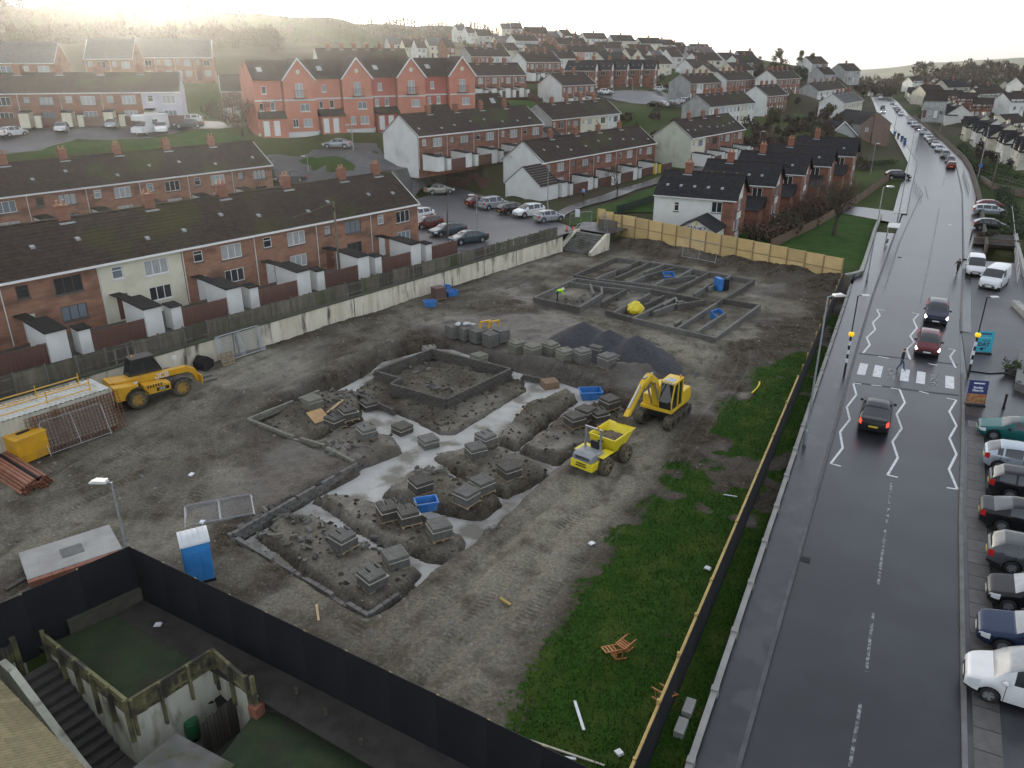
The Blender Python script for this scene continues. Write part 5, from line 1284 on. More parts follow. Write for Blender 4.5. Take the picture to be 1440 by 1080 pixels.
for i,(x,y,t_,xr,h_,w,lab) in enumerate(((1300,141,232,1331,118,M_greyr,'grey gabled block side-on between the twin-gabled rows'),(1396,165,265,1436,60,M_greyr,'pale grey gabled house behind the twin-gabled row at the right edge'),(1378,135,300,1404,75,M_green,'light green gabled bungalow on its own at the right'),(1422,143,260,1442,75,M_rend,'white house with brown gable at the right frame edge'),(1322,138,290,1352,120,M_brick,'brown roofed row with pale verges behind the twin-gabled houses'),(1345,142,270,1372,120,M_brick,'second brown roofed row with pale verges at the right'),(1366,150,255,1396,120,M_brick,'third brown roofed row with pale verges at the right'),(1302,130,320,1330,75,M_cream,'cream gabled house among the back gardens at the right'),(1425,178,200,1450,60,M_cream,'cream house with orange-brown roof at the right frame edge'),(1284,116,420,1296,75,M_rend,'small white house far along the road on the right'),(1350,121,420,1362,75,M_greyr,'small grey gabled bungalow far off at the right'),(1318,124,400,1334,75,M_brick,'small brick house far off at the right'))):
 p,L = plot(x,y,t_,xr,h_,3.6 if i not in (0,) else 4.9); L = abs(L)
 terrace('back_house',lab,p,max(L,6),h_,8,3.6 if i else 4.9,2.6,2,w,M_rend if w is M_brick and i != 11 else w,w,M_roof,None,0,chim=[],cat='house')
# ---- more houses filling the hillside and the valley side, in rows that follow the slope
TAKEN = [v[0] + hd(v[2]) * v[1] * .5 for v in PL.values()] + list(EG) + list(JH)
rf_ = random.Random(31)
for ri,(x0,x1,ya,yb,L_,hdg,where) in enumerate(((760,1000,62,84,13,66,'highest filler row under the skyline'),(700,1010,72,95,14,60,'second filler row of the hillside'),(690,1090,88,108,15,52,'third filler row of the hillside'),(850,1100,104,122,15,44,'lowest filler row of the hillside'),(1290,1440,126,136,12,70,'far valley row across the road'),(1330,1445,140,160,13,66,'near valley row across the road'),(1140,1215,106,122,13,50,'row before the far bend of the road'))):
 k = 0; x = x0
 while x < x1 and k < 20:
  p = PG(x,ya + (yb - ya) * (x - x0) / (x1 - x0)); t_ = p.y * CP - (p.z - CAM_H) * SP
  if t_ < 520 and all((q - p).length > 12 for q in TAKEN):
   w = rf_.choice((M_rend,M_cream,M_brick,M_greyr,M_pebble)); terrace('hill_house','%s house in the %s, %s from the left' % ({'white_render': 'white','cream_render': 'cream','brown_brick': 'brick','grey_render': 'grey','pebbledash_cream': 'pale'}[w.name],where,ORD[k]),p,L_,hdg,7.5,4.8,2.7,2,w,rf_.choice((M_rend,w)),w,rf_.choice((M_roof,M_roof,M_roofb)),None,0,chim=[L_ * .5],cat='house',group=where); TAKEN.append(p); k += 1
  x += L_ * 1100 / max(t_,60) * .55
# ================================================================== things on the site
def SG(x,y,dz=0.0):
 p = P(x,y,0)
 for _ in range(4): z = site_z(p.x,p.y); p = P(x,y,z)
 p.z = z + dz; return p
M_block = mat('concrete_block_grey',(.105,.10,.09),(.15,.145,.132),scale=5,rough=.9,bump=.3,bscale=25,objvar=.16)
M_blockd = mat('concrete_block_damp',(.06,.055,.047),(.092,.086,.074),scale=5,rough=.85,bump=.3,bscale=25,objvar=.18)
M_blocky = mat('concrete_block_fresh',(.145,.142,.112),(.19,.187,.15),scale=5,rough=.9,bump=.3,bscale=25,objvar=.1)
M_pal = mat('pallet_timber',(.22,.165,.095),(.30,.23,.14),scale=5,rough=.85,objvar=.2)
blk = {m.name: MB().box(-.215,.215,-.1,.1,0,.19).mesh('block',m) for m in (M_block,M_blockd,M_blocky)}
def blockwall(label,pts,z0,courses,r,m=M_block,name='block_wall',gaps=0.0,pad=.45):
 t = thing(name,label,'foundation wall'); n = 0
 for a,b in zip(pts,pts[1:]):
  a = Vector((a[0],a[1],0)); b = Vector((b[0],b[1],0)); d = b - a; L = d.length; d.normalize(); ang = math.atan2(d.y,d.x); k = max(1,round(L / pad))
  for c in range(courses):
   top = c == courses - 1
   for i in range(k + (0 if c % 2 else 1)):
    s = L * (i + (.5 if c % 2 else 0)) / k; s = min(max(s,.1),L - .1)
    if top and gaps and r.random() < gaps: continue
    p = a + d * s; o = put('block',blk[m.name],t,(p.x + r.uniform(-.008,.008),p.y + r.uniform(-.008,.008),z0 + c * .2),ang + r.uniform(-.015,.015)); n += 1
    sc = (L / k) / .45; o.scale = (sc * .985,1,1)
 return t
rr = random.Random(21)
pz = lambda q,z: [P(x,y,z) for x,y in q]
blockwall('raised grey blockwork ring of the middle plot on its soil platform',pz([(527,521),(607,490),(718,518),(627,561),(549,539),(564,531),(527,521)],.25),-.55,4,rr,M_blockd)
blockwall('two course block wall along the near left edge of the trenches, beside the toilet',pz([(320,750),(415,806),(515,864)],-.1),-.62,3,rr,gaps=.25)
blockwall('short block wall returning from the near corner of the trenches',pz([(515,864),(560,833)],-.2),-.62,2,rr)
blockwall('block wall along the inner corner of the dirt yard and trenches',pz([(500,652),(420,697),(330,748)],-.05),-.62,3,rr,gaps=.1)
blockwall('low pale block wall at the left tip of the trenches',pz([(449,551),(349,591),(405,613),(457,628)],0),-.25,2,rr,M_blocky,gaps=.12)
blockwall('broken low block wall running on towards the inner corner',pz([(460,630),(498,650)],0),-.3,2,rr,M_blocky,gaps=.4)
blockwall('dark inner block wall between the left soil mounds',pz([(452,558),(500,553),(553,577)],-.3),-.62,2,rr,M_blockd)
blockwall('thin block wall at the head of the main trench beside the brick pack',pz([(735,528),(770,535)],-.3),-.62,2,rr,M_blockd)
# far plot: grid of walls
FPZ = .05
t = thing('far_foundation','grid of low grey blockwork foundation walls at the far end of the site','foundation')
SEG = [((95,175),(285,216)),((285,216),(380,157)),((430,237),(580,160)),((400,230),(510,262)),((510,262),(855,346)),((855,346),(1045,207)),((1045,207),(890,180)),((95,175),(270,95)),((270,95),(590,142)),((590,142),(815,186)),((510,262),(690,176)),((700,303),(860,200)),((860,200),(890,180)),((240,110),(378,132)),((378,132),(380,157)),((380,195),(480,142)),((378,132),(480,142)),((690,176),(700,205)),((700,205),(815,186)),((640,205),(690,176)),((690,285),(712,270)),
 ((265,80),(440,6)),((440,6),(690,42)),((690,42),(1020,102)),((1020,102),(900,178)),((350,98),(400,75)),((400,75),(500,40)),((440,92),(590,24)),((590,24),(690,42)),((330,120),(345,160)),((560,205),(640,168)),((780,318),(900,240)),((600,235),(720,190)),((540,20),(440,62)),((640,36),(560,70)),((760,56),(690,92)),((830,70),(740,118)),((920,85),(830,135)),((500,112),(560,84)),((560,84),(690,48)),((600,125),(640,100)),((640,100),(770,82)),((690,142),(770,100)),((770,160),(872,96)),((600,125),(690,142)),((265,80),(350,98)),((350,98),(500,112)),((500,112),(600,125))]
for i,(a,b) in enumerate(SEG):
 p,q = P(720 + a[0] / 3,360 + a[1] / 3,.45),P(720 + b[0] / 3,360 + b[1] / 3,.45); d = q - p; L = d.length; n = max(1,int(L / 2.2))
 for k in range(n):
  m = MB(); m.box(L * k / n - .06 * (k == 0),L * (k + 1) / n + .06 * (k == n - 1) - .004,-.11,.11,-.4,.44 + (i % 5) * .003); m.build('wall',M_block if i % 3 else M_blockd,t,(p.x,p.y,FPZ),math.atan2(d.y,d.x))
# ---- block stacks
def stack_mesh(seed,m,nl,w=1.0,lying=True):
 def f():
  r = random.Random(seed); b = MB(); z = .12; rows = 9
  for l in range(nl):
   dx,dy = r.uniform(-.02,.02),r.uniform(-.02,.02)
   for i in range(rows):
    for j in range(2):
     if l == nl - 1 and r.random() < .06: continue
     x0 = -w / 2 + w * i / rows; y0 = -w / 2 + w * j / 2; b.box(x0 + .006 + dx,x0 + w / rows - .006 + dx,y0 + .006 + dy,y0 + w / 2 - .006 + dy,z + .003,z + .205 + r.uniform(-.004,.004))
   z += .215
  return b.mesh('blocks',m)
 return cached(('stk',seed,m.name,nl),f)
def pallet_mesh():
 def f():
  b = MB()
  for i in range(6): y = -.5 + i * .2; b.box(-.52,.52,y - .06 + .0,y + .06,.09,.115)
  for x in (-.45,0,.45): b.box(x - .05,x + .05,-.56,.56,0,.088)
  return b.mesh('pallet',M_pal)
 return cached('pallet',f)
def stack(x,y,label,m=M_block,nl=3,rot=0.0,z=None,group='pallets of concrete blocks'):
 p = SG(x,y) if z is None else P(x,y,z); t = thing('block_stack',label,'block stack',(p.x,p.y,(p.z if z is None else z) - .03),rot,group)
 put('pallet',pallet_mesh(),t); o = put('blocks',stack_mesh(rr.randrange(4),m,nl),t); o['kind'] = 'stuff'
 put('strap',cached(('strap',nl),lambda: MB().box(-.515,.515,-.53,.53,.12 + (nl - 1) * .215 - .006,.12 + (nl - 1) * .215 + .018).mesh('strap',mat('pale_packing',(.40,.38,.31),rough=.8))),t)
 return t
ST = [(440,573,'pale block stack at the left tip of the trenches',M_blocky,2),(472,600,'dark block stack beside the tan plywood sheet',M_blockd,2),(491,588,'dark block stack behind the one by the plywood sheet',M_blockd,2),(520,577,'dark block stack in the pool behind the left mound',M_blockd,2),(517,615,'grey block stack at the right tip of the left mound',M_block,2),(566,612,'grey block stack standing in the wet concrete left of centre',M_blockd,2),(603,630,'grey block stack at the edge of the wet concrete in the centre',M_block,2),
 (669,642,'front grey block stack of the pair on the central mound',M_block,2),(684,625,'rear grey block stack of the pair on the central mound',M_block,2),(716,670,'grey block stack at the right end of the central mound',M_blockd,2),(592,690,'grey block stack on the mound left of the blue tub',M_blockd,2),(656,706,'front stack of the pair right of the blue tub',M_block,2),(678,690,'rear stack of the pair right of the blue tub',M_block,2),(547,727,'left dark block stack of the pair below the blue tub',M_blockd,2),(575,733,'right dark block stack of the pair below the blue tub',M_blockd,2),(618,753,'grey block stack at the end of the mound below the blue tub',M_block,2),
 (484,768,'grey block stack in the rubble near the front wall',M_block,2),(525,823,'nearest grey block stack at the front corner of the trenches',M_block,2),(557,795,'grey block stack just behind the nearest one',M_block,2),(674,514,'pale tall block stack inside the blockwork ring',M_blocky,4),(605,500,'pale low block stack in the back corner of the ring',M_blocky,2),(823,588,'dark block stack below the dumper side of the blue tub',M_blockd,2),(842,592,'dark block stack between the blue tub and the dumper',M_blockd,2),(856,573,'dark block stack nearest the excavator bucket',M_blockd,2),(808,598,'very dark block stack on the right soil mound',M_blockd,2),
 (727,496,'leftmost stack of the row before the gravel heap',M_blocky,4),(749,501,'second stack of the row before the gravel heap',M_blocky,4),(774,502,'third, tallest stack of the row before the gravel heap',M_blocky,5),(794,508,'fourth stack of the row before the gravel heap',M_blocky,4),(818,512,'fifth stack of the row before the gravel heap',M_block,5),(853,516,'front right stack of the row before the gravel heap',M_block,4),(840,502,'rear stack of the row tucked against the gravel heap',M_block,4),(868,510,'small rightmost stack of the row at the gravel heap foot',M_block,2)]
for x,y,lab,m,nl in ST: stack(x,y,lab,m,nl + (nl == 2),R(38) + rr.uniform(-.25,.25))
# light grey packs with bags and yellow grabs
for i,(x,y) in enumerate(((638,474),(655,477),(672,481),(690,486),(705,480))):
 p = SG(x,y); b = MB()
 for l in range(3):
  for k in range(3): b.box(-.5 + k * .335,-.175 + k * .335,-.5,.5,.05 + l * .33,.37 + l * .33)
 o = b.build('block_pack',M_block,None,(p.x,p.y,p.z),R(-52)); tag(o,'%s large grey block pack from the left in the short row by the track' % ORD[i],'block pack','large block packs')
p = SG(655,474); b = MB(); r2 = random.Random(9)
for k in range(7):
 x,y = r2.uniform(-.7,.7),r2.uniform(-.4,.4); b.lathe([(.02,0),(.19,.04),(.2,.12),(.03,.19)],8,(x,y,0))
o = b.build('sand_bags',mat('white_sacks',(.5,.5,.48),rough=.9),None,(p.x,p.y,p.z + 1.07),.3,smooth=True); tag(o,'heap of small white sacks on top of the grey block packs','sacks')
M_jcby = mat('plant_yellow',(.62,.33,.012),(.52,.27,.012),scale=1.5,rough=.42,coat=.1,c3=(.30,.19,.06),scale3=.9,lo3=.6,hi3=.75)
M_exy = mat('excavator_yellow',(.68,.44,.02),(.58,.38,.02),scale=1.5,rough=.42,c3=(.28,.21,.08),scale3=.9,lo3=.6,hi3=.75)
M_dmy = mat('dumper_yellow',(.70,.56,.02),(.62,.50,.02),scale=2,rough=.42,c3=(.30,.25,.09),scale3=1.2,lo3=.62,hi3=.75)
for i,(x,y) in enumerate(((683,478),(695,478))):
 p = SG(x,y); t = thing('block_grab',('left','right')[i] + ' yellow steel block grab resting on the grey block packs','block grab',(p.x,p.y,p.z + 1.07),R(30),'yellow block grabs'); b = MB(); b.bar((-.45,0,.5),(.45,0,.5),.12); b.build('beam',M_jcby,t)
 for sx in (-1,1): b = MB(); b.bar((.42 * sx,0,.5),(.5 * sx,0,0),.1); b.build('jaw',M_jcby,t)
# brick pack and wrapped pack
p = SG(773,546); b = MB()
for l in range(4):
 for k in range(5):
  for j in range(2): b.box(-.55 + k * .22,-.34 + k * .22,-.5 + j * .5,-.02 + j * .5,.02 + l * .15,.165 + l * .15)
o = b.build('brick_pack',mat('brown_facing_brick',(.19,.12,.075),(.24,.16,.10),scale=6,rough=.9),None,tuple(p),R(20)); tag(o,'brown brick pack standing at the head of the main trench','brick pack')
p = SG(617,420); t = thing('wrapped_pack','dark red-brown wrapped brick pack near the retaining wall','brick pack',tuple(p),R(38)); b = MB(); b.box(-.55,.55,-.5,.5,.1,1.15); b.build('bricks',mat('wrapped_bricks',(.085,.045,.04),(.12,.07,.06),scale=6,rough=.6),t,bevel=.03); put('pallet',pallet_mesh(),t)
# ---- blue tubs
M_tub = mat('blue_tub_plastic',(.025,.14,.42),(.04,.19,.50),scale=3,rough=.45,c3=(.16,.19,.24),scale3=2,lo3=.6,hi3=.75); M_mort = mat('mortar',(.16,.15,.13),rough=.9)
def tub(x,y,label,s=1.0,rz_=0.5,dz=0.0,tilt=0.0):
 p = SG(x,y,dz); t = thing('mortar_tub',label,'tub',tuple(p),rz_,'blue mortar tubs'); t.rotation_euler = (tilt,0,rz_); t.scale = (s,s,s)
 def f():
  b = MB(); w0,w1,l0,l1,h = .30,.38,.45,.55,.55
  for (x,y,nx,ny) in ((0,-1,1,0),(0,1,1,0),(-1,0,0,1),(1,0,0,1)):
   def c(k,wx,wy,z): return (k * wx if ny == 0 else x * wx,y * wy if ny == 0 else k * wy,z)
   for o_ in (0,.03): b.quad(c(-1,l0 - o_,w0 - o_,0),c(1,l0 - o_,w0 - o_,0),c(1,l1 - o_,w1 - o_,h),c(-1,l1 - o_,w1 - o_,h))
   b.quad(c(-1,l1 + .03,w1 + .03,h),c(1,l1 + .03,w1 + .03,h),c(1,l1 - .03,w1 - .03,h),c(-1,l1 - .03,w1 - .03,h))
   b.quad(c(-1,l1 + .03,w1 + .03,h),c(1,l1 + .03,w1 + .03,h),c(1,l1 + .03,w1 + .03,h - .07),c(-1,l1 + .03,w1 + .03,h - .07))
  b.quad((-l0,-w0,.01),(l0,-w0,.01),(l0,w0,.01),(-l0,w0,.01)); return b.mesh('tub_shell',M_tub)
 put('tub_shell',cached('tubm',f),t); put('mortar',cached('mortm',lambda: MB().box(-.44,.44,-.29,.29,.02,.2).mesh('mortar',M_mort)),t); return t
tub(600,716,'blue tub in the wet concrete between the soil mounds',1.0,.3); tub(605,431,'blue tub standing alone on the track near the retaining wall',1.0,.2); tub(635,416,'blue tub in front of the wrapped brick pack',1.0,.6); tub(628,409,'blue tub behind the wrapped brick pack',.9,1.3)
tub(830,562,'large blue tub on the right mound near the excavator',1.35,.1); tub(1006,447,'blue tub inside the near bay of the far foundation',1.1,.7,0,.5); tub(939,391,'blue tub in the back bays of the far foundation',1.0,.2,0,.5)
p = SG(1014,407); t = thing('pallet_stack','blue and dark upright pallets in the right corner of the far foundation','pallet',tuple(p),R(20)); MB().box(-.6,-.1,-.5,.5,0,1.2).build('crate',M_tub,t,bevel=.03); MB().box(-.06,.5,-.55,.55,0,1.1).build('crate',M_black[0],t,bevel=.03)
# ---- gravel heap
def heap():
 n = 70; xs = np.linspace(-7,7,n); ys = np.linspace(-4.5,4.5,50); X,Y = np.meshgrid(xs,ys,indexing='ij'); Z = np.zeros(X.shape)
 for cx,cy,h,r in ((-2.8,.4,2.1,3.2),(-.4,.1,1.95,3.0),(2.0,-.3,2.05,3.2),(3.6,-.7,1.1,2.2)): Z = np.maximum(Z,h * np.clip(1 - np.hypot(X - cx,(Y - cy) * 1.05) / r,0,1) ** .92)
 Z = Z + fbm(X,Y,2.2,4) * .22 * (Z > .02) - .08
 idx = np.arange(n * 50).reshape(n,50); me = bpy.data.meshes.new('gravel_heap'); me.from_pydata(np.stack([X.ravel(),Y.ravel(),Z.ravel()],1).tolist(),[],np.stack([idx[:-1,:-1].ravel(),idx[1:,:-1].ravel(),idx[1:,1:].ravel(),idx[:-1,1:].ravel()],1).tolist())
 me.polygons.foreach_set('use_smooth',[True] * len(me.polygons)); return me
hm = heap(); hm.materials.append(mat('dark_gravel',(.032,.033,.037),(.055,.056,.062),scale=6,rough=.9,bump=.9,bscale=22)); p = P(862,497,0)
tag(put('gravel_heap',hm,None,(p.x,p.y,0),R(-32)),'dark grey gravel heap with three peaks behind the row of block stacks','gravel heap')
# ---- loose blocks and rubble
LB = [MB().box(-.215,.215,-.1,.1,-.05,.09).mesh('loose_block',M_block),MB().box(-.12,.12,-.1,.1,-.05,.09).mesh('loose_block',M_blockd),MB().box(-.215,.215,-.05,.05,-.05,.16).mesh('loose_block',M_blocky)]
def scatter(cx,cy,n,r,where,rx=1.0):
 for k in range(n):
  a = rr.uniform(0,6.28); q = r * math.sqrt(rr.random()); p = P(cx,cy,0); x,y = p.x + math.cos(a) * q * rx,p.y + math.sin(a) * q
  o = put('loose_block',rr.choice(LB),None,(x,y,site_z(x,y) + .05)); o.rotation_euler = (rr.uniform(-.5,.5),rr.uniform(-.5,.5),rr.uniform(0,6.28)); tag(o,'loose concrete block lying ' + where,'concrete block','loose blocks ' + where)
scatter(400,735,34,1.9,'in the rubble inside the front block wall',1.2); scatter(455,760,12,1.2,'around the stack near the front wall'); scatter(520,755,7,.7,'between the front block stacks'); scatter(470,555,14,1.3,'on the left soil mound'); scatter(600,655,12,1.0,'in the broken pile by the central mound'); scatter(500,545,12,1.0,'at the left foot of the blockwork ring'); scatter(590,510,9,1.1,'inside the blockwork ring'); scatter(480,625,12,1.3,'along the broken low wall'); scatter(620,535,10,1.2,'on the floor of the blockwork ring'); scatter(860,425,26,3.6,'inside the front bays of the far foundation',1.5); scatter(930,390,20,3.2,'inside the back bays of the far foundation',1.5); scatter(690,740,3,.3,'in the trench beside the haul road')
# slates pile and planks
M_plank = mat('sawn_plank',(.36,.26,.13),(.44,.33,.18),scale=5,rough=.8,objvar=.2)
def plank(x0,y0,x1,y1,label,w=.2,h=.05,m=None,z=0.03,cat='plank',group=None,name='plank',dz=0):
 a,b = P(x0,y0,0),P(x1,y1,0); a.z = site_z(a.x,a.y) + z; b.z = site_z(b.x,b.y) + z + dz; mb = MB(); mb.bar((0,0,0),b - a,w,h); o = mb.build(name,m or M_plank,None,tuple(a)); return tag(o,label,cat,group)
plank(722,573,742,557,'left pale plank of the three on the mound by the main trench'); plank(727,576,747,554,'middle pale plank of the three on the mound by the main trench'); plank(733,574,752,556,'right pale plank of the three on the mound by the main trench',z=.08)
plank(445,850,448,872,'short orange plank standing in the dirt by the front hoarding',.1,.04); plank(703,842,718,849,'short yellow timber on the haul road',.12,.08,M_newt); plank(562,592,585,586,'dark plank lying across the pool',.15,.04,M_woodd); plank(565,650,583,637,'pair of planks on the wet concrete',.35,.04,M_woodd); plank(460,578,482,562,'grey plank behind the tan plywood sheet',.2)
M_wht = mat('white_trim',(.66,.68,.70),rough=.4)
plank(808,989,821,1028,'white plastic strip on the grass at the bottom',.1,.04,M_wht); plank(745,1046,850,1079,'long pale timber on the grass at the bottom',.07,.05,mat('pale_timber',(.42,.40,.32),rough=.8)); plank(779,1068,810,1069,'second white plastic strip beside the long pale timber',.1,.04,M_wht); plank(723,1066,741,1077,'short orange board on the dirt at the bottom edge',.25,.04,M_plank); plank(1017,695,1037,698,'thin white strip in the grass by the hoarding',.06,.03,M_wht); plank(772,1085,778,1072,'short pale stake beside the long timber',.06,.05)
p = SG(448,590); b = MB(); b.box(-.6,.6,-.5,.5,0,.02); o = b.build('plywood_sheet',mat('tan_plywood',(.38,.23,.10),(.44,.28,.13),scale=2,rough=.7),None,(p.x,p.y,p.z + .25)); o.rotation_euler = (.5,.1,.9); tag(o,'tan plywood sheet propped on the left soil mound','plywood')
# yellow drainage hose
pts = []
for k in range(9): a = k / 8; q = SG(1057 + 11 * math.sin(a * 1.6),554 - 16 * a); pts.append((q.x,q.y,q.z + .06))
tag(MB().tube(pts,.06,6).build('drain_pipe',M_dmy,None),'curved yellow drain pipe lying on the grass near the hoarding','pipe')
# manhole slab
p = P(105,782,0); t = thing('manhole_slab','grey concrete slab with a square cover behind the black hoarding corner','slab',(p.x,p.y,0),R(38)); b = MB(); b.box(-2.0,1.8,-1.2,1.3,-.2,.32); b.build('slab',M_conc,t,bevel=.03); b = MB(); b.box(-.5,.4,-.4,.4,.321,.345); b.build('cover',M_concd,t)
for k in range(8): MB().box(-2.0 + k * .46,-1.56 + k * .46,-1.46,-1.22,-.15,.3).build('brick_edge',M_redbrick,t)
plank(8,830,35,815,'dark sleeper lying left of the manhole slab, upper one',.25,.15,M_woodd); plank(5,850,45,828,'dark sleeper lying left of the manhole slab, lower one',.25,.15,M_woodd)
# ---- mesh fence panels
M_mesh = mat('fence_mesh',(.30,.31,.32),rough=.45,metal=.6)
def panel_mesh(w=3.4,h=2.0,clad=None,div=0):
 def f():
  b = MB(); b.tube([(-w / 2,0,0),(-w / 2,0,h - .1),(-w / 2 + .1,0,h),(w / 2 - .1,0,h),(w / 2,0,h - .1),(w / 2,0,0)],.022,6); b.tube([(-w / 2,0,.12),(w / 2,0,.12)],.02,6); b.tube([(0,0,.12),(0,0,h)],.018,6)
  return b.mesh('frame',M_galv)
 return cached(('fpf',w,h),f)
def panel_infill(w=3.4,h=2.0):
 def f():
  b = MB()
  for k in range(1,34): x = -w / 2 + w * k / 34; b.box(x - .002,x + .002,-.002,.002,.12,h)
  for k in range(1,9): z = .12 + (h - .12) * k / 9; b.box(-w / 2,w / 2,-.002,.002,z - .002,z + .002)
  return b.mesh('mesh_infill',M_mesh)
 return cached(('fpi',w,h),f)
def fpanel(label,loc,rz_,lean=0.0,w=3.4,h=2.0,n=1,gap=.1,group='mesh fence panels',roll=0.0):
 t = thing('mesh_barrier',label,'fence panel',loc,rz_,group); t.rotation_euler = (lean,roll,rz_)
 for k in range(n):
  put('frame',panel_mesh(w,h),t,(k * .03,k * gap,0)); o = put('mesh_infill',panel_infill(w,h),t,(k * .03,k * gap,0)); o['kind'] = 'stuff'
 return t
a = wp(5.0,-.95); fpanel('stack of grey mesh fence panels leaning on the retaining wall',(a.x,a.y,.05),math.atan2(wd.y,wd.x),R(-16),3.5,2.0,5,-.09)
a = wp(3.4,-1.5); t = thing('pallet','upright timber pallet leaning on the stacked fence panels','pallet',(a.x,a.y,.45),math.atan2(wd.y,wd.x)); t.rotation_euler = (R(75),0,math.atan2(wd.y,wd.x)); put('deck',pallet_mesh(),t)
a = wp(2.0,-.6); o = MB().prism([(-.5,0),(.5,0),(.55,.55),(0,1.0),(-.55,.55)],-.5,.5).build('dog_kennel',M_black[0],None,(a.x,a.y,0),math.atan2(wd.y,wd.x) + .3,bevel=.03); tag(o,'small black gabled box against the retaining wall beside the fence panels','box')
p = SG(310,735); fpanel('grey mesh fence panels lying flat beside the inner block wall',(p.x,p.y,p.z + .12),R(22),R(-88),3.2,2.0,3,.06)
for i,(x,y) in enumerate(((1000,362),)):
 p = P(985,362,.75); fpanel('pale mesh fence panels leaning on the plywood hoarding',(p.x - .35,p.y - .45,.55),math.atan2(YH[1][1] - YH[0][1],YH[1][0] - YH[0][0]),R(-12),4.2,2.1)
p = Vector((8.4,95.6,1.72)); fpanel('mesh fence panel at the top of the concrete steps, left one',tuple(p),R(30),0,3.2,1.9); p = Vector((11.2,94.3,1.72)); fpanel('mesh fence panel at the top of the concrete steps, right one',tuple(p),R(100),0,2.4,1.9)
# ---- portable toilet
M_tlt = mat('toilet_blue',(.03,.20,.52),(.045,.25,.58),scale=1.5,rough=.45); M_tltw = mat('toilet_roof_white',(.52,.54,.55),(.60,.62,.63),scale=2,rough=.5)
p = P(282,812,0); t = thing('portable_toilet','blue portable toilet with an arched white roof by the black hoarding','toilet',(p.x,p.y,0.02),R(-62))
b = MB(); b.box(-.55,.55,-.55,.55,.12,2.0); body = b.build('cabin',M_tlt,t,bevel=.04); b = MB(); b.box(-.58,.58,-.58,.58,0,.12); b.build('base',M_black[0],t)
b = MB()
for k in range(12):
 a0,a1 = math.pi * k / 12,math.pi * (k + 1) / 12; f = lambda a: (-.6 * math.cos(a),2.0 + .34 * math.sin(a))
 (x0,z0),(x1,z1) = f(a0),f(a1); b.quad((x0,-.6,z0),(x1,-.6,z1),(x1,.6,z1),(x0,.6,z0)); b.tri((x0,-.6,z0),(x1,-.6,z1),(0,-.6,2.0)); b.tri((x0,.6,z0),(x1,.6,z1),(0,.6,2.0))
rf = b.build('roof',M_tltw,t)
for k in range(5): y = -.45 + k * .225; MB().tube([(-.56 * math.cos(q),y,2.0 + .36 * math.sin(q)) for q in [math.pi * j / 10 for j in range(11)]],.03,5).build('roof_rib',M_tltw,rf)
for y,nm in ((-.551,'door'),(.551,'back_panel')): MB().box(-.42,.42,min(y,y * 1.03),max(y,y * 1.03),.2,1.9).build(nm,M_tlt,t,bevel=.015)
for x in (-.551,.551):
 for k in range(3): MB().box(min(x,x * 1.035),max(x,x * 1.035),-.42 + k * .3,-.2 + k * .3,.25,1.65).build('side_rib',M_tlt,t)
# ---- container with mesh sheets
M_cont = mat('container_steel',(.42,.40,.33),(.50,.48,.40),scale=1,rough=.7,c3=(.25,.18,.11),scale3=.8,lo3=.58,hi3=.75,stretch=(1,1,.4)); M_rust = mat('rusty_steel',(.13,.055,.028),(.20,.09,.045),scale=4,rough=.85)
c0 = P(166,597,0); ct = thing('site_container','pale corrugated steel container with yellow roof rails at the left','container',(c0.x,c0.y,0),math.atan2(wd.y,wd.x))
def corr(x0,x1,y,z0,z1,axis='x',m=M_cont):
 b = MB(); n = int((x1 - x0) / .28);
 for k in range(n):
  a = x0 + (x1 - x0) * k / n; w = (x1 - x0) / n; ys = (y,y,y + .04,y + .04,y); xs = (a,a + w * .35,a + w * .5,a + w * .85,a + w)
  for i in range(4):
   if axis == 'x': b.quad((xs[i],ys[i],z0),(xs[i + 1],ys[i + 1],z0),(xs[i + 1],ys[i + 1],z1),(xs[i],ys[i],z1))
   elif axis == 'y': b.quad((ys[i],xs[i],z0),(ys[i + 1],xs[i + 1],z0),(ys[i + 1],xs[i + 1],z1),(ys[i],xs[i],z1))
   else: b.quad((xs[i],z0,ys[i]),(xs[i + 1],z0,ys[i + 1]),(xs[i + 1],z1,ys[i + 1]),(xs[i],z1,ys[i]))
 return b
CL = 9.0
corr(-CL,0,.02,.15,2.4).build('side_wall',M_cont,ct,fixn=False); corr(.0,2.4,-.04,.15,2.4,'y').build('end_wall',M_cont,ct,fixn=False); corr(-CL,0,2.44,.0,2.44,'z').build('roof',mat('container_roof',(.45,.46,.42),(.52,.53,.49),scale=1,rough=.6,c3=(.33,.31,.25),scale3=.8),ct,fixn=False)
b = MB(); b.box(-CL,0,0,2.44,.0,.15); b.box(-CL,0,2.40,2.44,.15,2.4); b.build('frame',M_cont,ct)
for x in (-.06,-CL): MB().box(x,x + .08,-.06,.02,.15,2.45).build('corner_post',M_cont,ct)
b = MB();
for y in (.5,1.9): b.tube([(-CL,y,3.0),(-.9,y,3.0)],.035,6); b.tube([(-CL,y,2.6),(-.9,y,2.6)],.035,6)
for x in (-CL + .2,-6.2,-3.4,-.95):
 for y in (.5,1.9): b.tube([(x,y,2.44),(x,y,3.25 if x > -7 else 3.05)],.035,6)
b.build('roof_rail',M_jcby,ct)
ms = thing('rebar_mesh','rusty reinforcing mesh sheets leaning along the container side','steel mesh',tuple(c0 - N38 * .75 + U38 * .25),math.atan2(wd.y,wd.x)); ms.rotation_euler = (R(-14),0,math.atan2(wd.y,wd.x))
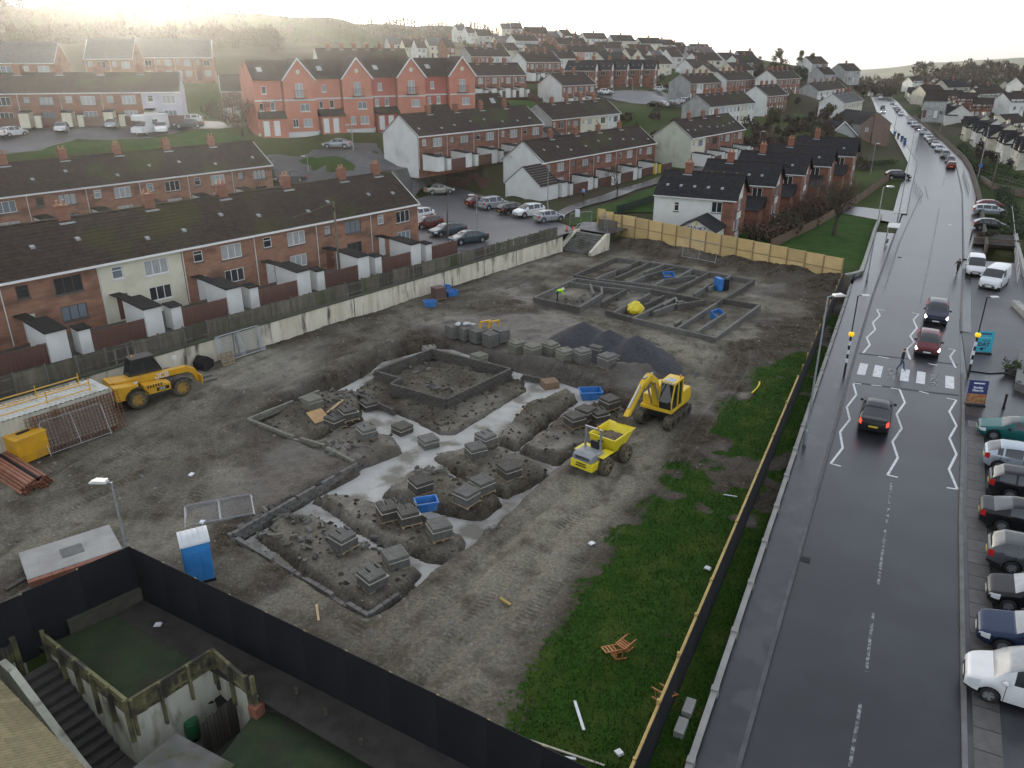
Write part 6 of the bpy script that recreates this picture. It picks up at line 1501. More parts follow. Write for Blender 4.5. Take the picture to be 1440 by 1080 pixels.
for s_ in range(3):
 b = MB(); dx = -.2 * s_
 for k in range(25): x = -4.8 + k * .2 + dx; b.box(x - .014,x + .014,-.012 + s_ * .06,.012 + s_ * .06,0,2.35 - .05 * s_)
 for k in range(12): z = .08 + k * .2; b.box(-4.9 + dx,.1 + dx,.012 + s_ * .06,.03 + s_ * .06,z - .012,z + .012)
 o = b.build('mesh_sheet',M_rust,ms,fixn=False); o['kind'] = 'stuff'
cp_ = c0 - N38 * 1.15 - U38 * 2.7
fpanel('single mesh fence panel leaning in front of the rusty mesh sheets',(cp_.x,cp_.y,.05),math.atan2(wd.y,wd.x),R(-20),3.5,2.0)
o = MB().box(-.4,.4,-.012,.012,0,.5).build('warning_sign',mat('sign_white',(.6,.6,.6),rough=.5),None,tuple(c0 - U38 * 5.6 - N38 * .12 + Vector((0,0,.9))),math.atan2(wd.y,wd.x)); tag(o,'white sign with a red mark on the container side','sign')
for s_,x in ((-1,-.15),(1,.12)): q = MB().bar((x - .12 * 1,-.014,.38),(x + .1,-.014,.12),.1,.006,(0,1,0)).build('red_mark',mat('sign_red',(.5,.03,.04),rough=.5),o)
# fuel box
p = P(36,640,0) - N38 * .5; t = thing('fuel_bowser','yellow steel fuel box with a lid in front of the container','fuel box',(p.x,p.y,0),R(60)); t.scale = (1.15,1.15,1.2); MB().box(-.75,.75,-.65,.65,.08,1.25).build('tank',M_jcby,t,bevel=.04); MB().box(-.78,.78,-.68,.68,1.253,1.33).build('lid',M_jcby,t,bevel=.02); MB().box(-.3,.3,-.1,.1,1.333,1.37).build('handle',M_black[0],t)
for z in (.45,.85): MB().box(-.77,.77,-.675,-.652,z - .03,z + .03).build('rib',M_jcby,t)
for x in (-.55,.55): MB().box(x - .12,x + .12,-.6,.6,0,.08).build('skid',M_black[0],t)
# pipe bundle
M_clayp = mat('clay_pipe',(.22,.085,.05),(.28,.12,.07),scale=4,rough=.6,objvar=.15); a = P(52,690,0); d = (P(-60,618,0) - a).normalized(); ang = math.atan2(d.y,d.x)
t = thing('pipe_bundle','bundle of terracotta drain pipes with a black one on top, at the left frame edge','pipes',(a.x,a.y,0),ang); rp = random.Random(2); ln = 5.5
pm_ = cached('pipem',lambda: (lambda b: ([b.quad((0,.09 * math.cos(q0),.09 * math.sin(q0)),(ln,.09 * math.cos(q0),.09 * math.sin(q0)),(ln,.09 * math.cos(q1),.09 * math.sin(q1)),(0,.09 * math.cos(q1),.09 * math.sin(q1))) or b.quad((0,.07 * math.cos(q0),.07 * math.sin(q0)),(.4,.07 * math.cos(q0),.07 * math.sin(q0)),(.4,.07 * math.cos(q1),.07 * math.sin(q1)),(0,.07 * math.cos(q1),.07 * math.sin(q1))) or b.quad((0,.09 * math.cos(q0),.09 * math.sin(q0)),(0,.07 * math.cos(q0),.07 * math.sin(q0)),(0,.07 * math.cos(q1),.07 * math.sin(q1)),(0,.09 * math.cos(q1),.09 * math.sin(q1))) for q0,q1 in [(2 * math.pi * j / 12,2 * math.pi * (j + 1) / 12) for j in range(12)]],b)[1])(MB()).mesh('pipe',M_clayp))
for l in range(4):
 for k in range(9 - l):
  o = put('pipe',pm_,t,(rp.uniform(-.25,.15),-.85 + k * .19 + l * .095,.12 + l * .165))
  if (l,k) == (3,2): setmat(o,M_black[0])
for x in (.9,3.0): MB().box(x,x + .05,-1.0,.92,.03,.05).build('strap',M_wht,t)
# yellow mixer thing in far foundation
p = SG(893,438); t = thing('yellow_tarpaulin','crumpled yellow sheet over gear in the front bay of the far foundation','tarpaulin',tuple(p),.4); b = MB(); rng2 = random.Random(6); b.lathe([(.75,0),(.8,.25),(.62,.55),(.35,.85),(.05,.95)],14); b.v = [(x + rng2.uniform(-.1,.1),y + rng2.uniform(-.1,.1),z + rng2.uniform(-.06,.06)) for x,y,z in b.v]; b.build('sheet',M_dmy,t); MB().tube([(.5,.2,0),(.9,.5,.1)],.1,6).build('pipe',M_galv,t)
# ---- toppled chairs
M_chair = mat('orange_wood',(.36,.14,.04),(.42,.18,.06),scale=6,rough=.6)
def chair(x,y,label,rot):
 p = SG(x,y); t = thing('wooden_chair',label,'chair',(p.x,p.y,p.z + .24)); t.rotation_euler = rot
 MB().box(-.21,.21,-.2,.2,.43,.47).build('seat',M_chair,t)
 for sx in (-1,1):
  MB().box(.19 * sx - .02,.19 * sx + .02,-.2,-.16,0,.43).build('leg',M_chair,t); MB().box(.19 * sx - .02,.19 * sx + .02,.17,.21,0,.92).build('leg',M_chair,t)
 for z in (.6,.74,.88): MB().box(-.17,.17,.175,.2,z - .03,z + .03).build('back_rail',M_chair,t)
 for sx in (-1,1): MB().box(.19 * sx - .012,.19 * sx + .012,-.16,.17,.18,.21).build('stretcher',M_chair,t)
chair(886,908,'toppled orange wooden chair, upper of the pair on the grass',(R(80),R(10),R(-40))); chair(878,922,'toppled orange wooden chair, lower of the pair on the grass',(R(85),R(-8),R(-70))); chair(922,978,'toppled orange wooden chair on its own against the hoarding',(R(75),R(5),R(30)))
# paper scraps and debris
for i,(x,y) in enumerate(((222,880),(270,668),(995,800),(832,765),(870,1060),(148,752),(285,735))):
 p = SG(x,y) if i else P(222,880,GZ + .02); o = MB().prism([(-.16,0),(.15,.02),(.1,.08),(-.12,.06)],-.1,.12).build('litter',M_wht,None,(p.x,p.y,p.z + .02),i * 1.3); tag(o,'white scrap of litter ' + ('on the walled garden lawn','on the dirt yard at the left','by the hoarding in the grass','on the haul road edge','at the bottom by the hoarding','near the manhole slab','near the lying fence panels')[i],'litter')
# ================================================================== vehicles
M_tyre = mat('tyre_rubber',(.014,.014,.015),rough=.8); M_tyrem = mat('muddy_tyre',(.045,.038,.028),(.11,.092,.062),scale=6,rough=.95,bump=.3)
M_rim = mat('alloy_rim',(.42,.43,.44),rough=.35,metal=.7); M_glass = mat('car_glass',(.012,.016,.02),rough=.06,spec=.9); M_glassp = mat('car_glass_misted',(.20,.22,.23),(.28,.30,.31),scale=2,rough=.25,spec=.8)
M_head = mat('headlamp',(.55,.57,.58),rough=.12,spec=.9); M_tail = mat('tail_lamp',(.40,.012,.012),rough=.2); M_trim = mat('black_trim',(.012,.012,.013),rough=.5)
M_platew = mat('plate_white',(.65,.65,.6),rough=.4); M_platey = mat('plate_yellow',(.65,.5,.04),rough=.4); M_beam = mat('lit_headlamp',(1,.96,.85),rough=.2,emit=3.0); M_brake = mat('lit_tail_lamp',(1,.05,.03),rough=.2,emit=1.2)
def paint(name,c,metal=.0,rough=.18): return mat('paint_' + name,c,tuple(v * .9 for v in c),scale=1.5,rough=rough,metal=metal,spec=.32)
PAINT = {'black': (.012,.012,.014),'grey': (.10,.105,.11),'silver': (.36,.38,.40),'white': (.68,.69,.69),'red': (.22,.014,.016),'darkred': (.10,.010,.014),'blue': (.022,.035,.075),'teal': (.012,.105,.10),'paleblue': (.42,.47,.52),'slate': (.06,.085,.10),'beige': (.34,.33,.29),'navy': (.012,.016,.035)}
MODELS = {
 'hatch': dict(L=4.05,W=1.74,H=1.47,zb=[(0,.60),(.1,.70),(.9,.90),(3.9,1.0),(4.05,.92)],xw=(.9,1.75),xr=(3.35,3.95),wx=(.78,3.32),bp=2.25,cp=3.2,r=.31),
 'saloon': dict(L=4.6,W=1.80,H=1.43,zb=[(0,.58),(.1,.68),(1.2,.90),(3.9,.98),(4.5,.96),(4.6,.86)],xw=(1.15,2.0),xr=(3.3,4.05),wx=(.88,3.62),bp=2.55,cp=3.45,r=.32),
 'suv': dict(L=4.4,W=1.84,H=1.66,zb=[(0,.70),(.1,.82),(1.0,1.02),(4.25,1.12),(4.4,1.02)],xw=(1.0,1.8),xr=(3.75,4.3),wx=(.85,3.5),bp=2.4,cp=3.4,r=.36),
 'estate': dict(L=4.6,W=1.78,H=1.48,zb=[(0,.58),(.1,.68),(1.1,.90),(4.45,.99),(4.6,.9)],xw=(1.05,1.9),xr=(4.05,4.52),wx=(.85,3.6),bp=2.4,cp=3.45,r=.32),
 'mpv': dict(L=4.3,W=1.8,H=1.72,zb=[(0,.66),(.1,.80),(.85,1.02),(4.2,1.10),(4.3,1.0)],xw=(.8,1.6),xr=(4.0,4.25),wx=(.75,3.45),bp=2.1,cp=3.3,r=.32),
 'van': dict(L=4.9,W=1.94,H=1.95,zb=[(0,.72),(.1,.90),(.7,1.12),(4.8,1.2),(4.9,1.1)],xw=(.65,1.5),xr=(4.8,4.88),wx=(.85,3.85),bp=2.3,cp=2.3,r=.33,van=True),
 'smallvan': dict(L=4.15,W=1.76,H=1.80,zb=[(0,.62),(.12,.76),(.85,1.0),(4.05,1.12),(4.15,1.0)],xw=(.8,1.65),xr=(4.05,4.12),wx=(.78,3.42),bp=2.3,cp=2.3,r=.30,van=True),
 'coupe': dict(L=4.4,W=1.72,H=1.34,zb=[(0,.52),(.12,.64),(1.2,.84),(3.7,.94),(4.3,.92),(4.4,.8)],xw=(1.15,2.05),xr=(3.0,3.9),wx=(.85,3.4),bp=2.7,cp=3.05,r=.30)}
def car_parts(key):
 if ('car',key) in CACHE: return CACHE[('car',key)]
 m = MODELS[key]; L,Wd,H = m['L'],m['W'],m['H']; xw0,xw1 = m['xw']; xr0,xr1 = m['xr']; van = m.get('van')
 ra = m['r'] + .07; sill = .24
 X = set(np.round(np.concatenate([[0,.03,.1,.22,.4],np.linspace(.55,L - .55,26),[L - .4,L - .22,L - .1,L - .03,L]]),3).tolist())
 for wx in m['wx']: X |= {round(wx + ra * math.cos(a),3) for a in np.linspace(0,math.pi,11)}
 seams = [xw1 - .45,m['bp'] + .0] + ([m['cp'] + .12] if not van else [])
 for s in seams: X |= {round(s - .012,3),round(s + .012,3)}
 X |= {xw0,xw1,xr0,xr1,m['bp'] - .05,m['bp'] + .05,m['cp'] - .05,m['cp'] + .05,xw1 - .25}
 X = sorted(x for x in X if 0 <= x <= L)
 X = [x for i,x in enumerate(X) if i == 0 or x - X[i - 1] > .006]
 zbx,zbz = zip(*m['zb'])
 rows = []
 for x in X:
  zb = float(np.interp(x,zbx,zbz)); e = min(x,L - x); w = Wd / 2 * (1 - .20 * max(0,1 - e / .45) ** 2.2 - .03 * max(0,1 - e / 1.3))
  zr = float(np.interp(x,[0,xw0,xw0 + (xw1 - xw0) * .5,xw1,xw1 + .4,(xw1 + xr0) / 2,xr0 - .1,xr0,xr1,L],[zb + .05,zb + .07,zb + .07 + (H - zb) * .52,H - .035,H - .005,H,H - (.03 if van else .06),H - (.04 if van else .09),zb + .05,zb + .04]))
  g = max(0.0,min(1.0,(zr - zb - .06) / (H - 1.0))); wr = w * (.86 - .17 * g) if not van else w * (.88 - .08 * g)
  lo = sill + .10 * max(0,1 - e / .35)
  for wx in m['wx']:
   d = abs(x - wx)
   if d < ra: lo = max(lo,m['r'] + math.sqrt(max(0,ra * ra - d * d)) * .98)
  zm = lo + (zb - lo) * .5; lo = min(lo,zb - .12)
  rows.append([(w * .95,lo),(w * .995,lo + (zb - lo) * .25),(w,lo + (zb - lo) * .55),(w * .985,lo + (zb - lo) * .85),(w * .95,zb),((w * .95 + wr) / 2 + .015 * g,zb + (zr - zb) * .5),(wr,zb + (zr - zb) * .88),(wr * .88,zb + (zr - zb) * .97),(wr * .45,zr - .004),(0,zr)])
 P_ = {k: MB() for k in ('body','windscreen','rear_window','side_glass','headlight','tail_light','seam','bumper')}
 for i in range(len(X) - 1):
  x0,x1 = X[i],X[i + 1]; xm = (x0 + x1) / 2
  for j in range(9):
   k = 'body'
   if j >= 6 and xw0 + .03 < xm < xw1 - .02: k = 'windscreen'
   elif j >= 6 and xr0 + .03 < xm < xr1 and not van: k = 'rear_window'
   elif j in (4,5) and xw1 - .27 < xm < (xr0 + (.12 if not van else 0)) and abs(xm - m['bp']) > .05 and abs(xm - m['cp']) > .05 and (not van or xm < m['bp']): k = 'side_glass'
   elif j in (2,3) and .05 < xm < .42: k = 'headlight' if j == 3 or xm > .1 else 'body'
   elif j in (2,3) and xm > L - .26: k = 'tail_light'
   elif j < 4 and any(abs(xm - s) < .012 for s in seams): k = 'seam'
   elif j == 0 and (xm < .5 or xm > L - .5) : k = 'bumper'
   if j <= 3 and k == 'headlight' and (j == 2 and xm < .16): k = 'body'
   for s in (1,-1):
    q = [(x0,s * rows[i][j][0],rows[i][j][1]),(x1,s * rows[i + 1][j][0],rows[i + 1][j][1]),(x1,s * rows[i + 1][j + 1][0],rows[i + 1][j + 1][1]),(x0,s * rows[i][j + 1][0],rows[i][j + 1][1])]
    if k == 'side_glass': q = [(x,y - s * .012,z) for x,y,z in q]
    if k == 'seam': q = [(x,y - s * .02,z) for x,y,z in q]
    P_[k].quad(*(q if s < 0 else q[::-1]))
 for i,f in ((0,1),(len(X) - 1,-1)):
  pts = [(X[i],p[0],p[1]) for p in rows[i]] + [(X[i],-p[0],p[1]) for p in reversed(rows[i][:-1])]
  P_['body'].poly(pts)
 out = []
 for k,b in P_.items():
  if not b.f: continue
  me = b.mesh(k,{'body': PAINTM('white'),'windscreen': M_glass,'rear_window': M_glass,'side_glass': M_glass,'headlight': M_head,'tail_light': M_tail,'seam': M_trim,'bumper': M_trim}[k],True)
  bm = bmesh.new(); bm.from_mesh(me); bmesh.ops.remove_doubles(bm,verts=bm.verts,dist=.0008); bmesh.ops.recalc_face_normals(bm,faces=bm.faces)
  for e in bm.edges: e.smooth = e.calc_face_angle(0) < .75
  bm.to_mesh(me); bm.free(); out.append((k,me,(0,0,0)))
 ub = MB(); ub.box(.25,L - .25,-Wd / 2 + .16,Wd / 2 - .16,.2,.62); out.append(('underbody',ub.mesh('underbody',M_trim),(0,0,0)))
 gr = MB(); gr.box(-.02,.04,-Wd * .28,Wd * .28,.36,.52); gr.box(-.015,.04,-Wd * .22,Wd * .22,.58,.64); out.append(('grille',gr.mesh('grille',M_trim),(0,0,0)))
 out.append(('number_plate',MB().box(-.035,-.02,-.26,.26,.40,.51).mesh('number_plate',M_platew),(0,0,0)))
 out.append(('number_plate',MB().box(L,L + .015,-.26,.26,.52,.63).mesh('number_plate',M_platey),(0,0,0)))
 for s in (1,-1):
  mb = MB(); mb.lathe([(.03,-.1),(.085,-.05),(.09,.02),(.05,.09)],8,(0,0,0),'y'); out.append(('mirror',mb.mesh('mirror',PAINTM('black') if not van else M_trim,True),(xw1 - .5,s * (Wd / 2 + .06),float(np.interp(xw1 - .5,zbx,zbz)) + .07)))
  for hx in ((m['bp'] - .32,) if van else (m['bp'] - .3,m['cp'] - .2)): out.append(('door_handle',MB().box(-.09,.09,-.015,.015,-.015,.015).mesh('door_handle',M_trim),(hx,s * (Wd / 2 * .985),.80 if H < 1.6 else .9)))
 if van:
  rw_ = MB(); rw_.box(L - .025,L + .012,-.55,.55,1.15,1.6); out.append(('rear_window',rw_.mesh('rear_window',M_glass),(0,0,0)))
 CACHE[('car',key)] = out; return out
def PAINTM(c): return paint(c,PAINT[c],.35 if c in ('silver','grey','paleblue','slate','blue','beige') else .0)
def wheel_parts(r,w=.2,spokes=5,rm=None,tm=None):
 def f():
  t = MB().lathe([(r * .62,-w / 2),(r * .9,-w / 2),(r,-w * .35),(r,w * .35),(r * .9,w / 2),(r * .62,w / 2)],20,(0,0,0),'y',False).mesh('tyre',tm or M_tyre,True)
  b = MB(); b.lathe([(.05,-w * .40),(r * .16,-w * .42),(r * .16,w * .42),(.05,w * .40)],10,(0,0,0),'y')
  for k in range(spokes):
   a = 2 * math.pi * k / spokes
   for s in (-1,1): b.bar((0,s * w * .36,0),(r * .6 * math.cos(a),s * w * .42,r * .6 * math.sin(a)),.09 * r / .31,.03,(0,1,0))
  n = 20
  for s in (-1,1):
   for k in range(n):
    a0,a1 = 2 * math.pi * k / n,2 * math.pi * (k + 1) / n; c = lambda q,a: (q * math.cos(a),s * w * .45,q * math.sin(a)); b.quad(c(r * .56,a0),c(r * .66,a0),c(r * .66,a1),c(r * .56,a1))
  b.lathe([(r * .5,-w * .2),(r * .5,w * .2)],14,(0,0,0),'y')
  return t,b.mesh('rim',rm or M_rim)
 return cached(('whl',r,w,spokes,(rm or M_rim).name,(tm or M_tyre).name),f)
def car(key,colr,label,p,heading,group=None,lit=False,misted=False,name='parked_car',far=False,z=None,cat='car'):
 """heading: compass direction (deg from +Y) the nose points to; p: ground centre"""
 m = MODELS[key]; d = hd(heading); L = m['L']
 nose = Vector((p.x,p.y,p.z if z is None else z)) + d * (L / 2); t = thing(name,label,cat,nose,R(90 - heading) + math.pi,group)
 for k,me,loc in car_parts(key):
  if far and k in ('seam','door_handle','grille'): continue
  o = put(k,me,t,loc if any(loc) else None)
  if k == 'body': setmat(o,PAINTM(colr))
  if k == 'mirror' and colr in ('white','red'): setmat(o,PAINTM(colr))
  if k == 'headlight' and lit: setmat(o,M_beam)
  if k == 'tail_light' and lit: setmat(o,M_brake)
  if k == 'windscreen' and misted: setmat(o,M_glassp)
  if k == 'bumper' and colr in ('silver','paleblue','red','teal','blue'): setmat(o,PAINTM(colr))
 ty,ri = wheel_parts(m['r'])
 for wx in m['wx']:
  for s in (1,-1):
   w = put('wheel',ty,t,(wx,s * (m['W'] / 2 - .13),m['r'])); put('rim',ri,w)
 return t
# ---- parked nose-in along the right kerb
dp = 118.0
for (x,y,key,c,nose,lab,mist) in ((1372,607,'coupe','teal',True,'teal green coupe, farthest of the cars parked end-on at the right',False),(1380,650,'hatch','paleblue',False,'pale blue hatchback parked end-on next to the teal coupe',False),(1386,687,'estate','black',False,'black estate parked end-on beside the pale blue hatchback',False),(1373,729,'saloon','black',False,'black saloon sticking out farthest among the end-on cars',False),
          (1383,785,'estate','grey',False,'dark grey estate parked end-on, fifth of the end-on cars',False),(1384,838,'hatch','black',True,'black hatchback parked nose to the road, sixth of the end-on cars',True),(1370,890,'saloon','blue',True,'dark blue saloon parked nose to the road beside the white van',True),(1352,955,'smallvan','white',True,'white panel van nearest the camera, parked nose to the road',True)):
 e = P(x,y,.125); c_ = e + hd(dp) * (MODELS[key]['L'] / 2); car(key,c,lab,c_,dp + 180 if nose else dp,'cars parked end-on at the right',misted=mist,cat='van' if 'van' in key else 'car')
# ---- on the road
rh = 27.6
car('saloon','black','black saloon driving away just past the zebra crossing',P(1230,592),rh,'cars on the road',lit=True,name='moving_car')
car('hatch','darkred','dark red hatchback with lit headlamps waiting at the zebra crossing',P(1303,492),rh + 180,'cars on the road',lit=True,name='moving_car')
car('suv','navy','dark blue car with lit headlamps behind the red hatchback',P(1315,449),rh + 180,'cars on the road',lit=True,name='moving_car')
car('smallvan','white','small white van parked at the right kerb facing the camera',P(1370,384,.1),rh + 180,name='parked_van',cat='van')
car('van','white','larger white van turned out of the parking bay',P(1397,402,.1),222,name='parked_van',cat='van')
car('estate','silver','silver estate in the lay-by by the side road',P(1392,302,.1),112,'cars in the lay-by'); car('hatch','red','red and silver hatchback behind the silver estate in the lay-by',P(1393,295,.1),112,'cars in the lay-by'); car('hatch','black','black hatchback in the lay-by nearest the hedge bush',P(1392,323,.1),112,'cars in the lay-by')
car('suv','black','black car waiting at the mouth of the left side street',P(1262,252,0),100,name='moving_car')
far_c = [('estate','red','red'),('hatch','navy','dark blue'),('suv','grey','grey'),('hatch','silver','silver'),('hatch','white','white'),('saloon','black','black'),('hatch','white','white'),('saloon','white','white'),('mpv','silver','silver'),None,('hatch','black','black'),('estate','silver','silver'),('hatch','silver','silver'),None,None,('hatch','white','white'),('suv','grey','grey'),('hatch','blue','blue'),('saloon','white','white'),('hatch','silver','silver'),('suv','black','black')]
s0 = nearest_s(KR,P(1346,237)); k = 0
SPOT = [(1346,237),(1341,229.5),(1337,222),(1328,213),(1324,207),(1320,203),(1314,199),(1308,195),(1303,189),None,(1292,182.5),(1288,178),(1284,173.5),None,None,(1268,162),(1262,158),(1258.5,155),(1255,152),(1250,146.5),(1244,141.5)]
for q,sp_ in zip(far_c,SPOT):
 if q is None: continue
 p,t_ = along(KR,nearest_s(KR,P(*sp_))); p = p - Vector((t_.y,-t_.x)) * 1.05; car(q[0],q[1],'%s car parked along the right kerb, %s in the line from the near end' % (q[2],ORD[k] if k < 20 else 'last'),Vector((p.x,p.y,rz(p.x,p.y))),math.degrees(math.atan2(t_.x,t_.y)) + (180 if k else 0),'cars parked along the far kerb',far=True); k += 1
car('hatch','white','white car coming down the road in the distance',P(1242,159),206,far=True,name='moving_car',lit=True); car('suv','black','dark car following the distant white car',P(1241,153.5),206,far=True,name='moving_car'); car('van','white','white van far along the road',P(1238,139),206,far=True,name='moving_van',cat='van')
for x,y,c,n in ((1226,134,'silver','silver'),(1219,131,'white','white')): car('hatch',c,n + ' car at the far end of the visible road',P(x,y),206,far=True,name='moving_car')
# ---- car park behind the nearest row
CPZ = 1.71
for (x,y,key,c,h,lab) in ((572,258,'hatch','white',262,'white hatchback beside the brown yard wall'),(541,247,'hatch','white',262,'white car half hidden by the nearest roof ridge'),(618,272,'saloon','beige',70,'pale grey-beige saloon in the middle of the car park'),(674,290,'hatch','darkred',55,'dark red car, leftmost of the car park back row'),(694,293,'mpv','silver',55,'silver people carrier in the car park back row'),(722,300,'estate','black',58,'black pick-up shaped estate in the car park back row'),(744,304,'suv','white',235,'white crossover facing out of the car park back row'),(772,311,'hatch','silver',60,'silver hatchback at the right end of the car park by the steps'),
       (590,308,'hatch','white',235,'white car behind the end wall of the nearest row'),(601,320,'hatch','darkred',235,'dark red car with misted glass, left of the near car park row'),(630,330,'saloon','slate',235,'slate blue saloon in the middle of the near car park row'),(659,341,'saloon','slate',238,'dark slate saloon at the right of the near car park row by the fence')):
 p = P(x,y,CPZ if y > 275 else CPZ + (275 - y) * .05); car(key,c,lab,p,h,'cars in the car park')
for (x,y,key,c,h,lab,cat) in ((475,209,'saloon','silver',275,'silver saloon on the street below the salmon houses','car'),(408,257,'saloon','grey',250,'grey car behind the chimneys of the nearest row','car'),(228,188,'suv','white',160,'white car right of the motorhome','car'),(210,179,'van','white',165,'white van behind the motorhome','van'),(266,181,'saloon','grey',250,'dark car with a white one behind it, right end of the upper car park','car'),(268,175,'hatch','white',250,'white car behind the dark car at the right of the upper car park','car'),(20,193,'hatch','white',20,'white car at the left frame edge of the upper car park','car'),(88,187,'hatch','silver',160,'silver car left of centre in the hazy upper car park','car'),(160,181,'hatch','silver',170,'pale car just left of the motorhome','car'),
         (851,133,'hatch','white',80,'white car by the lamp on the hill street','car'),(927,129,'hatch','white',80,'white car on the grass corner of the hill street','car'),(958,104,'van','white',100,'white van parked below the stepped row','van'),(1195,133,'suv','black',200,'dark car by the far chimneys row','car')):
 p = PG(x,y); p.z += .12; car(key,c,lab,p,h,far=True,cat=cat,name='parked_van' if cat == 'van' else 'parked_car')
for i,(x,y) in enumerate(((920,151),(930,150.5),(938,149.5),(946,149),(953,148),(960,146.5))):
 p = PG(x,y); p.z += .12; car(('suv','hatch','hatch','hatch','hatch','mpv')[i],('black','white','slate','paleblue','paleblue','white')[i],'%s car from the left in the slanted line on the hill street' % ORD[i].capitalize().lower(),p,315,'line of cars on the hill street',far=True)
# ---- motorhome
p = PG(193,193); t = thing('motorhome','white motorhome with an over-cab bed in the hazy upper car park','motorhome',(p.x,p.y,p.z + .1),R(70)); W2 = PAINTM('white')
b = MB(); b.prism([(0,.5),(.1,1.2),(.9,1.45),(1.2,2.0),(.5,2.2),(.45,2.9),(.9,3.05),(5.8,3.05),(5.9,.5)],-1.1,1.1); b.build('body',W2,t,bevel=.05);
b = MB(); b.prism([(.75,1.46),(.80,1.44),(1.12,1.98),(1.08,2.0)],-.95,.95); b.build('windscreen',M_glass,t)
for y in (-1.11,1.09): MB().box(2.4,3.4,y,y + .02,1.7,2.3).build('side_window',M_glass,t)
ty,ri = wheel_parts(.34)
for x in (.9,4.4):
 for s in (1,-1): w = put('wheel',ty,t,(x,s * .95,.34)); put('rim',ri,w)
# ================================================================== lettering
def text(name,s,size,m,parent,M,depth=.004,bold=False):
 cu = bpy.data.curves.new(name,'FONT'); cu.body = s; cu.size = size; cu.extrude = depth; cu.align_x = 'CENTER'; cu.align_y = 'CENTER'
 if bold: cu.offset = size * .035
 ob = bpy.data.objects.new(name,cu); COL.objects.link(ob); dg = bpy.context.evaluated_depsgraph_get(); me = bpy.data.meshes.new_from_object(ob.evaluated_get(dg)); bpy.data.objects.remove(ob)
 me.materials.clear(); me.materials.append(m); o = put(name,me,parent); o.matrix_local = M; return o
RX90 = Matrix.Rotation(R(90),4,'X')
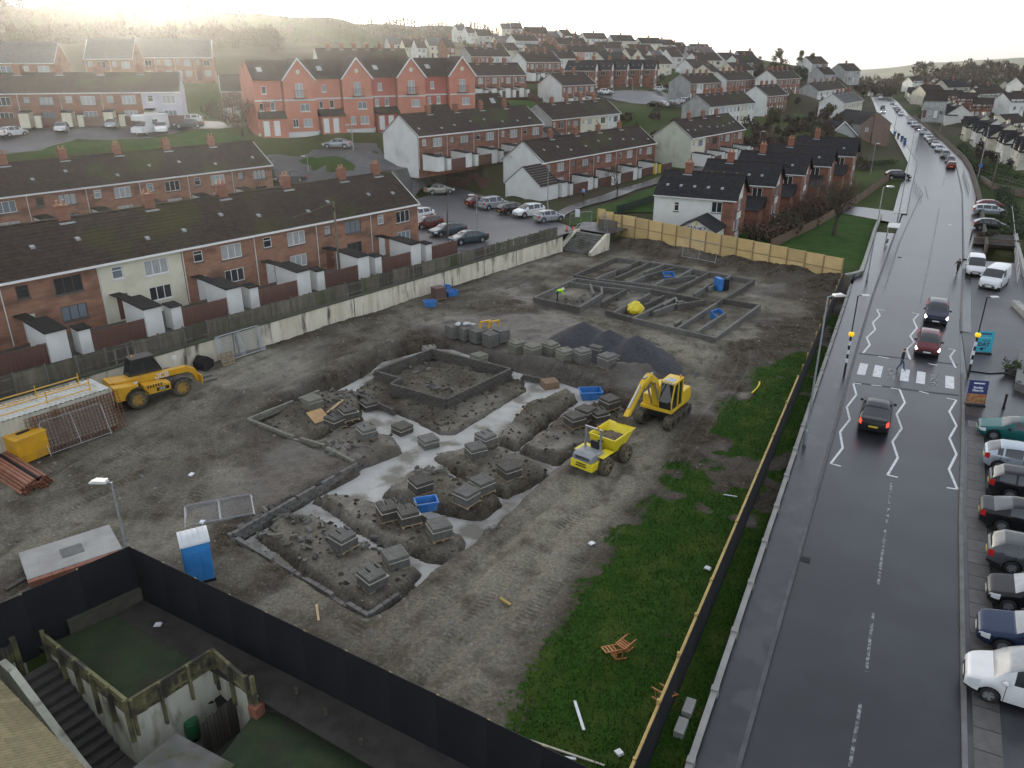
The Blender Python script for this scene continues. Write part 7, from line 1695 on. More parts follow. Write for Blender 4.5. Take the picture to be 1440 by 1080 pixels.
# ================================================================== telehandler
M_rimy = mat('muddy_yellow_rim',(.42,.24,.03),(.20,.13,.05),scale=5,rough=.7); M_rimm = mat('mud_caked_rim',(.14,.115,.07),(.22,.18,.10),scale=5,rough=.9)
def tele():
 a,f = P(195,574,0),P(258,556,0); d = (f - a).normalized(); hdg = math.degrees(math.atan2(d.x,d.y)); c = (a + f) / 2
 nrm = Vector((-d.y,d.x,0)); c += nrm * 1.0
 t = thing('telehandler','yellow and black telescopic handler parked by the container','telehandler',(c.x,c.y,0),math.atan2(d.y,d.x))
 ty,ri = wheel_parts(.62,.45,6,M_rimy,M_tyrem)
 for x in (-1.45,1.45):
  for y in (-1.0,1.0): w = put('wheel',ty,t,(x,y,.62)); put('rim',ri,w)
 b = MB(); b.box(-2.3,1.9,-.45,.45,.5,1.0); b.build('chassis',M_trim,t,bevel=.04)
 b = MB(); b.prism([(-2.7,.75),(-1.75,.75),(-1.75,1.35),(-1.2,1.45),(-1.2,1.6),(-2.75,1.75)],-1.05,-.35); b.build('rear_body',M_jcby,t,bevel=.05)
 b = MB(); b.prism([(-2.7,.75),(-1.75,.75),(-1.2,1.3),(-1.2,1.7),(-2.7,1.85)],-.2,1.05); b.build('counterweight',M_jcby,t,bevel=.05)
 b = MB(); b.prism([(-.95,.75),(.75,.75),(.75,1.25),(.25,1.35),(-.95,1.45)],-1.15,-.4); e = b.build('engine_cover',M_jcby,t,bevel=.05)
 for k in range(6): MB().box(-.75 + k * .17,-.66 + k * .17,-1.165,-1.148,1.18,1.38).build('louvre',M_trim,e)
 b = MB(); b.box(-.9,.7,-1.12,-.4,.5,.745); b.build('side_skirt',M_trim,t,bevel=.03)
 for x in (-1.45,1.45):
  for y in (-1.0,1.0):
   b = MB(); n = 8
   for k in range(n):
    a0,a1 = math.pi * (.1 + .8 * k / n),math.pi * (.1 + .8 * (k + 1) / n); c_ = lambda r,q: (x + r * math.cos(q),.62 + r * math.sin(q))
    b.prism([c_(.70,a0),c_(.76,a0),c_(.76,a1),c_(.70,a1)],y - .26,y + .26)
   b.build('mudguard',M_trim,t)
 b = MB(); b.prism([(-1.25,1.1),(.75,1.1),(.85,1.6),(.35,2.75),(-1.0,2.8),(-1.3,1.8)],.12,1.05); b.build('cab_glass',M_glass,t,bevel=.03)
 b = MB()
 for y in (.10,1.07):
  for p0,p1 in (((-1.25,1.1),(-1.3,1.8)),((-1.3,1.8),(-1.0,2.8)),((-1.0,2.8),(.35,2.75)),((.35,2.75),(.85,1.6)),((.85,1.6),(.75,1.1)),((-.3,1.1),(-.35,2.78))): b.bar((p0[0],y,p0[1]),(p1[0],y,p1[1]),.08,.06,(0,1,0))
 b.build('cab_frame',M_trim,t); MB().box(-1.05,.42,.06,1.1,2.80,2.9).build('cab_roof',M_trim,t,bevel=.02)
 b = MB(); b.bar((-2.4,-.12,1.62),(2.2,-.12,1.5),.4,.42); bm_ = b.build('boom',M_jcby,t,bevel=.03)
 b = MB(); b.bar((2.2,-.12,1.54),(2.75,-.12,1.2),.34,.4); b.build('boom_head',M_jcby,t,bevel=.03); b = MB(); b.bar((2.7,-.12,1.3),(2.95,-.12,.45),.3,.3); b.build('boom_nose',M_jcby,t,bevel=.03)
 b = MB(); b.box(2.98,3.08,-.7,.5,.35,.95); b.build('carriage',M_jcby,t,bevel=.02)
 for y in (-.55,.3): MB().box(3.085,4.1,y - .06,y + .06,.3,.36).build('fork',M_trim,t)
 b = MB(); b.tube([(-1.6,-.38,1.0),(.3,-.38,1.3)],.08,8); b.build('lift_ram',M_galv,t)
 b = MB(); b.tube([(1.9,.5,1.3),(1.9,.6,1.9),(1.9,.6,2.0)],.03,6); b.lathe([(.03,-.04),(.17,-.03),(.17,.03),(.03,.04)],12,(1.9,.6,2.15),'y'); b.build('mirror',M_lampw,t)
 MB().lathe([(.06,2.91),(.06,3.03),(.02,3.07)],8,(-.8,.6,0)).build('beacon',mat('amber_lens',(.7,.25,.02),rough=.3),t)
 MB().box(-2.76,-2.74,-.9,.9,1.15,1.4).build('hazard_strip',M_tail,t)
 def jcb(parent,M,h):
  b = MB(); w = h * .72; g = h * .2
  for k,seg in enumerate((((1,0,1,1),(0,0,1,0),(0,0,0,.35),(.4,1,1,1)),((0,0,0,1),(0,0,1,0),(0,1,1,1)),((0,0,0,1),(0,0,.85,0),(0,.5,.9,.5),(0,1,.85,1),(1,.08,1,.42),(1,.58,1,.92)))):
   for x0,z0,x1,z1 in seg:
    o_ = k * (w + g * 1.9); a_ = Vector((o_ + x0 * w,0,z0 * h)); c_ = Vector((o_ + x1 * w,0,z1 * h)); d_ = (c_ - a_).normalized() * g / 2; b.bar(a_ - d_,c_ + d_,g,.006,(0,1,0))
  o_ = b.build('lettering',M_wht,parent); o_.matrix_local = M
 jcb(bm_,Matrix.Translation((.15,-.328,1.41)) @ Matrix.Rotation(.026,4,'Y'),.28); jcb(e,Matrix.Translation((-.02,-1.162,.92)),.12); MB().box(-1.5,-1.25,-1.06,-1.052,1.72,1.84).build('maker_plate',M_wht,t)
 MB().box(-.2,.62,-1.157,-1.151,.86,1.1).build('badge_panel',M_trim,e)
tele()
# ================================================================== excavator
def excavator():
 c = SG(932,588); t = thing('excavator','yellow tracked excavator reaching its bucket into the dumper','excavator',(c.x,c.y,c.z + .02),R(56))
 for y in (-.95,.95):
  b = MB(); prof = []
  for k in range(9): a = math.pi / 2 + math.pi * k / 8; prof.append((-1.35 + .38 * math.cos(a),.38 + .38 * math.sin(a)))
  for k in range(9): a = -math.pi / 2 + math.pi * k / 8; prof.append((1.35 + .38 * math.cos(a),.38 + .38 * math.sin(a)))
  b.prism(prof,y - .24,y + .24); tr = b.build('track',M_tyrem,t)
  n = len(prof)
  for k in range(22):
   x = -1.35 + 2.7 * k / 21; MB().box(x - .03,x + .03,y - .25,y + .25,.762,.79).build('track_shoe',M_tyrem,tr)
  for k in range(4): MB().lathe([(.2,y - .26),(.2,y + .26)],10,(-1.2 + k * .8,0,.36),'y').build('roller',M_trim,tr)
 MB().box(-.8,.8,-.75,.75,.4,.8).build('undercarriage',M_trim,t,bevel=.03); MB().lathe([(.6,.8),(.6,.95)],18).build('slew_ring',M_trim,t)
 M0 = Matrix.Rotation(R(179),4,'Z'); M0.translation = (0,0,.95)
 def part(b,name,m,parent=None,**kw):
  b.v = [tuple(M0 @ Vector(v)) for v in b.v]; return b.build(name,m,parent or t,**kw)
 part(MB().box(-1.5,1.2,-1.05,1.05,0,.22),'turntable',M_exy,bevel=.03)
 part(MB().prism([(-1.75,.1),(-1.55,.95),(-.35,1.0),(-.35,.1)],-1.05,1.05),'counterweight',M_exy,bevel=.08)
 eng = part(MB().box(-.35,.95,-1.03,-.35,.22,.85),'engine_hood',M_exy,bevel=.05)
 part(MB().prism([(-.3,.22),(1.15,.22),(1.25,.7),(.95,1.85),(-.25,1.9)],.18,1.0),'cab_glass',M_glass,bevel=.04)
 b = MB()
 for y in (.16,1.02):
  for p0,p1 in (((-.3,.22),(-.25,1.9)),((-.25,1.9),(.95,1.86)),((.95,1.86),(1.27,.7)),((1.27,.7),(1.17,.22)),((.35,.22),(.35,1.88))): b.bar((p0[0],y,p0[1]),(p1[0],y,p1[1]),.09,.06,(0,1,0))
 b.bar((.95,.16,1.86),(.95,1.02,1.86),.08); b.bar((-.25,.16,1.9),(-.25,1.02,1.9),.08); part(b,'cab_frame',M_exy)
 part(MB().box(-.3,1.0,.12,1.06,1.9,1.98),'cab_roof',M_exy,bevel=.02); part(MB().box(.35,.9,.3,.9,1.981,2.0),'roof_hatch',M_glassp)
 for y in (.3,.5,.7,.9): part(MB().box(.98,1.06,y - .06,y + .06,1.88,1.96),'work_light',M_head)
 part(MB().lathe([(.06,0),(.06,.14),(.02,.18)],8,(-.1,.9,1.98)),'beacon',mat('amber_lens',(.7,.25,.02),rough=.3))
 pts = [(.9,.35),(1.35,1.9),(2.3,2.6),(3.1,2.25)]
 for i,(p0,p1,w) in enumerate(((pts[0],pts[1],.42),(pts[1],pts[2],.44),(pts[2],pts[3],.36))):
  b = MB(); b.bar((p0[0],-.12,p0[1]),(p1[0],-.12,p1[1]),w,.36,(0,1,0)); part(b,'boom',M_exy,bevel=.03)
 part(MB().bar((2.9,-.12,2.5),(5.0,-.12,.95),.32,.28,(0,1,0)),'stick',M_exy,bevel=.03)
 for p0,p1 in (((1.0,-.38,.3),(2.0,-.38,2.2)),((1.0,.14,.3),(2.0,.14,2.2)),((1.8,-.12,2.65),(3.0,-.12,2.7)),((3.4,-.12,2.4),(4.75,-.12,1.45))):
  part(MB().tube([p0,p1],.06,8),'ram',M_galv)
 part(MB().prism([(4.8,1.05),(5.2,1.0),(5.4,.6),(5.15,.28),(4.7,.32),(4.6,.65)],-.55,.3),'bucket',M_tyrem,bevel=.03)
 part(MB().box(-.2,.6,-1.036,-1.031,.35,.7),'louvre_panel',M_trim)
excavator()
# ================================================================== dumper
def dumper():
 c = SG(846,652); t = thing('site_dumper','yellow site dumper with raised roll bar being loaded by the excavator','dumper',(c.x,c.y,c.z),R(50))
 ty,ri = wheel_parts(.55,.42,5,M_rimm,M_tyrem)
 for x in (-.95,1.0):
  for y in (-.85,.85): w = put('wheel',ty,t,(x,y,.55)); put('rim',ri,w)
 MB().box(-1.5,1.3,-.4,.4,.45,.8).build('chassis',M_trim,t,bevel=.03)
 b = MB(); b.prism([(-2.05,.5),(-.5,.5),(-.5,.95),(-2.0,.95)],-.72,.72); rb = b.build('rear_body',M_dmy,t,bevel=.06)
 b = MB(); b.prism([(-1.98,.955),(-.75,.955),(-.8,1.3),(-1.7,1.38),(-1.95,1.25)],-.62,.62); e = b.build('engine_cover',mat('grey_cover',(.20,.21,.22),(.26,.27,.28),scale=3,rough=.5),t,bevel=.04)
 for k in range(5): MB().box(-1.97,-1.955,-.45,.45,1.0 + k * .05,1.03 + k * .05).build('louvre',M_trim,e)
 for y in (-.66,.66): b = MB(); b.box(-1.35,-.3,y - .3,y + .3,1.14,1.19); b.build('mudguard',M_dmy,t,bevel=.02)
 MB().box(-.75,-.4,-.25,.25,1.2,1.34).build('seat',M_trim,t,bevel=.04); MB().box(-.82,-.72,-.25,.25,1.34,1.75).build('seat_back',M_trim,t,bevel=.03)
 b = MB()
 for y in (-.5,.5): b.bar((-.95,y,1.2),(-.95,y,2.55),.09)
 b.bar((-.95,-.54,2.55),(-.95,.54,2.55),.09); b.build('roll_bar',M_galv,t)
 MB().tube([(-.1,0,1.0),(-.25,0,1.5)],.03,6).lathe([(.17,1.48),(.19,1.5),(.17,1.52)],14,(-.26,0,0)).build('steering_wheel',M_trim,t)
 MB().lathe([(.06,2.6),(.06,2.74),(.02,2.78)],8,(-.95,-.3,0)).build('beacon',mat('amber_lens',(.7,.25,.02),rough=.3),t)
 b = MB(); prof = [(0,.85),(1.1,.85),(1.95,1.75),(-.12,1.7)]; inner = [(.1,.95),(1.05,.95),(1.78,1.752),(-.02,1.702)]
 for y0,y1,pr in ((-.85,.85,prof),(-.77,.77,inner)):
  v = [(x,y0 * (1 if z > 1.2 else .8),z) for x,z in pr] + [(x,y1 * (1 if z > 1.2 else .8),z) for x,z in pr]; i = len(b.v); b.v += v
  for q in ((0,1,2,3),(4,7,6,5),(0,4,5,1),(1,5,6,2),(0,3,7,4)): b.f.append(tuple(i + k for k in q)); b.m.append(0)
 for a,c_ in ((2,3),(6,7),(2,6),(3,7)): b.f.append((a,c_,c_ + 8,a + 8)); b.m.append(0)
 sk = b.build('skip',M_dmy,t)
 b = MB(); b.tube([(-.12,-.85,1.7),(1.95,-.85,1.75),(1.95,.85,1.75),(-.12,.85,1.7),(-.12,-.85,1.7)],.04,6); b.build('skip_rim',M_dmy,sk)
 b = MB(); n = 12; rg = random.Random(8); g = [[(.0 + 1.65 * i / n,-.72 + 1.44 * j / n,1.35 + .22 * math.sin(math.pi * i / n) * math.sin(math.pi * j / n) + rg.uniform(-.04,.05)) for j in range(n + 1)] for i in range(n + 1)]
 for i in range(n):
  for j in range(n): b.quad(g[i][j],g[i + 1][j],g[i + 1][j + 1],g[i][j + 1])
 b.build('load',mat('spoil',(.10,.08,.055),(.15,.125,.09),scale=4,rough=.95,bump=.5),sk,fixn=False)
 for y in (-.4,.4): MB().tube([(.3,y,.7),(1.1,y,1.0)],.05,6).build('tip_ram',M_galv,t)
 for z,w in ((.86,.3),(.72,.34)): MB().box(-2.07,-2.052,-w,w,z - .03,z + .03).build('slot',M_trim,rb)
dumper()
# ================================================================== streets, lawns and verges on the slope
def pxs(name,px,m,off=.08,z=None,label=None):
 if z is not None: return sheet(name,[(p.x,p.y) for p in (P(x,y,z) for x,y in px)],m,z=z,label=label)
 return sheet(name,[(p.x,p.y) for p in (PG(x,y) for x,y in px)],m,off=off,label=label)
pxs('car_park',((556,290),(640,262),(700,282),(800,318),(808,326),(690,352),(600,352)),M_asphw,z=CPZ - .01)
pxs('street',((384,236),(440,212),(530,206),(545,226),(640,262),(590,268),(540,262),(440,268),(390,262)),M_asphw,.14)
pxs('street',((330,236),(384,218),(470,204),(530,203),(530,208),(440,214),(384,240)),M_asphw,.12)
pxs('green_island',((420,228),(436,221),(470,221),(500,235),(498,242),(440,241)),M_lawn,.2)
pxs('upper_car_park',((-30,200),(0,186),(60,179),(320,172),(330,180),(200,196),(110,196),(60,212),(-30,222)),M_asphw,.1)
pxs('grass_bank',((60,212),(112,197),(200,196),(320,184),(350,196),(200,214),(40,226)),M_lawn,.14)
pxs('lawn',((705,143),(790,150),(800,168),(740,160),(690,152)),M_lawn,.12)
pxs('lawn',((800,318),(838,292),(930,262),(1000,240),(1010,262),(930,300),(850,300),(828,318)),M_lawn,.14)
pxs('side_path',((780,312),(836,288),(930,258),(1000,238),(996,232),(920,252),(828,282),(770,306)),M_pave,.2)
pxs('hill_street',((835,134),(900,128),(985,124),(1010,140),(960,152),(890,146)),M_asphw,.12)
pxs('hill_street',((925,122),(960,104),(1000,98),(1010,102),(960,112),(940,128)),M_asphw,.12)
sheet('side_street',[(52.5,106.5),(56.9,115),(53,119),(30,132),(26,126),(48,114)],M_asph,z=.1)
# ---- board fences
def boardline(name,label,line,z,h,m,step=2.0,cat='fence',postm=None,zf=None):
 t = thing(name,label,cat); L = llen(line); n = max(1,int(L / step))
 for k in range(n):
  p,_ = along(line,L * k / n); q,_ = along(line,L * (k + 1) / n); a = math.atan2(q.y - p.y,q.x - p.x); w = (q - p).length; zz = z if zf is None else zf((p.x + q.x) / 2,(p.y + q.y) / 2)
  b = MB(); x = 0
  while x < w - .05: b.box(x + .006,min(x + .15,w) - .004,-.014,.014,-.5,h); x += .15
  b.box(0,w,.015,.05,h * .3,h * .3 + .08); b.box(0,w,.015,.05,h * .75,h * .75 + .08)
  o = b.build('boards',m,t,(p.x,p.y,zz),a,fixn=False); o['kind'] = 'stuff'
  MB().box(-.06,.06,.02,.12,-.5,h + .1).build('post',postm or m,t,(p.x,p.y,zz),a)
M_fbrown = mat('brown_fence',(.12,.075,.05),(.17,.11,.075),scale=4,rough=.9,objvar=.15)
boardline('boundary_fence','long brown board fence between the roadside lawn and the bramble gardens',[tuple(P(x,y,.05)[:2]) for x,y in ((1085,349),(1150,318),(1200,288),(1250,252))],.05,1.1,M_fbrown,2.2)
boardline('boundary_fence','dark red-brown board fence around the yard of the white gabled terrace',[tuple(PG(x,y)[:2]) for x,y in ((625,241),(690,262))],0,1.7,M_bfence,2.2,zf=lambda x,y: th(x,y))
boardline('boundary_fence','brown wall of boards below the white gable by the two white cars',[tuple(PG(x,y)[:2]) for x,y in ((546,224),(562,228),(612,240))],0,1.5,M_bfence,2.2,zf=lambda x,y: th(x,y))
boardline('boundary_fence','dark green mesh fence along the lawn behind the plywood hoarding',[tuple(PG(x,y)[:2]) for x,y in ((868,302),(900,292),(932,280))],0,1.2,mat('green_fence',(.03,.05,.035),rough=.8),2.2,zf=lambda x,y: th(x,y))
boardline('boundary_fence','low grey board screen at the top of the concrete steps',[(10.5,95.2),(12.6,93.6)],1.7,1.2,M_wood,1.0)
boardline('boundary_fence','dark brown fence under the brick row by the upper lawn',[tuple(PG(x,y)[:2]) for x,y in ((717,137),(757,147))],0,1.6,M_bfence,2.4,zf=lambda x,y: th(x,y))
# ---- lamps, poles
def lamp_px(label,bx,by,ty,z=0.0,rz_=0.0,arm=.5,ground=False):
 p = PG(bx,by) if ground else P(bx,by,z); h = ztop(p,ty) - p.z; return lamp(label,p,p.z,h,rz_,arm)
lamp_px('tall grey street lamp on the near footway beside the black hoarding',1131,625,417,.12,R(10),.35)
lamp_px('tall grey street lamp on the lawn before the bus shelter',1219,395,263,.05,R(5),.4)
lamp_px('tall grey street lamp behind the bus shelter at the lawn wall',1262,312,183,.12,R(0),.5)
lamp_px('thin lamp post in the car park behind the retaining wall fence',671,338,275,CPZ,R(170),.3)
lamp_px('lamp post beside the white side house of the mossy terrace',770,296,231,CPZ,R(170),.3)
lamp_px('lamp post on the green island below the salmon houses',434,243,220,0,R(180),.3,True)
lamp_px('tall lamp post in front of the salmon houses',497,213,176,0,R(180),.3,True)
lamp_px('lamp post with the blue plate near the side street',1224,245,202,.1,0,.2); lamp_px('lamp post by the bin store of the hill road',1257,186,160,.1,0,.3); lamp_px('lamp post on the right footway by the end of the parked line',1289,212,186,.1,R(180),.3); lamp_px('lamp post across the road near the yellow house',1322,186,158,0,R(180),.3)
lamp_px('lamp post on the hill street corner',889,128,110,0,R(180),.3,True); lamp_px('lamp post beside the hill street white car',862,131,112,0,R(180),.3,True); lamp_px('lamp post among the bare bushes behind the end-on houses',1067,212,185,0,0,.3,True); lamp_px('lamp post by the white gabled block on the lawn',786,152,137,0,0,.3,True)
def pole(label,p,h,r=.12,name='telegraph_pole',m=None,arm=False):
 t = thing(name,label,'pole',tuple(p)); MB().lathe([(r,-.3),(r * .7,h)],8).build('shaft',m or M_wood,t)
 if arm: MB().box(-.5,.5,-.04,.04,h - .4,h - .3).build('crossarm',m or M_wood,t)
 MB().box(-.06,.06,-r - .05,-r + .02,h - .9,h - .5).build('terminal_box',M_black[0],t)
 return t
p = P(478,388,YARD_Z); pole('timber telegraph pole in the yards of the nearest row',p,ztop(p,283) - p.z)
q = Vector((p.x,p.y,ztop(p,284))); e = PT(410,306,68); tag(MB().tube([(0,0,0),tuple((e - q) * .5 + Vector((0,0,-.1))),tuple(e - q)],.03,5).build('overhead_cable',M_wood,None,tuple(q)),'cable running from the telegraph pole to the nearest roof','cable')
p = P(630,334,CPZ); pole('timber pole in the car park between the slate saloons',p,ztop(p,264) - p.z)
p = P(1374,254,.1); t = pole('grey pole carrying a round sign on the right footway',p,ztop(p,178) - p.z,.09,'sign_pole',M_lampg); zz = ztop(p,233) - p.z; MB().lathe([(.38,-.13),(.38,-.10)],16,(0,0,zz),'y').build('sign_disc',M_binblue,t)
p = P(1393,271,0); pole('timber telegraph pole behind the garden railing at the right',p,ztop(p,214) - p.z)
# pole in front of first end-on house
p = P(993,333,.1); lamp('thin lamp post beside the graffitied lean-to',p,.1,max(3.5,ztop(p,291) - .1),R(180),.2)
# ---- belisha beacons
M_amb = mat('beacon_globe',(.85,.52,.01),rough=.3,emit=.35)
def beacon(label,bx,by,ball_y,top_y):
 p = P(bx,by,.12); t = thing('belisha_beacon',label,'crossing beacon',tuple(p),0,'belisha beacons'); hb_ = ztop(p,ball_y) - .12; ht = ztop(p,top_y) - .12; n = 9
 for k in range(n): z0,z1 = hb_ * k / n,hb_ * (k + 1) / n - .002; MB().lathe([(.075,z0),(.075,z1)],12).build('pole_band',M_trim if k % 2 == 0 or k < 3 else M_wht,t)
 MB().lathe([(.01,hb_ - .03),(.16,hb_ + .04),(.2,hb_ + .16),(.16,hb_ + .28),(.01,hb_ + .34)],16).build('globe',M_amb,t,smooth=True)
 MB().tube([(0,0,hb_ + .3),(0,0,ht),(.35,0,ht + .02)],.045,8).build('upper_pole',M_trim,t)
 MB().box(.25,.75,-.12,.12,ht - .03,ht + .07).build('floodlight',M_lampw,t,bevel=.02)
beacon('striped crossing beacon with a yellow globe on the left footway',1187,528,473,416); beacon('striped crossing beacon with a yellow globe on the right footway',1361,530,474,418)
# ---- bus shelter
p = P(1252,345,.12); t = thing('bus_shelter','small bus shelter with a pale roof on the left footway','bus shelter',tuple(p),R(90 - 27.5)); hh = 2.35
MB().box(-1.5,1.5,-.65,.65,hh,hh + .09).build('roof',mat('shelter_roof',(.55,.55,.53),rough=.5),t,bevel=.02)
for x in (-1.4,0,1.4): MB().box(x - .03,x + .03,.55,.61,0,hh).build('post',M_galv,t)
for x in (-.7,.7): MB().box(x - .62,x + .62,.575,.585,.3,2.1).build('glass_panel',M_glassp,t)
MB().box(-1.2,1.2,.3,.5,.45,.5).build('bench',M_woodd,t)
# ---- guard rail, bollards, sign boards
def rail(label,a,b,z,n=4,h=1.0,m=None):
 t = thing('guard_rail',label,'railing',(a.x,a.y,z),math.atan2(b.y - a.y,b.x - a.x)); L = (b - a).length
 for z_ in (h,h * .55,.12): MB().tube([(0,0,z_),(L,0,z_)],.025,6).build('rail',m or M_galv,t)
 for k in range(n + 1): MB().tube([(L * k / n,0,0),(L * k / n,0,h)],.025,6).build('post',m or M_galv,t)
rail('short grey guard rail beside the right crossing beacon',P(1360,522,.12),P(1368,494,.12),.12,3)
rail('black garden railing at the corner of the side road',P(1377,248,0),P(1440,268,0),.2,14,1.1,M_trim); rail('pale handrail along the stepped wall by the lay-by',P(1421,300,.2),P(1431,400,.2),.2,8,1.0)
rail('short black rail at the corner of the side road footway',P(1362,272,.12),P(1354,245,.12),.12,6,1.0,M_trim); rail('black rail at the mouth of the left side street',P(1296,279,.12),P(1285,262,.12),.12,4,.9,M_trim)
for i,(x,y,lab) in enumerate(((1411,574,'black bollard beside the blue sign board'),(1365,336,'black bollard at the end of the lay-by'),(1372,285,'black bollard at the side road corner'))):
 p = P(x,y,.12); t = thing('bollard',lab,'bollard',tuple(p),0,'bollards'); MB().lathe([(.1,0),(.1,.12),(.075,.14),(.07,.88)],12).build('shaft',M_trim,t); MB().lathe([(.09,.882),(.09,.95),(.05,1.0)],12).build('cap',M_trim,t)
def board(label,p,rz_,w,h,m,name='sign_board'):
 t = thing(name,label,'sign board',tuple(p),rz_); bk = MB().box(-w / 2,w / 2,-.02,.02,.12,.12 + h).build('panel',m,t); bk.rotation_euler = (R(-8),0,0); MB().box(-w / 2,w / 2,-.2,.2,0,.1).build('base',M_trim,t,bevel=.02); return t,bk
M_teal = mat('teal_board',(.02,.32,.42),rough=.45); M_navyb = mat('navy_board',(.012,.022,.12),rough=.4)
t,bk = board('teal sign board reading YOUR DAY on the right footway by the beacon',P(1381,497,.12),R(-12),1.25,1.6,M_teal)
F = lambda z,x=0: Matrix.Translation((x,-.024,z)) @ RX90
text('lettering','YOUR',.22,M_trim,bk,F(.98,.12)); text('lettering','DAY',.40,M_trim,bk,F(.70),bold=True); MB().box(-.42,.42,-.026,-.021,1.47,1.58).build('lettering_strip',M_navyb,bk)
MB().box(-.5,.5,-.026,-.021,1.2,1.27).build('lettering_strip',mat('teal_light',(.12,.45,.52),rough=.5),bk); b = MB(); b.lathe([(.12,-.026),(.12,-.021)],14,(-.1,0,.36),'y'); b.box(-.1,.2,-.026,-.021,.40,.46); b.build('cup_mark',M_trim,bk)
t,bk = board('navy sign board with white lettering above a food picture, near the teal coupe',P(1371,570,.12),R(-12),1.15,1.55,M_navyb)
text('lettering','Sunday',.2,M_wht,bk,F(1.2),bold=True); text('lettering','Dinners',.2,M_wht,bk,F(1.0),bold=True); MB().box(-.3,.35,-.026,-.021,1.44,1.52).build('lettering_strip',M_wht,bk)
b = MB(); b.box(-.565,.565,-.026,-.021,.14,.78); b.build('food_picture',mat('food_print',(.12,.06,.025),(.40,.22,.07),scale=5,rough=.5,c3=(.35,.06,.05),scale3=4,lo3=.55,hi3=.6),bk)
p = P(760 + 52,305,1.75); o = MB().box(-.3,.3,-.02,.02,0,1.0).build('notice_board',M_wht,None,(p.x,p.y,1.74),R(-10)); tag(o,'small white notice board on the mesh fence at the top of the steps','notice')
for i,x in enumerate((797,806)):
 p = P(x,324,1.75); t = thing('traffic_cone',('left','right')[i] + ' orange and dark cone at the top of the concrete steps','cone',tuple(p)); MB().box(-.2,.2,-.2,.2,0,.04).build('base',M_trim,t); MB().lathe([(.15,.04),(.03,.6)],12).build('cone',mat('cone_orange',(.7,.10,.03),rough=.5),t)
# ---- right hand verge, walls and bed by the apron
M_wallb = mat('brown_garden_wall',(.13,.09,.07),(.17,.125,.10),scale=2,rough=.9,bump=.25)
def wallline(name,label,pts,z0,h,th_,m,cope=None):
 t = thing(name,label,'wall')
 for a,b in zip(pts,pts[1:]):
  L = (b - a).length; n = max(1,int(L / 3))
  for k in range(n):
   q = a + (b - a) * (k / n); ang = math.atan2(b.y - a.y,b.x - a.x); MB().box(.004,L / n - .004,0,th_,-1.2,h).build('wall_block',m,t,(q.x,q.y,z0),ang); MB().box(.0,L / n,-.04,th_ + .04,h + .003,h + .08).build('coping_stone',cope or M_copew,t,(q.x,q.y,z0),ang)
 return t
kr = lambda s,o: (lambda p,t: Vector((p.x + t.y * o,p.y - t.x * o,0)))(*along(KR,s))
s1 = nearest_s(KR,(53,91)); wallline('garden_wall','low brown garden wall along the right footway of the far road',[kr(s1 + k * 20,2.5) for k in range(13)],.0,.9,.25,M_wallb)
wallline('garden_wall','brown wall under the black railing at the side road corner',[P(1377,254,0),P(1392,264,0),P(1450,278,0)],0,.8,.3,M_wallb)
wallline('bed_wall','dark wall of the planted bed between the lay-by and the vans',[P(1368,343,.1),P(1436,348,.1)],0.1,.7,.3,M_wallb); wallline('bay_wall','low brown wall at the back of the lay-by',[P(1380,288,.1),P(1421,290,.1)],.1,.6,.3,M_wallb)
wallline('edge_wall','pale low wall running down the right side of the parking bays',[P(1421,292,.1),P(1428,350,.1),P(1444,410,.1)],.1,.5,.25,M_conc,M_conc)
wallline('shop_wall','grey wall with a ledge at the right frame edge beside the plant pot',[P(1432,500,.12),P(1426,548,.12),P(1446,556,.12)],.12,.5,.3,M_concd,M_concd); wallline('shop_wall','pale stone bed edge at the right beyond the white van',[P(1422,430,.1),P(1445,452,.1)],.1,.45,.5,M_conc,M_conc)
struct(sheet('bed_soil',[(p.x,p.y) for p in (P(1368,342,.5),P(1436,347,.5),P(1430,331,.5),P(1372,328,.5))],M_soil,z=.5))
# flag paving strip by kerb on the right, built stone by stone
for k in range(34):
 s = nearest_s(KR,(14.5,18.4)) - 6 + k * 1.05; p,t_ = along(KR,s); q = Vector((p.x + t_.y * .75,p.y - t_.x * .75,.128)); a = math.atan2(t_.y,t_.x)
 if q.y > 50: break
 o = MB().box(-.51,.51,-.42,.42,0,.016).build('paving_flag',M_flag,None,tuple(q),a,bevel=.006); struct(o)
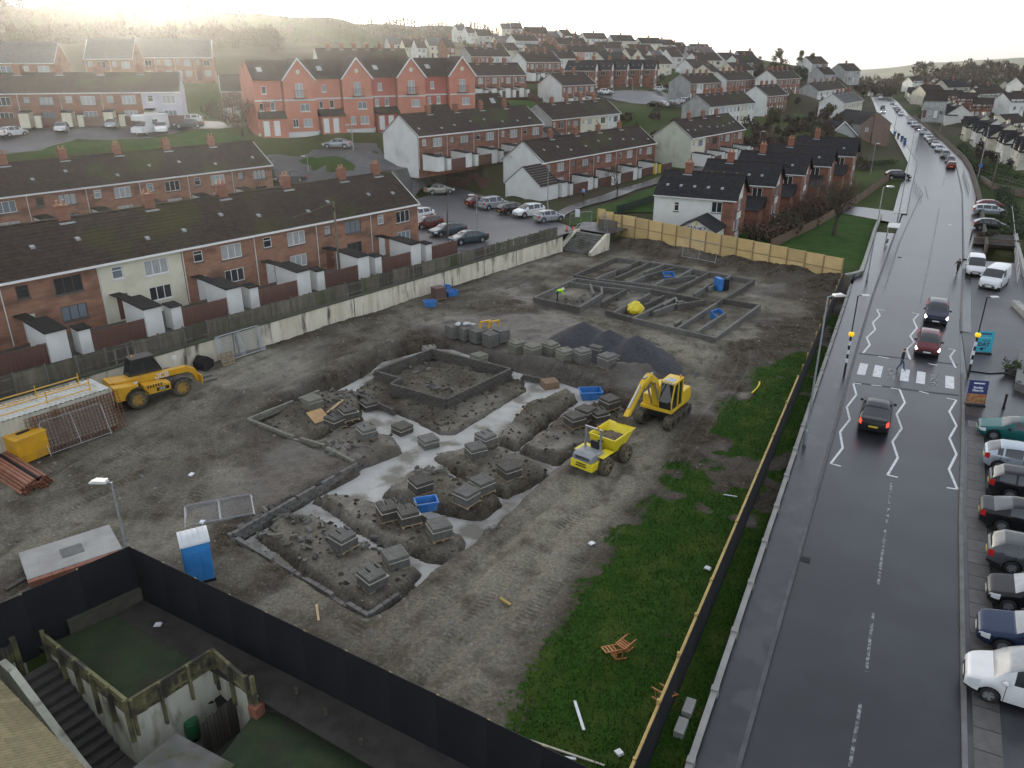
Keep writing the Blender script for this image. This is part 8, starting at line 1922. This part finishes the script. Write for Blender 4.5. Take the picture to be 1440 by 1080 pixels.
# ================================================================== people
M_skin = mat('skin',(.42,.24,.17),rough=.6); M_hair = mat('dark_hair',(.02,.014,.01),rough=.8); M_shoe = mat('dark_shoe',(.015,.015,.016),rough=.6)
def cloth(n,c): return mat('cloth_' + n,c,tuple(v * .8 for v in c),scale=9,rough=.9)
def person(label,loc,heading,J,top,legs,head=None,extra=None,scale=1.0):
 """J: joint -> (x right, y forward, z up)"""
 B = [('pelvis','chest','top'),('chest','neck','top'),('neck','head','skin'),('head','crown','hair')]
 for s in 'lr': B += [('chest','sh' + s,'top'),('sh' + s,'el' + s,'top'),('el' + s,'wr' + s,'top'),('wr' + s,'ha' + s,'skin'),('pelvis','hip' + s,'legs'),('hip' + s,'kn' + s,'legs'),('kn' + s,'an' + s,'legs'),('an' + s,'to' + s,'shoe')]
 RAD = {'pelvis': (.16,.12),'chest': (.18,.125),'neck': (.07,.07),'head': (.095,.105),'crown': (.08,.09),'sh': (.085,.085),'el': (.052,.052),'wr': (.038,.036),'ha': (.04,.025),'hip': (.105,.105),'kn': (.068,.068),'an': (.045,.045),'to': (.045,.035)}
 names = list(J); idx = {n: i for i,n in enumerate(names)}; me = bpy.data.meshes.new('body'); me.from_pydata([J[n] for n in names],[(idx[a],idx[b]) for a,b,_ in B],[])
 o = bpy.data.objects.new('tmp',me); COL.objects.link(o); md = o.modifiers.new('s','SKIN'); md.use_smooth_shade = True; o.modifiers.new('d','SUBSURF').render_levels = 1; o.modifiers[-1].levels = 1
 for n in names: sv = me.skin_vertices[0].data[idx[n]]; sv.radius = RAD.get(n) or RAD[n[:-1]]; sv.use_root = n == 'pelvis'
 dg = bpy.context.evaluated_depsgraph_get(); bm_ = bpy.data.meshes.new_from_object(o.evaluated_get(dg)); bpy.data.objects.remove(o)
 bm_.materials.clear(); order = ['top','legs','skin','hair','shoe']
 for m in (top,legs,M_skin,head or M_hair,M_shoe): bm_.materials.append(m)
 seg = [(Vector(J[a]),Vector(J[b]),order.index(k)) for a,b,k in B]; mi = []
 for f in bm_.polygons:
  c = f.center; best = (9,0)
  for a,b,k in seg:
   d = b - a; tt = max(0,min(1,(c - a).dot(d) / d.length_squared)); q = (a + d * tt - c).length
   if k in (2,3): q -= .03
   if q < best[0]: best = (q,k)
  mi.append(best[1])
 bm_.polygons.foreach_set('material_index',mi)
 t = thing('person',label,'person',loc,-R(heading)); t.scale = (scale,) * 3; put('body',bm_,t)
 h = Vector(J['head']); fwd = (Vector((0,1,0)))
 if extra: extra(t,h)
 return t
STAND = dict(pelvis=(0,0,.95),chest=(0,.0,1.28),neck=(0,.0,1.48),head=(0,.02,1.62),crown=(0,.01,1.70),shl=(-.17,0,1.40),shr=(.17,0,1.40),ell=(-.24,-.03,1.13),elr=(.24,.03,1.13),wrl=(-.25,.05,.88),wrr=(.25,.1,.90),hal=(-.25,.08,.80),har=(.25,.14,.82),hipl=(-.09,0,.90),hipr=(.09,0,.90),knl=(-.10,.14,.50),knr=(.10,-.06,.49),anl=(-.10,.22,.09),anr=(.10,-.26,.12),tol=(-.10,.36,.05),tor=(.10,-.13,.05))
BEND = dict(STAND,chest=(0,.30,1.10),neck=(0,.48,1.12),head=(0,.60,1.08),crown=(0,.68,1.10),shl=(-.17,.40,1.08),shr=(.17,.40,1.08),ell=(-.22,.50,.82),elr=(.22,.52,.82),wrl=(-.15,.62,.60),wrr=(.15,.64,.60),hal=(-.12,.66,.53),har=(.12,.68,.53),anl=(-.12,.1,.09),tol=(-.12,.25,.05),anr=(.12,-.1,.09),tor=(.12,.05,.05),knl=(-.12,.1,.5),knr=(.12,0,.5))
M_hiv = mat('hi_vis_yellow',(.45,.80,.03),rough=.7); M_helm = mat('white_helmet',(.7,.72,.7),rough=.35)
def helmet(t,h): MB().lathe([(.16,0),(.135,.03),(.13,.1),(.08,.16),(.01,.18)],14,(h.x,h.y,h.z + .02)).build('helmet',M_helm,t,smooth=True)
person('person in a dark jacket and blue jeans walking over the zebra crossing',tuple(P(1266,521,.004)),118,STAND,cloth('black',(.015,.016,.02)),cloth('jeans',(.06,.09,.16)))
person('person in dark clothes stepping beside the small white van',tuple(P(1345,386,.004)),60,dict(STAND,wrl=(-.38,.0,1.0),hal=(-.46,.0,.97),ell=(-.30,0,1.18)),cloth('olive',(.03,.03,.026)),cloth('darkgrey',(.03,.03,.033)))
p = PG(820,282); person('person in a light blue top walking past the white outhouses',(p.x,p.y,p.z + .2),40,STAND,cloth('lightblue',(.25,.45,.75)),cloth('black',(.015,.016,.02)))
p = SG(783,424); person('bending worker with a white helmet and yellow vest at the corner of the far foundation',tuple(p),70,BEND,M_hiv,cloth('navy',(.02,.025,.04)),M_helm,helmet)
p = P(163,572,0); person('worker in a bright yellow vest between the container and the telehandler',tuple(p),300,STAND,M_hiv,cloth('navy',(.02,.025,.04)),M_helm,helmet)
# ================================================================== trees and shrubs
M_bark = mat('bark',(.055,.042,.032),(.085,.066,.05),scale=6,rough=.95,bump=.4,stretch=(1,1,.2)); M_twig = mat('winter_twigs',(.075,.055,.038),(.11,.082,.055),scale=.8,rough=.95)
M_twigr = mat('reddish_twigs',(.085,.050,.038),(.12,.075,.055),scale=.8,rough=.95); M_leafd = mat('dark_evergreen',(.020,.034,.014),(.035,.052,.018),scale=1.2,rough=.85); M_leafo = mat('olive_leaves',(.06,.068,.022),(.09,.095,.03),scale=1.0,rough=.85); M_brown = mat('brown_brush',(.05,.036,.026),(.075,.056,.038),scale=.8,rough=.95); M_hedge = mat('hedge_green',(.028,.050,.015),(.05,.075,.02),scale=1.5,rough=.85)
def grow(r,h,spread,levels=5,start=.28,trunk_r=.16,twig=.014,kids=(3,4),droop=0.0):
 tr,tw = MB(),MB()
 def br(p,d,L,rad,lv):
  pts = [p]; q = p; dd = d.copy(); n = 3 if lv > 1 else 2
  for k in range(n):
   dd = (dd + Vector((r.uniform(-.16,.16),r.uniform(-.16,.16),r.uniform(-.04,.12)))).normalized(); q = q + dd * L / n; pts.append(q)
  rr_ = [max(twig * .6,rad * (1 - .45 * k / n)) for k in range(n + 1)]
  (tr if lv >= levels - 1 else tw).tube(pts,rr_,6 if lv >= levels - 1 else 3,False)
  if lv == 0: return
  for k in range(r.randint(*kids) + (1 if lv == levels else 0)):
   f = r.uniform(.45,1.0); i = min(int(f * n),n - 1); b = pts[i].lerp(pts[i + 1],f * n - i); a = r.uniform(0,6.28); s = spread * r.uniform(.6,1.2)
   nd = (dd + Vector((math.cos(a) * s,math.sin(a) * s,r.uniform(-.1,.35) - droop))).normalized(); br(b,nd,L * r.uniform(.55,.8),rad * .52,lv - 1)
 br(Vector((0,0,-.2)),Vector((0,0,1)),h * .42,trunk_r,levels); return tr,tw
TREES = {}
def bare(kind,seed,h,spread,levels=5,tr=.16,m=None,**kw):
 def f():
  a,b = grow(random.Random(seed),h,spread,levels,trunk_r=tr,**kw); return a.mesh('trunk',M_bark),b.mesh('crown',m or M_twig)
 return cached(('bare',kind,seed),f)
def leaf_crown(seed,rx,rz_,n,size,m,cz,clumps=9,shape='round'):
 def f():
  r = random.Random(seed); b = MB(); C_ = []
  for k in range(clumps):
   a = r.uniform(0,6.28); u = r.random() ** .5; z = r.uniform(-1,1)
   k_ = math.sqrt(max(.05,1 - z * z)) if shape == 'round' else max(.08,(1 - z) / 2)
   C_.append((math.cos(a) * u * rx * k_ * .75,math.sin(a) * u * rx * k_ * .75,cz + z * rz_ * .75,r.uniform(.3,.5) * rx * (1 if shape == 'round' else .7)))
  for i in range(n):
   c = r.choice(C_); v = Vector((r.gauss(0,1),r.gauss(0,1),r.gauss(0,.8))).normalized() * c[3] * r.uniform(.55,1.05); p = Vector(c[:3]) + v
   x = Vector((r.gauss(0,1),r.gauss(0,1),r.gauss(0,1))).normalized(); y = x.cross(Vector((r.gauss(0,1),r.gauss(0,1),r.gauss(0,1)))).normalized(); s = size * r.uniform(.5,1.2)
   b.tri(p - x * s,p + x * s,p + y * s * 1.3)
  return b.mesh('crown',m)
 return cached(('leaf',seed,rx,rz_,n,size,m.name,shape),f)
def tree(label,p,trunk,crown,rz_=0.0,s=1.0,name='bare_tree',cat='tree',group=None):
 t = thing(name,label,cat,tuple(p),rz_,group); t.scale = (s,s,s)
 if trunk: put('trunk',trunk,t)
 put('crown',crown,t); return t
# big bare tree on the roadside lawn
tk,cr = bare('big',4,8.2,.85,6,.26,kids=(3,4)); p = P(1172,331,.05); tree('large bare tree with a dense twiggy crown on the roadside lawn',p,tk,cr,.4,(ztop(p,228) - .05) / 8.4)
tk2,cr2 = bare('mid',11,7.0,.75,5,.15,kids=(3,4))
tk3,cr3 = bare('upr',23,7.5,.55,5,.12,M_twigr,kids=(3,4))
p = PG(868,277); tree('small pollarded bare tree in front of the mossy terrace outhouses',(p.x,p.y,p.z + .1),tk2,cr2,1.0,.85)
for i,(x,y,k,lab) in enumerate(((1122,327,3,'slender birch-like bare tree in the bramble garden'),(1140,320,3,'reddish bare tree behind the slender one in the bramble garden'),(375,190,2,'bare tree in front of the leftmost salmon house'),(350,186,3,'second bare tree left of the salmon houses'),(1095,178,2,'pale bare tree beside the white gabled row'),(1112,180,2,'second pale bare tree beside the white gabled row'),(1210,155,3,'bare tree beside the far road near the chimneys row'),(1075,225,3,'thin bare tree behind the end-on houses'),(730,262,3,'thin bare tree in the yard of the white gabled terrace'),(1128,240,2,'bare tree between the end-on houses'),(318,175,2,'low bare tree by the upper car park'),(340,192,3,'bare bush-like tree by the path left of the salmon houses'))):
 p = PG(x,y); tk_,cr_ = (tk2,cr2) if k == 2 else (tk3,cr3); tree(lab,p,tk_,cr_,i * 1.1,.72 + .1 * (i % 3))
# evergreens and bushes
for i,(x,y,rx,hgt,m,lab) in enumerate(((1088,113,5,9,M_leafd,'dark evergreen tree at the left of the skyline clump'),(1100,116,6,9.5,M_leafd,'broad dark evergreen in the middle of the skyline clump'),(1113,117,5,9,M_leafd,'dark evergreen at the right of the skyline clump'),(1126,117,4.5,7,M_leafd,'low evergreen ending the skyline clump'),(1092,105,3.5,12.5,M_leafo,'tall sunlit tree standing above the evergreen clump'),(1124,103,3,11,M_leafo,'second tall sunlit tree right of the evergreen clump'),(1138,103,3.5,10,M_leafo,'third tall sunlit tree near the big grey gable'),(1064,110,5,7,M_brown,'brown wooded clump left of the evergreens'),(1048,104,4,9,M_leafo,'olive tree on the skyline left of the evergreens'),
          (972,168,4.2,6.2,M_brown,'round russet bush in front of the white fronted terrace'),(1085,175,2.6,4.5,M_leafo,'yellow-green bush below the tall white gable'),(1165,165,3,4,M_leafo,'green bush in front of the white gabled row'),(1350,130,6,6,M_leafo,'yellow-green tree clump in the back gardens at the right'),(1385,140,6,5,M_leafo,'olive tree clump beside the light green bungalow'))):
 p = PG(x,y); tkx = cached('stub',lambda: MB().lathe([(.22,-.3),(.14,3)],7).mesh('trunk',M_bark)); tree(lab,p,tkx,leaf_crown(100 + i,rx * .62,hgt * .40,1500,.34 if rx > 4 else .26,m,hgt * .5,18),i,1.0,'tree')
bush_spots = [(1042,205),(1060,212),(1085,208),(1105,205),(1125,208),(1145,205),(1150,195),(1070,197),(1095,330),(1110,325),(1080,338),(1130,315),(1150,310),(1165,300),(1140,300),(1060,335),(1180,292),(1010,210),(1028,200),(1180,205),(1200,235),(380,182),(330,178),(300,166),(1215,240)]
for i,(x,y) in enumerate(bush_spots):
 p = PG(x,y) if y < 290 else P(x,y,.05); m = (M_brown,M_brown,M_twigr,M_brown)[i % 4]; me = leaf_crown(200 + i % 6,1.9,1.0,650,.15,m,.9,10)
 o = put('bramble_bush',me,None,(p.x,p.y,p.z - .05),i); o.scale = (1 + .2 * (i % 3),) * 3
 tag(o,'%s brown bramble bush %s' % (('tangled','dense','reddish','low')[i % 4],('in the gardens behind the end-on houses' if y < 290 and x > 900 and x < 1170 else 'behind the brown boundary fence' if y > 285 and x > 900 else 'by the side street near the brown house' if x > 1170 else 'left of the salmon houses')),'bush','bramble bushes %s %s' % (('tangled','dense','reddish','low')[i % 4],'a' if y < 290 and 900 < x < 1170 else 'b' if y > 285 and x > 900 else 'c' if x > 1170 else 'd'))
def hedge(label,pts,z,h,w,m=M_hedge):
 b = MB(); r = random.Random(len(label))
 for a,c in zip(pts,pts[1:]):
  L = (c - a).length
  for k in range(int(L * 160)):
   p = a.lerp(c,r.random()) + Vector((r.uniform(-w,w),r.uniform(-w,w),r.random() ** .6 * h)); x = Vector((r.gauss(0,1),r.gauss(0,1),r.gauss(0,1))).normalized(); y = x.cross(Vector((r.gauss(0,1),r.gauss(0,1),r.gauss(0,1)))).normalized(); s = r.uniform(.08,.18); b.tri(p - x * s,p + x * s,p + y * s * 1.3)
 o = b.build('hedge',m,None,(0,0,z),fixn=False); tag(o,label,'hedge')
hedge('clipped dark hedge behind the railing at the right edge',[P(1395,250,0),P(1445,262,0)],0,1.8,1.0); hedge('second dark hedge in front of the twin-gabled houses',[P(1370,236,0),P(1420,246,0)],0,1.6,.9); hedge('low hedge in the garden across the side street',[P(1218,236,0),P(1258,232,0)],0,1.2,.7); hedge('round green bush in the planted bed by the lay-by',[P(1404,334,.4),P(1413,335,.4)],.4,1.0,.5); hedge('dark shrubs at the back of the planted bed',[P(1375,338,.4),P(1398,338,.4)],.4,.6,.4,M_brown); hedge('hedge along the gardens across the far road',[kr(s1 + 60,5),kr(s1 + 130,5)],-.3,1.3,.8); hedge('dark hedge before the grey block across the road',[kr(s1 + 10,6),kr(s1 + 50,6)],-.3,1.5,1.0,M_leafd)
# bins by the far left verge
for i,(x,y) in enumerate(((1258,190),(1263,193),(1268,197),(1272,203),(1272,200))):
 p = P(x,y,.1); wheelie('wheelie_bin',('blue','black','blue','blue','black')[i] + ' wheelie bin, %s from the far end by the far road verge' % ORD[i],tuple(p),i,(M_binblue,M_binblk)[i in (1,4)],group='bins by the far verge')
for i,(s_,lab) in enumerate(((20.5,'dark wheelie bin against the cream house yard fence'),(21.2,'dark blue-grey wheelie bin beside it at the cream house yard fence'))):
 q = wp(s_ - 26.6,5.6,YARD_Z); wheelie('wheelie_bin',lab,tuple(q),R(38),(M_binblk,mat('slate_plastic',(.03,.035,.05),rough=.45))[i])
# planter by the crossing
p = P(1421,525,.12); t = thing('planter','round planter with a sprawling dark plant at the right of the crossing','planter',tuple(p)); MB().lathe([(.35,0),(.5,.4),(.52,.45),(.4,.44)],16).build('pot',M_concd,t); put('plant',leaf_crown(300,.7,.35,420,.09,M_hedge,.6,8),t)
# tall trees on the crest
for i in range(44):
 x = 519 + i * 4.95 + random.uniform(-1,1); y = 37 + (x - 517) * .085; p = PT(x,y,560); k = i % 4
 def pop(k=k):
  r_ = random.Random(k + 40); b = MB()
  for _ in range(420):
   z = 3.5 + r_.random() ** .8 * 12; a = r_.uniform(0,6.28); rad = r_.uniform(.1,2.8) * (1.15 - z / 17); p_ = Vector((math.cos(a) * rad,math.sin(a) * rad,z)); d_ = Vector((math.cos(a) * .5,math.sin(a) * .5,1)); w_ = Vector((-math.sin(a),math.cos(a),0)) * .1; b.tri(p_ - w_,p_ + w_,p_ + d_ * r_.uniform(.7,1.8))
  return b.mesh('crown',M_twig)
 me = cached(('pop',k),pop)
 tkx = cached('popt',lambda: MB().lathe([(.4,-6),(.15,15)],6).mesh('trunk',M_bark)); t = tree('thin bare tree on the hill crest line, %s' % (ORD[i] + ' from the left' if i < 20 else ORD[43 - i] + ' from the right' if i > 23 else ('left of the middle four','second of the middle four','third of the middle four','right of the middle four')[i - 20]),(p.x,p.y,p.z - 3),tkx,me,i,random.uniform(.6,.8),'crest_tree',group='trees along the hill crest')
# woods that read as one mass
def wood(name,label,spots,m,size=1.0,n=70,leafy=False):
 """crowns of fine twigs, all trees of one far mass in one mesh"""
 rg = np.random.RandomState(len(spots)); S = np.array(spots); N = len(S) * n; I = np.repeat(np.arange(len(S)),n)
 v = rg.normal(0,1,(N,3)); v /= np.linalg.norm(v,axis=1)[:,None]; v *= rg.uniform(.25,1,(N,1)) ** .5; s = S[I,3]
 c = S[I,:3] + np.stack([v[:,0] * 2.5 * s,v[:,1] * 2.5 * s,s * (4.4 + v[:,2] * 3.2)],1)
 u = v * 1.0 + rg.normal(0,.5,(N,3)); u[:,2] += .5; u /= np.linalg.norm(u,axis=1)[:,None]
 w = np.cross(u,rg.normal(0,1,(N,3))); w /= np.linalg.norm(w,axis=1)[:,None]
 q = (size * rg.uniform(.5,1.2,N))[:,None]; k = .16 if not leafy else .5
 tri = np.stack([c - w * q * k,c + w * q * k,c + u * q * 1.6],1).reshape(-1,3)
 me = bpy.data.meshes.new(name); T = len(S); a = S[:,:3]
 tr = np.stack([a + np.array([-.12,0,-1]),a + np.array([.12,0,-1]),a + np.stack([np.zeros(T),np.zeros(T),6 * S[:,3]],1)],1).reshape(-1,3)
 V = np.concatenate([tri,tr]); me.vertices.add(len(V)); me.vertices.foreach_set('co',V.astype(np.float32).ravel()); nf = len(V) // 3
 me.loops.add(nf * 3); me.loops.foreach_set('vertex_index',np.arange(nf * 3,dtype=np.int32)); me.polygons.add(nf); me.polygons.foreach_set('loop_start',np.arange(0,nf * 3,3,dtype=np.int32)); me.update(); me.validate()
 me.materials.append(m); o = put(name,me); o['kind'] = 'stuff'; o['label'] = label
r = random.Random(77); sp_ = []
for k in range(560):
 x = r.uniform(-30,395); t_ = r.uniform(215,440); y0 = 78 - (t_ - 200) * .28 + r.uniform(-5,5)
 p = PT(x,60,t_); sp_.append((p.x,p.y,th(p.x,p.y) - 1,r.uniform(.55,1.0)))
wood('woodland','hazy brown winter wood covering the hillside at the top left',sp_,M_brown,.9,150)
sp_ = []
for k in range(150):
 x = r.uniform(395,560); t_ = r.uniform(330,520); p = PT(x,60,t_)
 if x > 440 and r.random() < .65: continue
 sp_.append((p.x,p.y,th(p.x,p.y),r.uniform(.6,1.1)))
for k in range(160): x = r.uniform(520,740); p = PT(x,40 + (x - 520) * .05,r.uniform(430,600)); sp_.append((p.x,p.y,th(p.x,p.y),r.uniform(.5,1.0)))
wood('woodland','scrubby winter trees on the hill slope below the crest line',sp_,M_twig,.8,110)
sp_ = []
for k in range(420):
 a = r.uniform(1185,1560); t_ = r.uniform(430,1000); p = PT(a,110,t_); sp_.append((p.x,p.y,th(p.x,p.y),r.uniform(.8,1.6)))
wood('woodland','belt of bare trees in the valley beyond the right hand houses',sp_,M_twig,1.1,170,True)
sp_ = []
for k in range(150):
 x = r.uniform(640,1180); t_ = r.uniform(240,480); p = PT(x,85,t_);
 sp_.append((p.x,p.y,th(p.x,p.y),r.uniform(.25,.55)))
for k in range(70): x = r.uniform(1290,1440); p = PT(x,140,r.uniform(230,420)); sp_.append((p.x,p.y,th(p.x,p.y),r.uniform(.25,.5)))
for x0,x1,y0,y1,k_ in ((1045,1195,165,215,70),(860,1010,152,235,30),(600,770,112,160,26),(1375,1440,195,250,24)):
 for k in range(k_): p = PG(r.uniform(x0,x1),r.uniform(y0,y1)); sp_.append((p.x,p.y,p.z - .6,r.uniform(.2,.42)))
wood('shrubbery','garden shrubs and small trees between the hill houses',sp_,M_brown,.45,110,True)
# ---- far hills across the valley
def hills():
 xs = np.linspace(-600,3800,120); ys = np.linspace(1300,3200,60); X,Y = np.meshgrid(xs,ys,indexing='ij'); ph = X / Y
 crest = np.interp(ph,[-.3,.2,.40,.46,.52,.57,.62,.66,.75,1.2],[0,-30,-28,-14,2,8,14,15,12,20])
 k = sstep(1350,2350,Y); Z = -62 + (crest + 62) * k ** .8 + fbm(X,Y,.004,4) * 26 * k
 idx = np.arange(120 * 60).reshape(120,60); me = bpy.data.meshes.new('hills'); me.from_pydata(np.stack([X.ravel(),Y.ravel(),Z.ravel()],1).tolist(),[],np.stack([idx[:-1,:-1].ravel(),idx[1:,:-1].ravel(),idx[1:,1:].ravel(),idx[:-1,1:].ravel()],1).tolist()); me.polygons.foreach_set('use_smooth',[True] * len(me.polygons))
 me.materials.append(mat('hill_fields',(.05,.075,.02),(.085,.10,.03),scale=.006,rough=.95,c3=(.05,.05,.03),scale3=.004,lo3=.5,hi3=.56,detail=3)); struct(put('hills',me)); return X,Y,Z
hX,hY,hZ = hills(); sp_ = []
for k in range(240):
 i = r.randrange(60,119); j = r.choice((30,31,32,33,20,24,28)); sp_.append((hX[i,j] + r.uniform(-20,20),hY[i,j] + r.uniform(-15,15),hZ[i,j] - 1,r.uniform(1.4,3)))
wood('woodland','hedgerows and copses on the hazy hills across the valley',sp_,M_brown,2.5,40,True)
# ---- tufts of grass inside the hoarding
def tufts():
 rg = np.random.RandomState(5); N = 260000; X = rg.uniform(-3,34,N); Y = rg.uniform(12,76,N); ok = inpoly(X,Y,SITE); X,Y = X[ok],Y[ok]; Z,g,_,_ = site_fields(X,Y); ok = (g > .55) & (rg.rand(len(X)) < np.clip(34 / np.maximum(Y,18),.25,1)); X,Y,Z = X[ok],Y[ok],Z[ok]; n = len(X)
 a = rg.uniform(0,6.28,n); w = rg.uniform(.012,.03,n); h = rg.uniform(.05,.14,n); lx,ly = rg.normal(0,.05,n),rg.normal(0,.05,n)
 v = np.empty((n,3,3)); v[:,0] = np.stack([X - np.cos(a) * w,Y - np.sin(a) * w,Z - .02],1); v[:,1] = np.stack([X + np.cos(a) * w,Y + np.sin(a) * w,Z - .02],1); v[:,2] = np.stack([X + lx,Y + ly,Z + h],1)
 me = bpy.data.meshes.new('grass_tufts'); me.from_pydata(v.reshape(-1,3).tolist(),[],np.arange(n * 3).reshape(-1,3).tolist()); me.materials.append(mat('grass_blades',(.014,.040,.006),(.044,.078,.013),scale=.5,rough=.8,spec=.1)); o = put('grass_tufts',me); o['kind'] = 'stuff'; o['label'] = 'rough green grass along the inside of the black hoarding'
tufts()
# ---- stones on the haul road
def stones(name,label,m,N,smin,smax,seed,test):
 rg = np.random.RandomState(seed); X = rg.uniform(-30,30,N); Y = rg.uniform(16,80,N); ok = inpoly(X,Y,SITE); X,Y = X[ok],Y[ok]; Z,g,pl_,_ = site_fields(X,Y); ok = test(X,Y,Z,g,pl_,rg); X,Y,Z = X[ok],Y[ok],Z[ok]; v = []; f = []
 base = [(1,0,0),(-1,0,0),(0,1,0),(0,-1,0),(0,0,.8),(0,0,-.5)]; tri = [(0,2,4),(2,1,4),(1,3,4),(3,0,4)]
 for i in range(len(X)):
  s = smin + (smax - smin) * rg.rand() ** 4; a = rg.rand() * 6.28; c,d = math.cos(a),math.sin(a); k = len(v); q = rg.uniform(.6,1.3,6)
  for j,(x,y,z) in enumerate(base): v.append((X[i] + s * q[j] * (x * c - y * d),Y[i] + s * q[j] * (x * d + y * c),Z[i] + s * z * q[j]))
  f += [(k + a_,k + b_,k + c_) for a_,b_,c_ in tri]
 me = bpy.data.meshes.new(name); me.from_pydata(v,[],f); me.materials.append(m); o = put(name,me); o['kind'] = 'stuff'; o['label'] = label
stones('stones','loose stones scattered over the dirt and haul road',mat('stone_grey',(.10,.097,.085),(.24,.235,.22),scale=1.7,rough=.85),18000,.025,.13,9,lambda X,Y,Z,g,p_,rg: (g < .35) & (rg.rand(len(X)) < .30 + .7 * p_) & (Z > -.35))
EXP = [(p.x,p.y) for p in EXC]
stones('soil_clods','lumps of dark soil on the mounds and trench sides',mat('clod_brown',(.022,.016,.012),(.07,.056,.040),scale=2.2,rough=.95),34000,.03,.2,12,lambda X,Y,Z,g,p_,rg: inpoly(X,Y,EXP) & (Z > -.66) & (rg.rand(len(X)) < .8))
# ================================================================== the hazy winter air
hm_ = bpy.data.materials.new('haze_air'); hm_.use_nodes = True; nn = hm_.node_tree; nn.nodes.clear()
ho = nn.nodes.new('ShaderNodeOutputMaterial'); pv = nn.nodes.new('ShaderNodeVolumePrincipled'); pv.inputs['Color'].default_value = (.97,.97,.96,1); pv.inputs['Density'].default_value = 0.0001; pv.inputs['Anisotropy'].default_value = 0.85
nn.links.new(pv.outputs[0],ho.inputs['Volume'])
o = MB().box(-900,4200,-120,3500,-85,80).build('haze',hm_); o['kind'] = 'stuff'; o['label'] = 'pale winter haze filling the air'
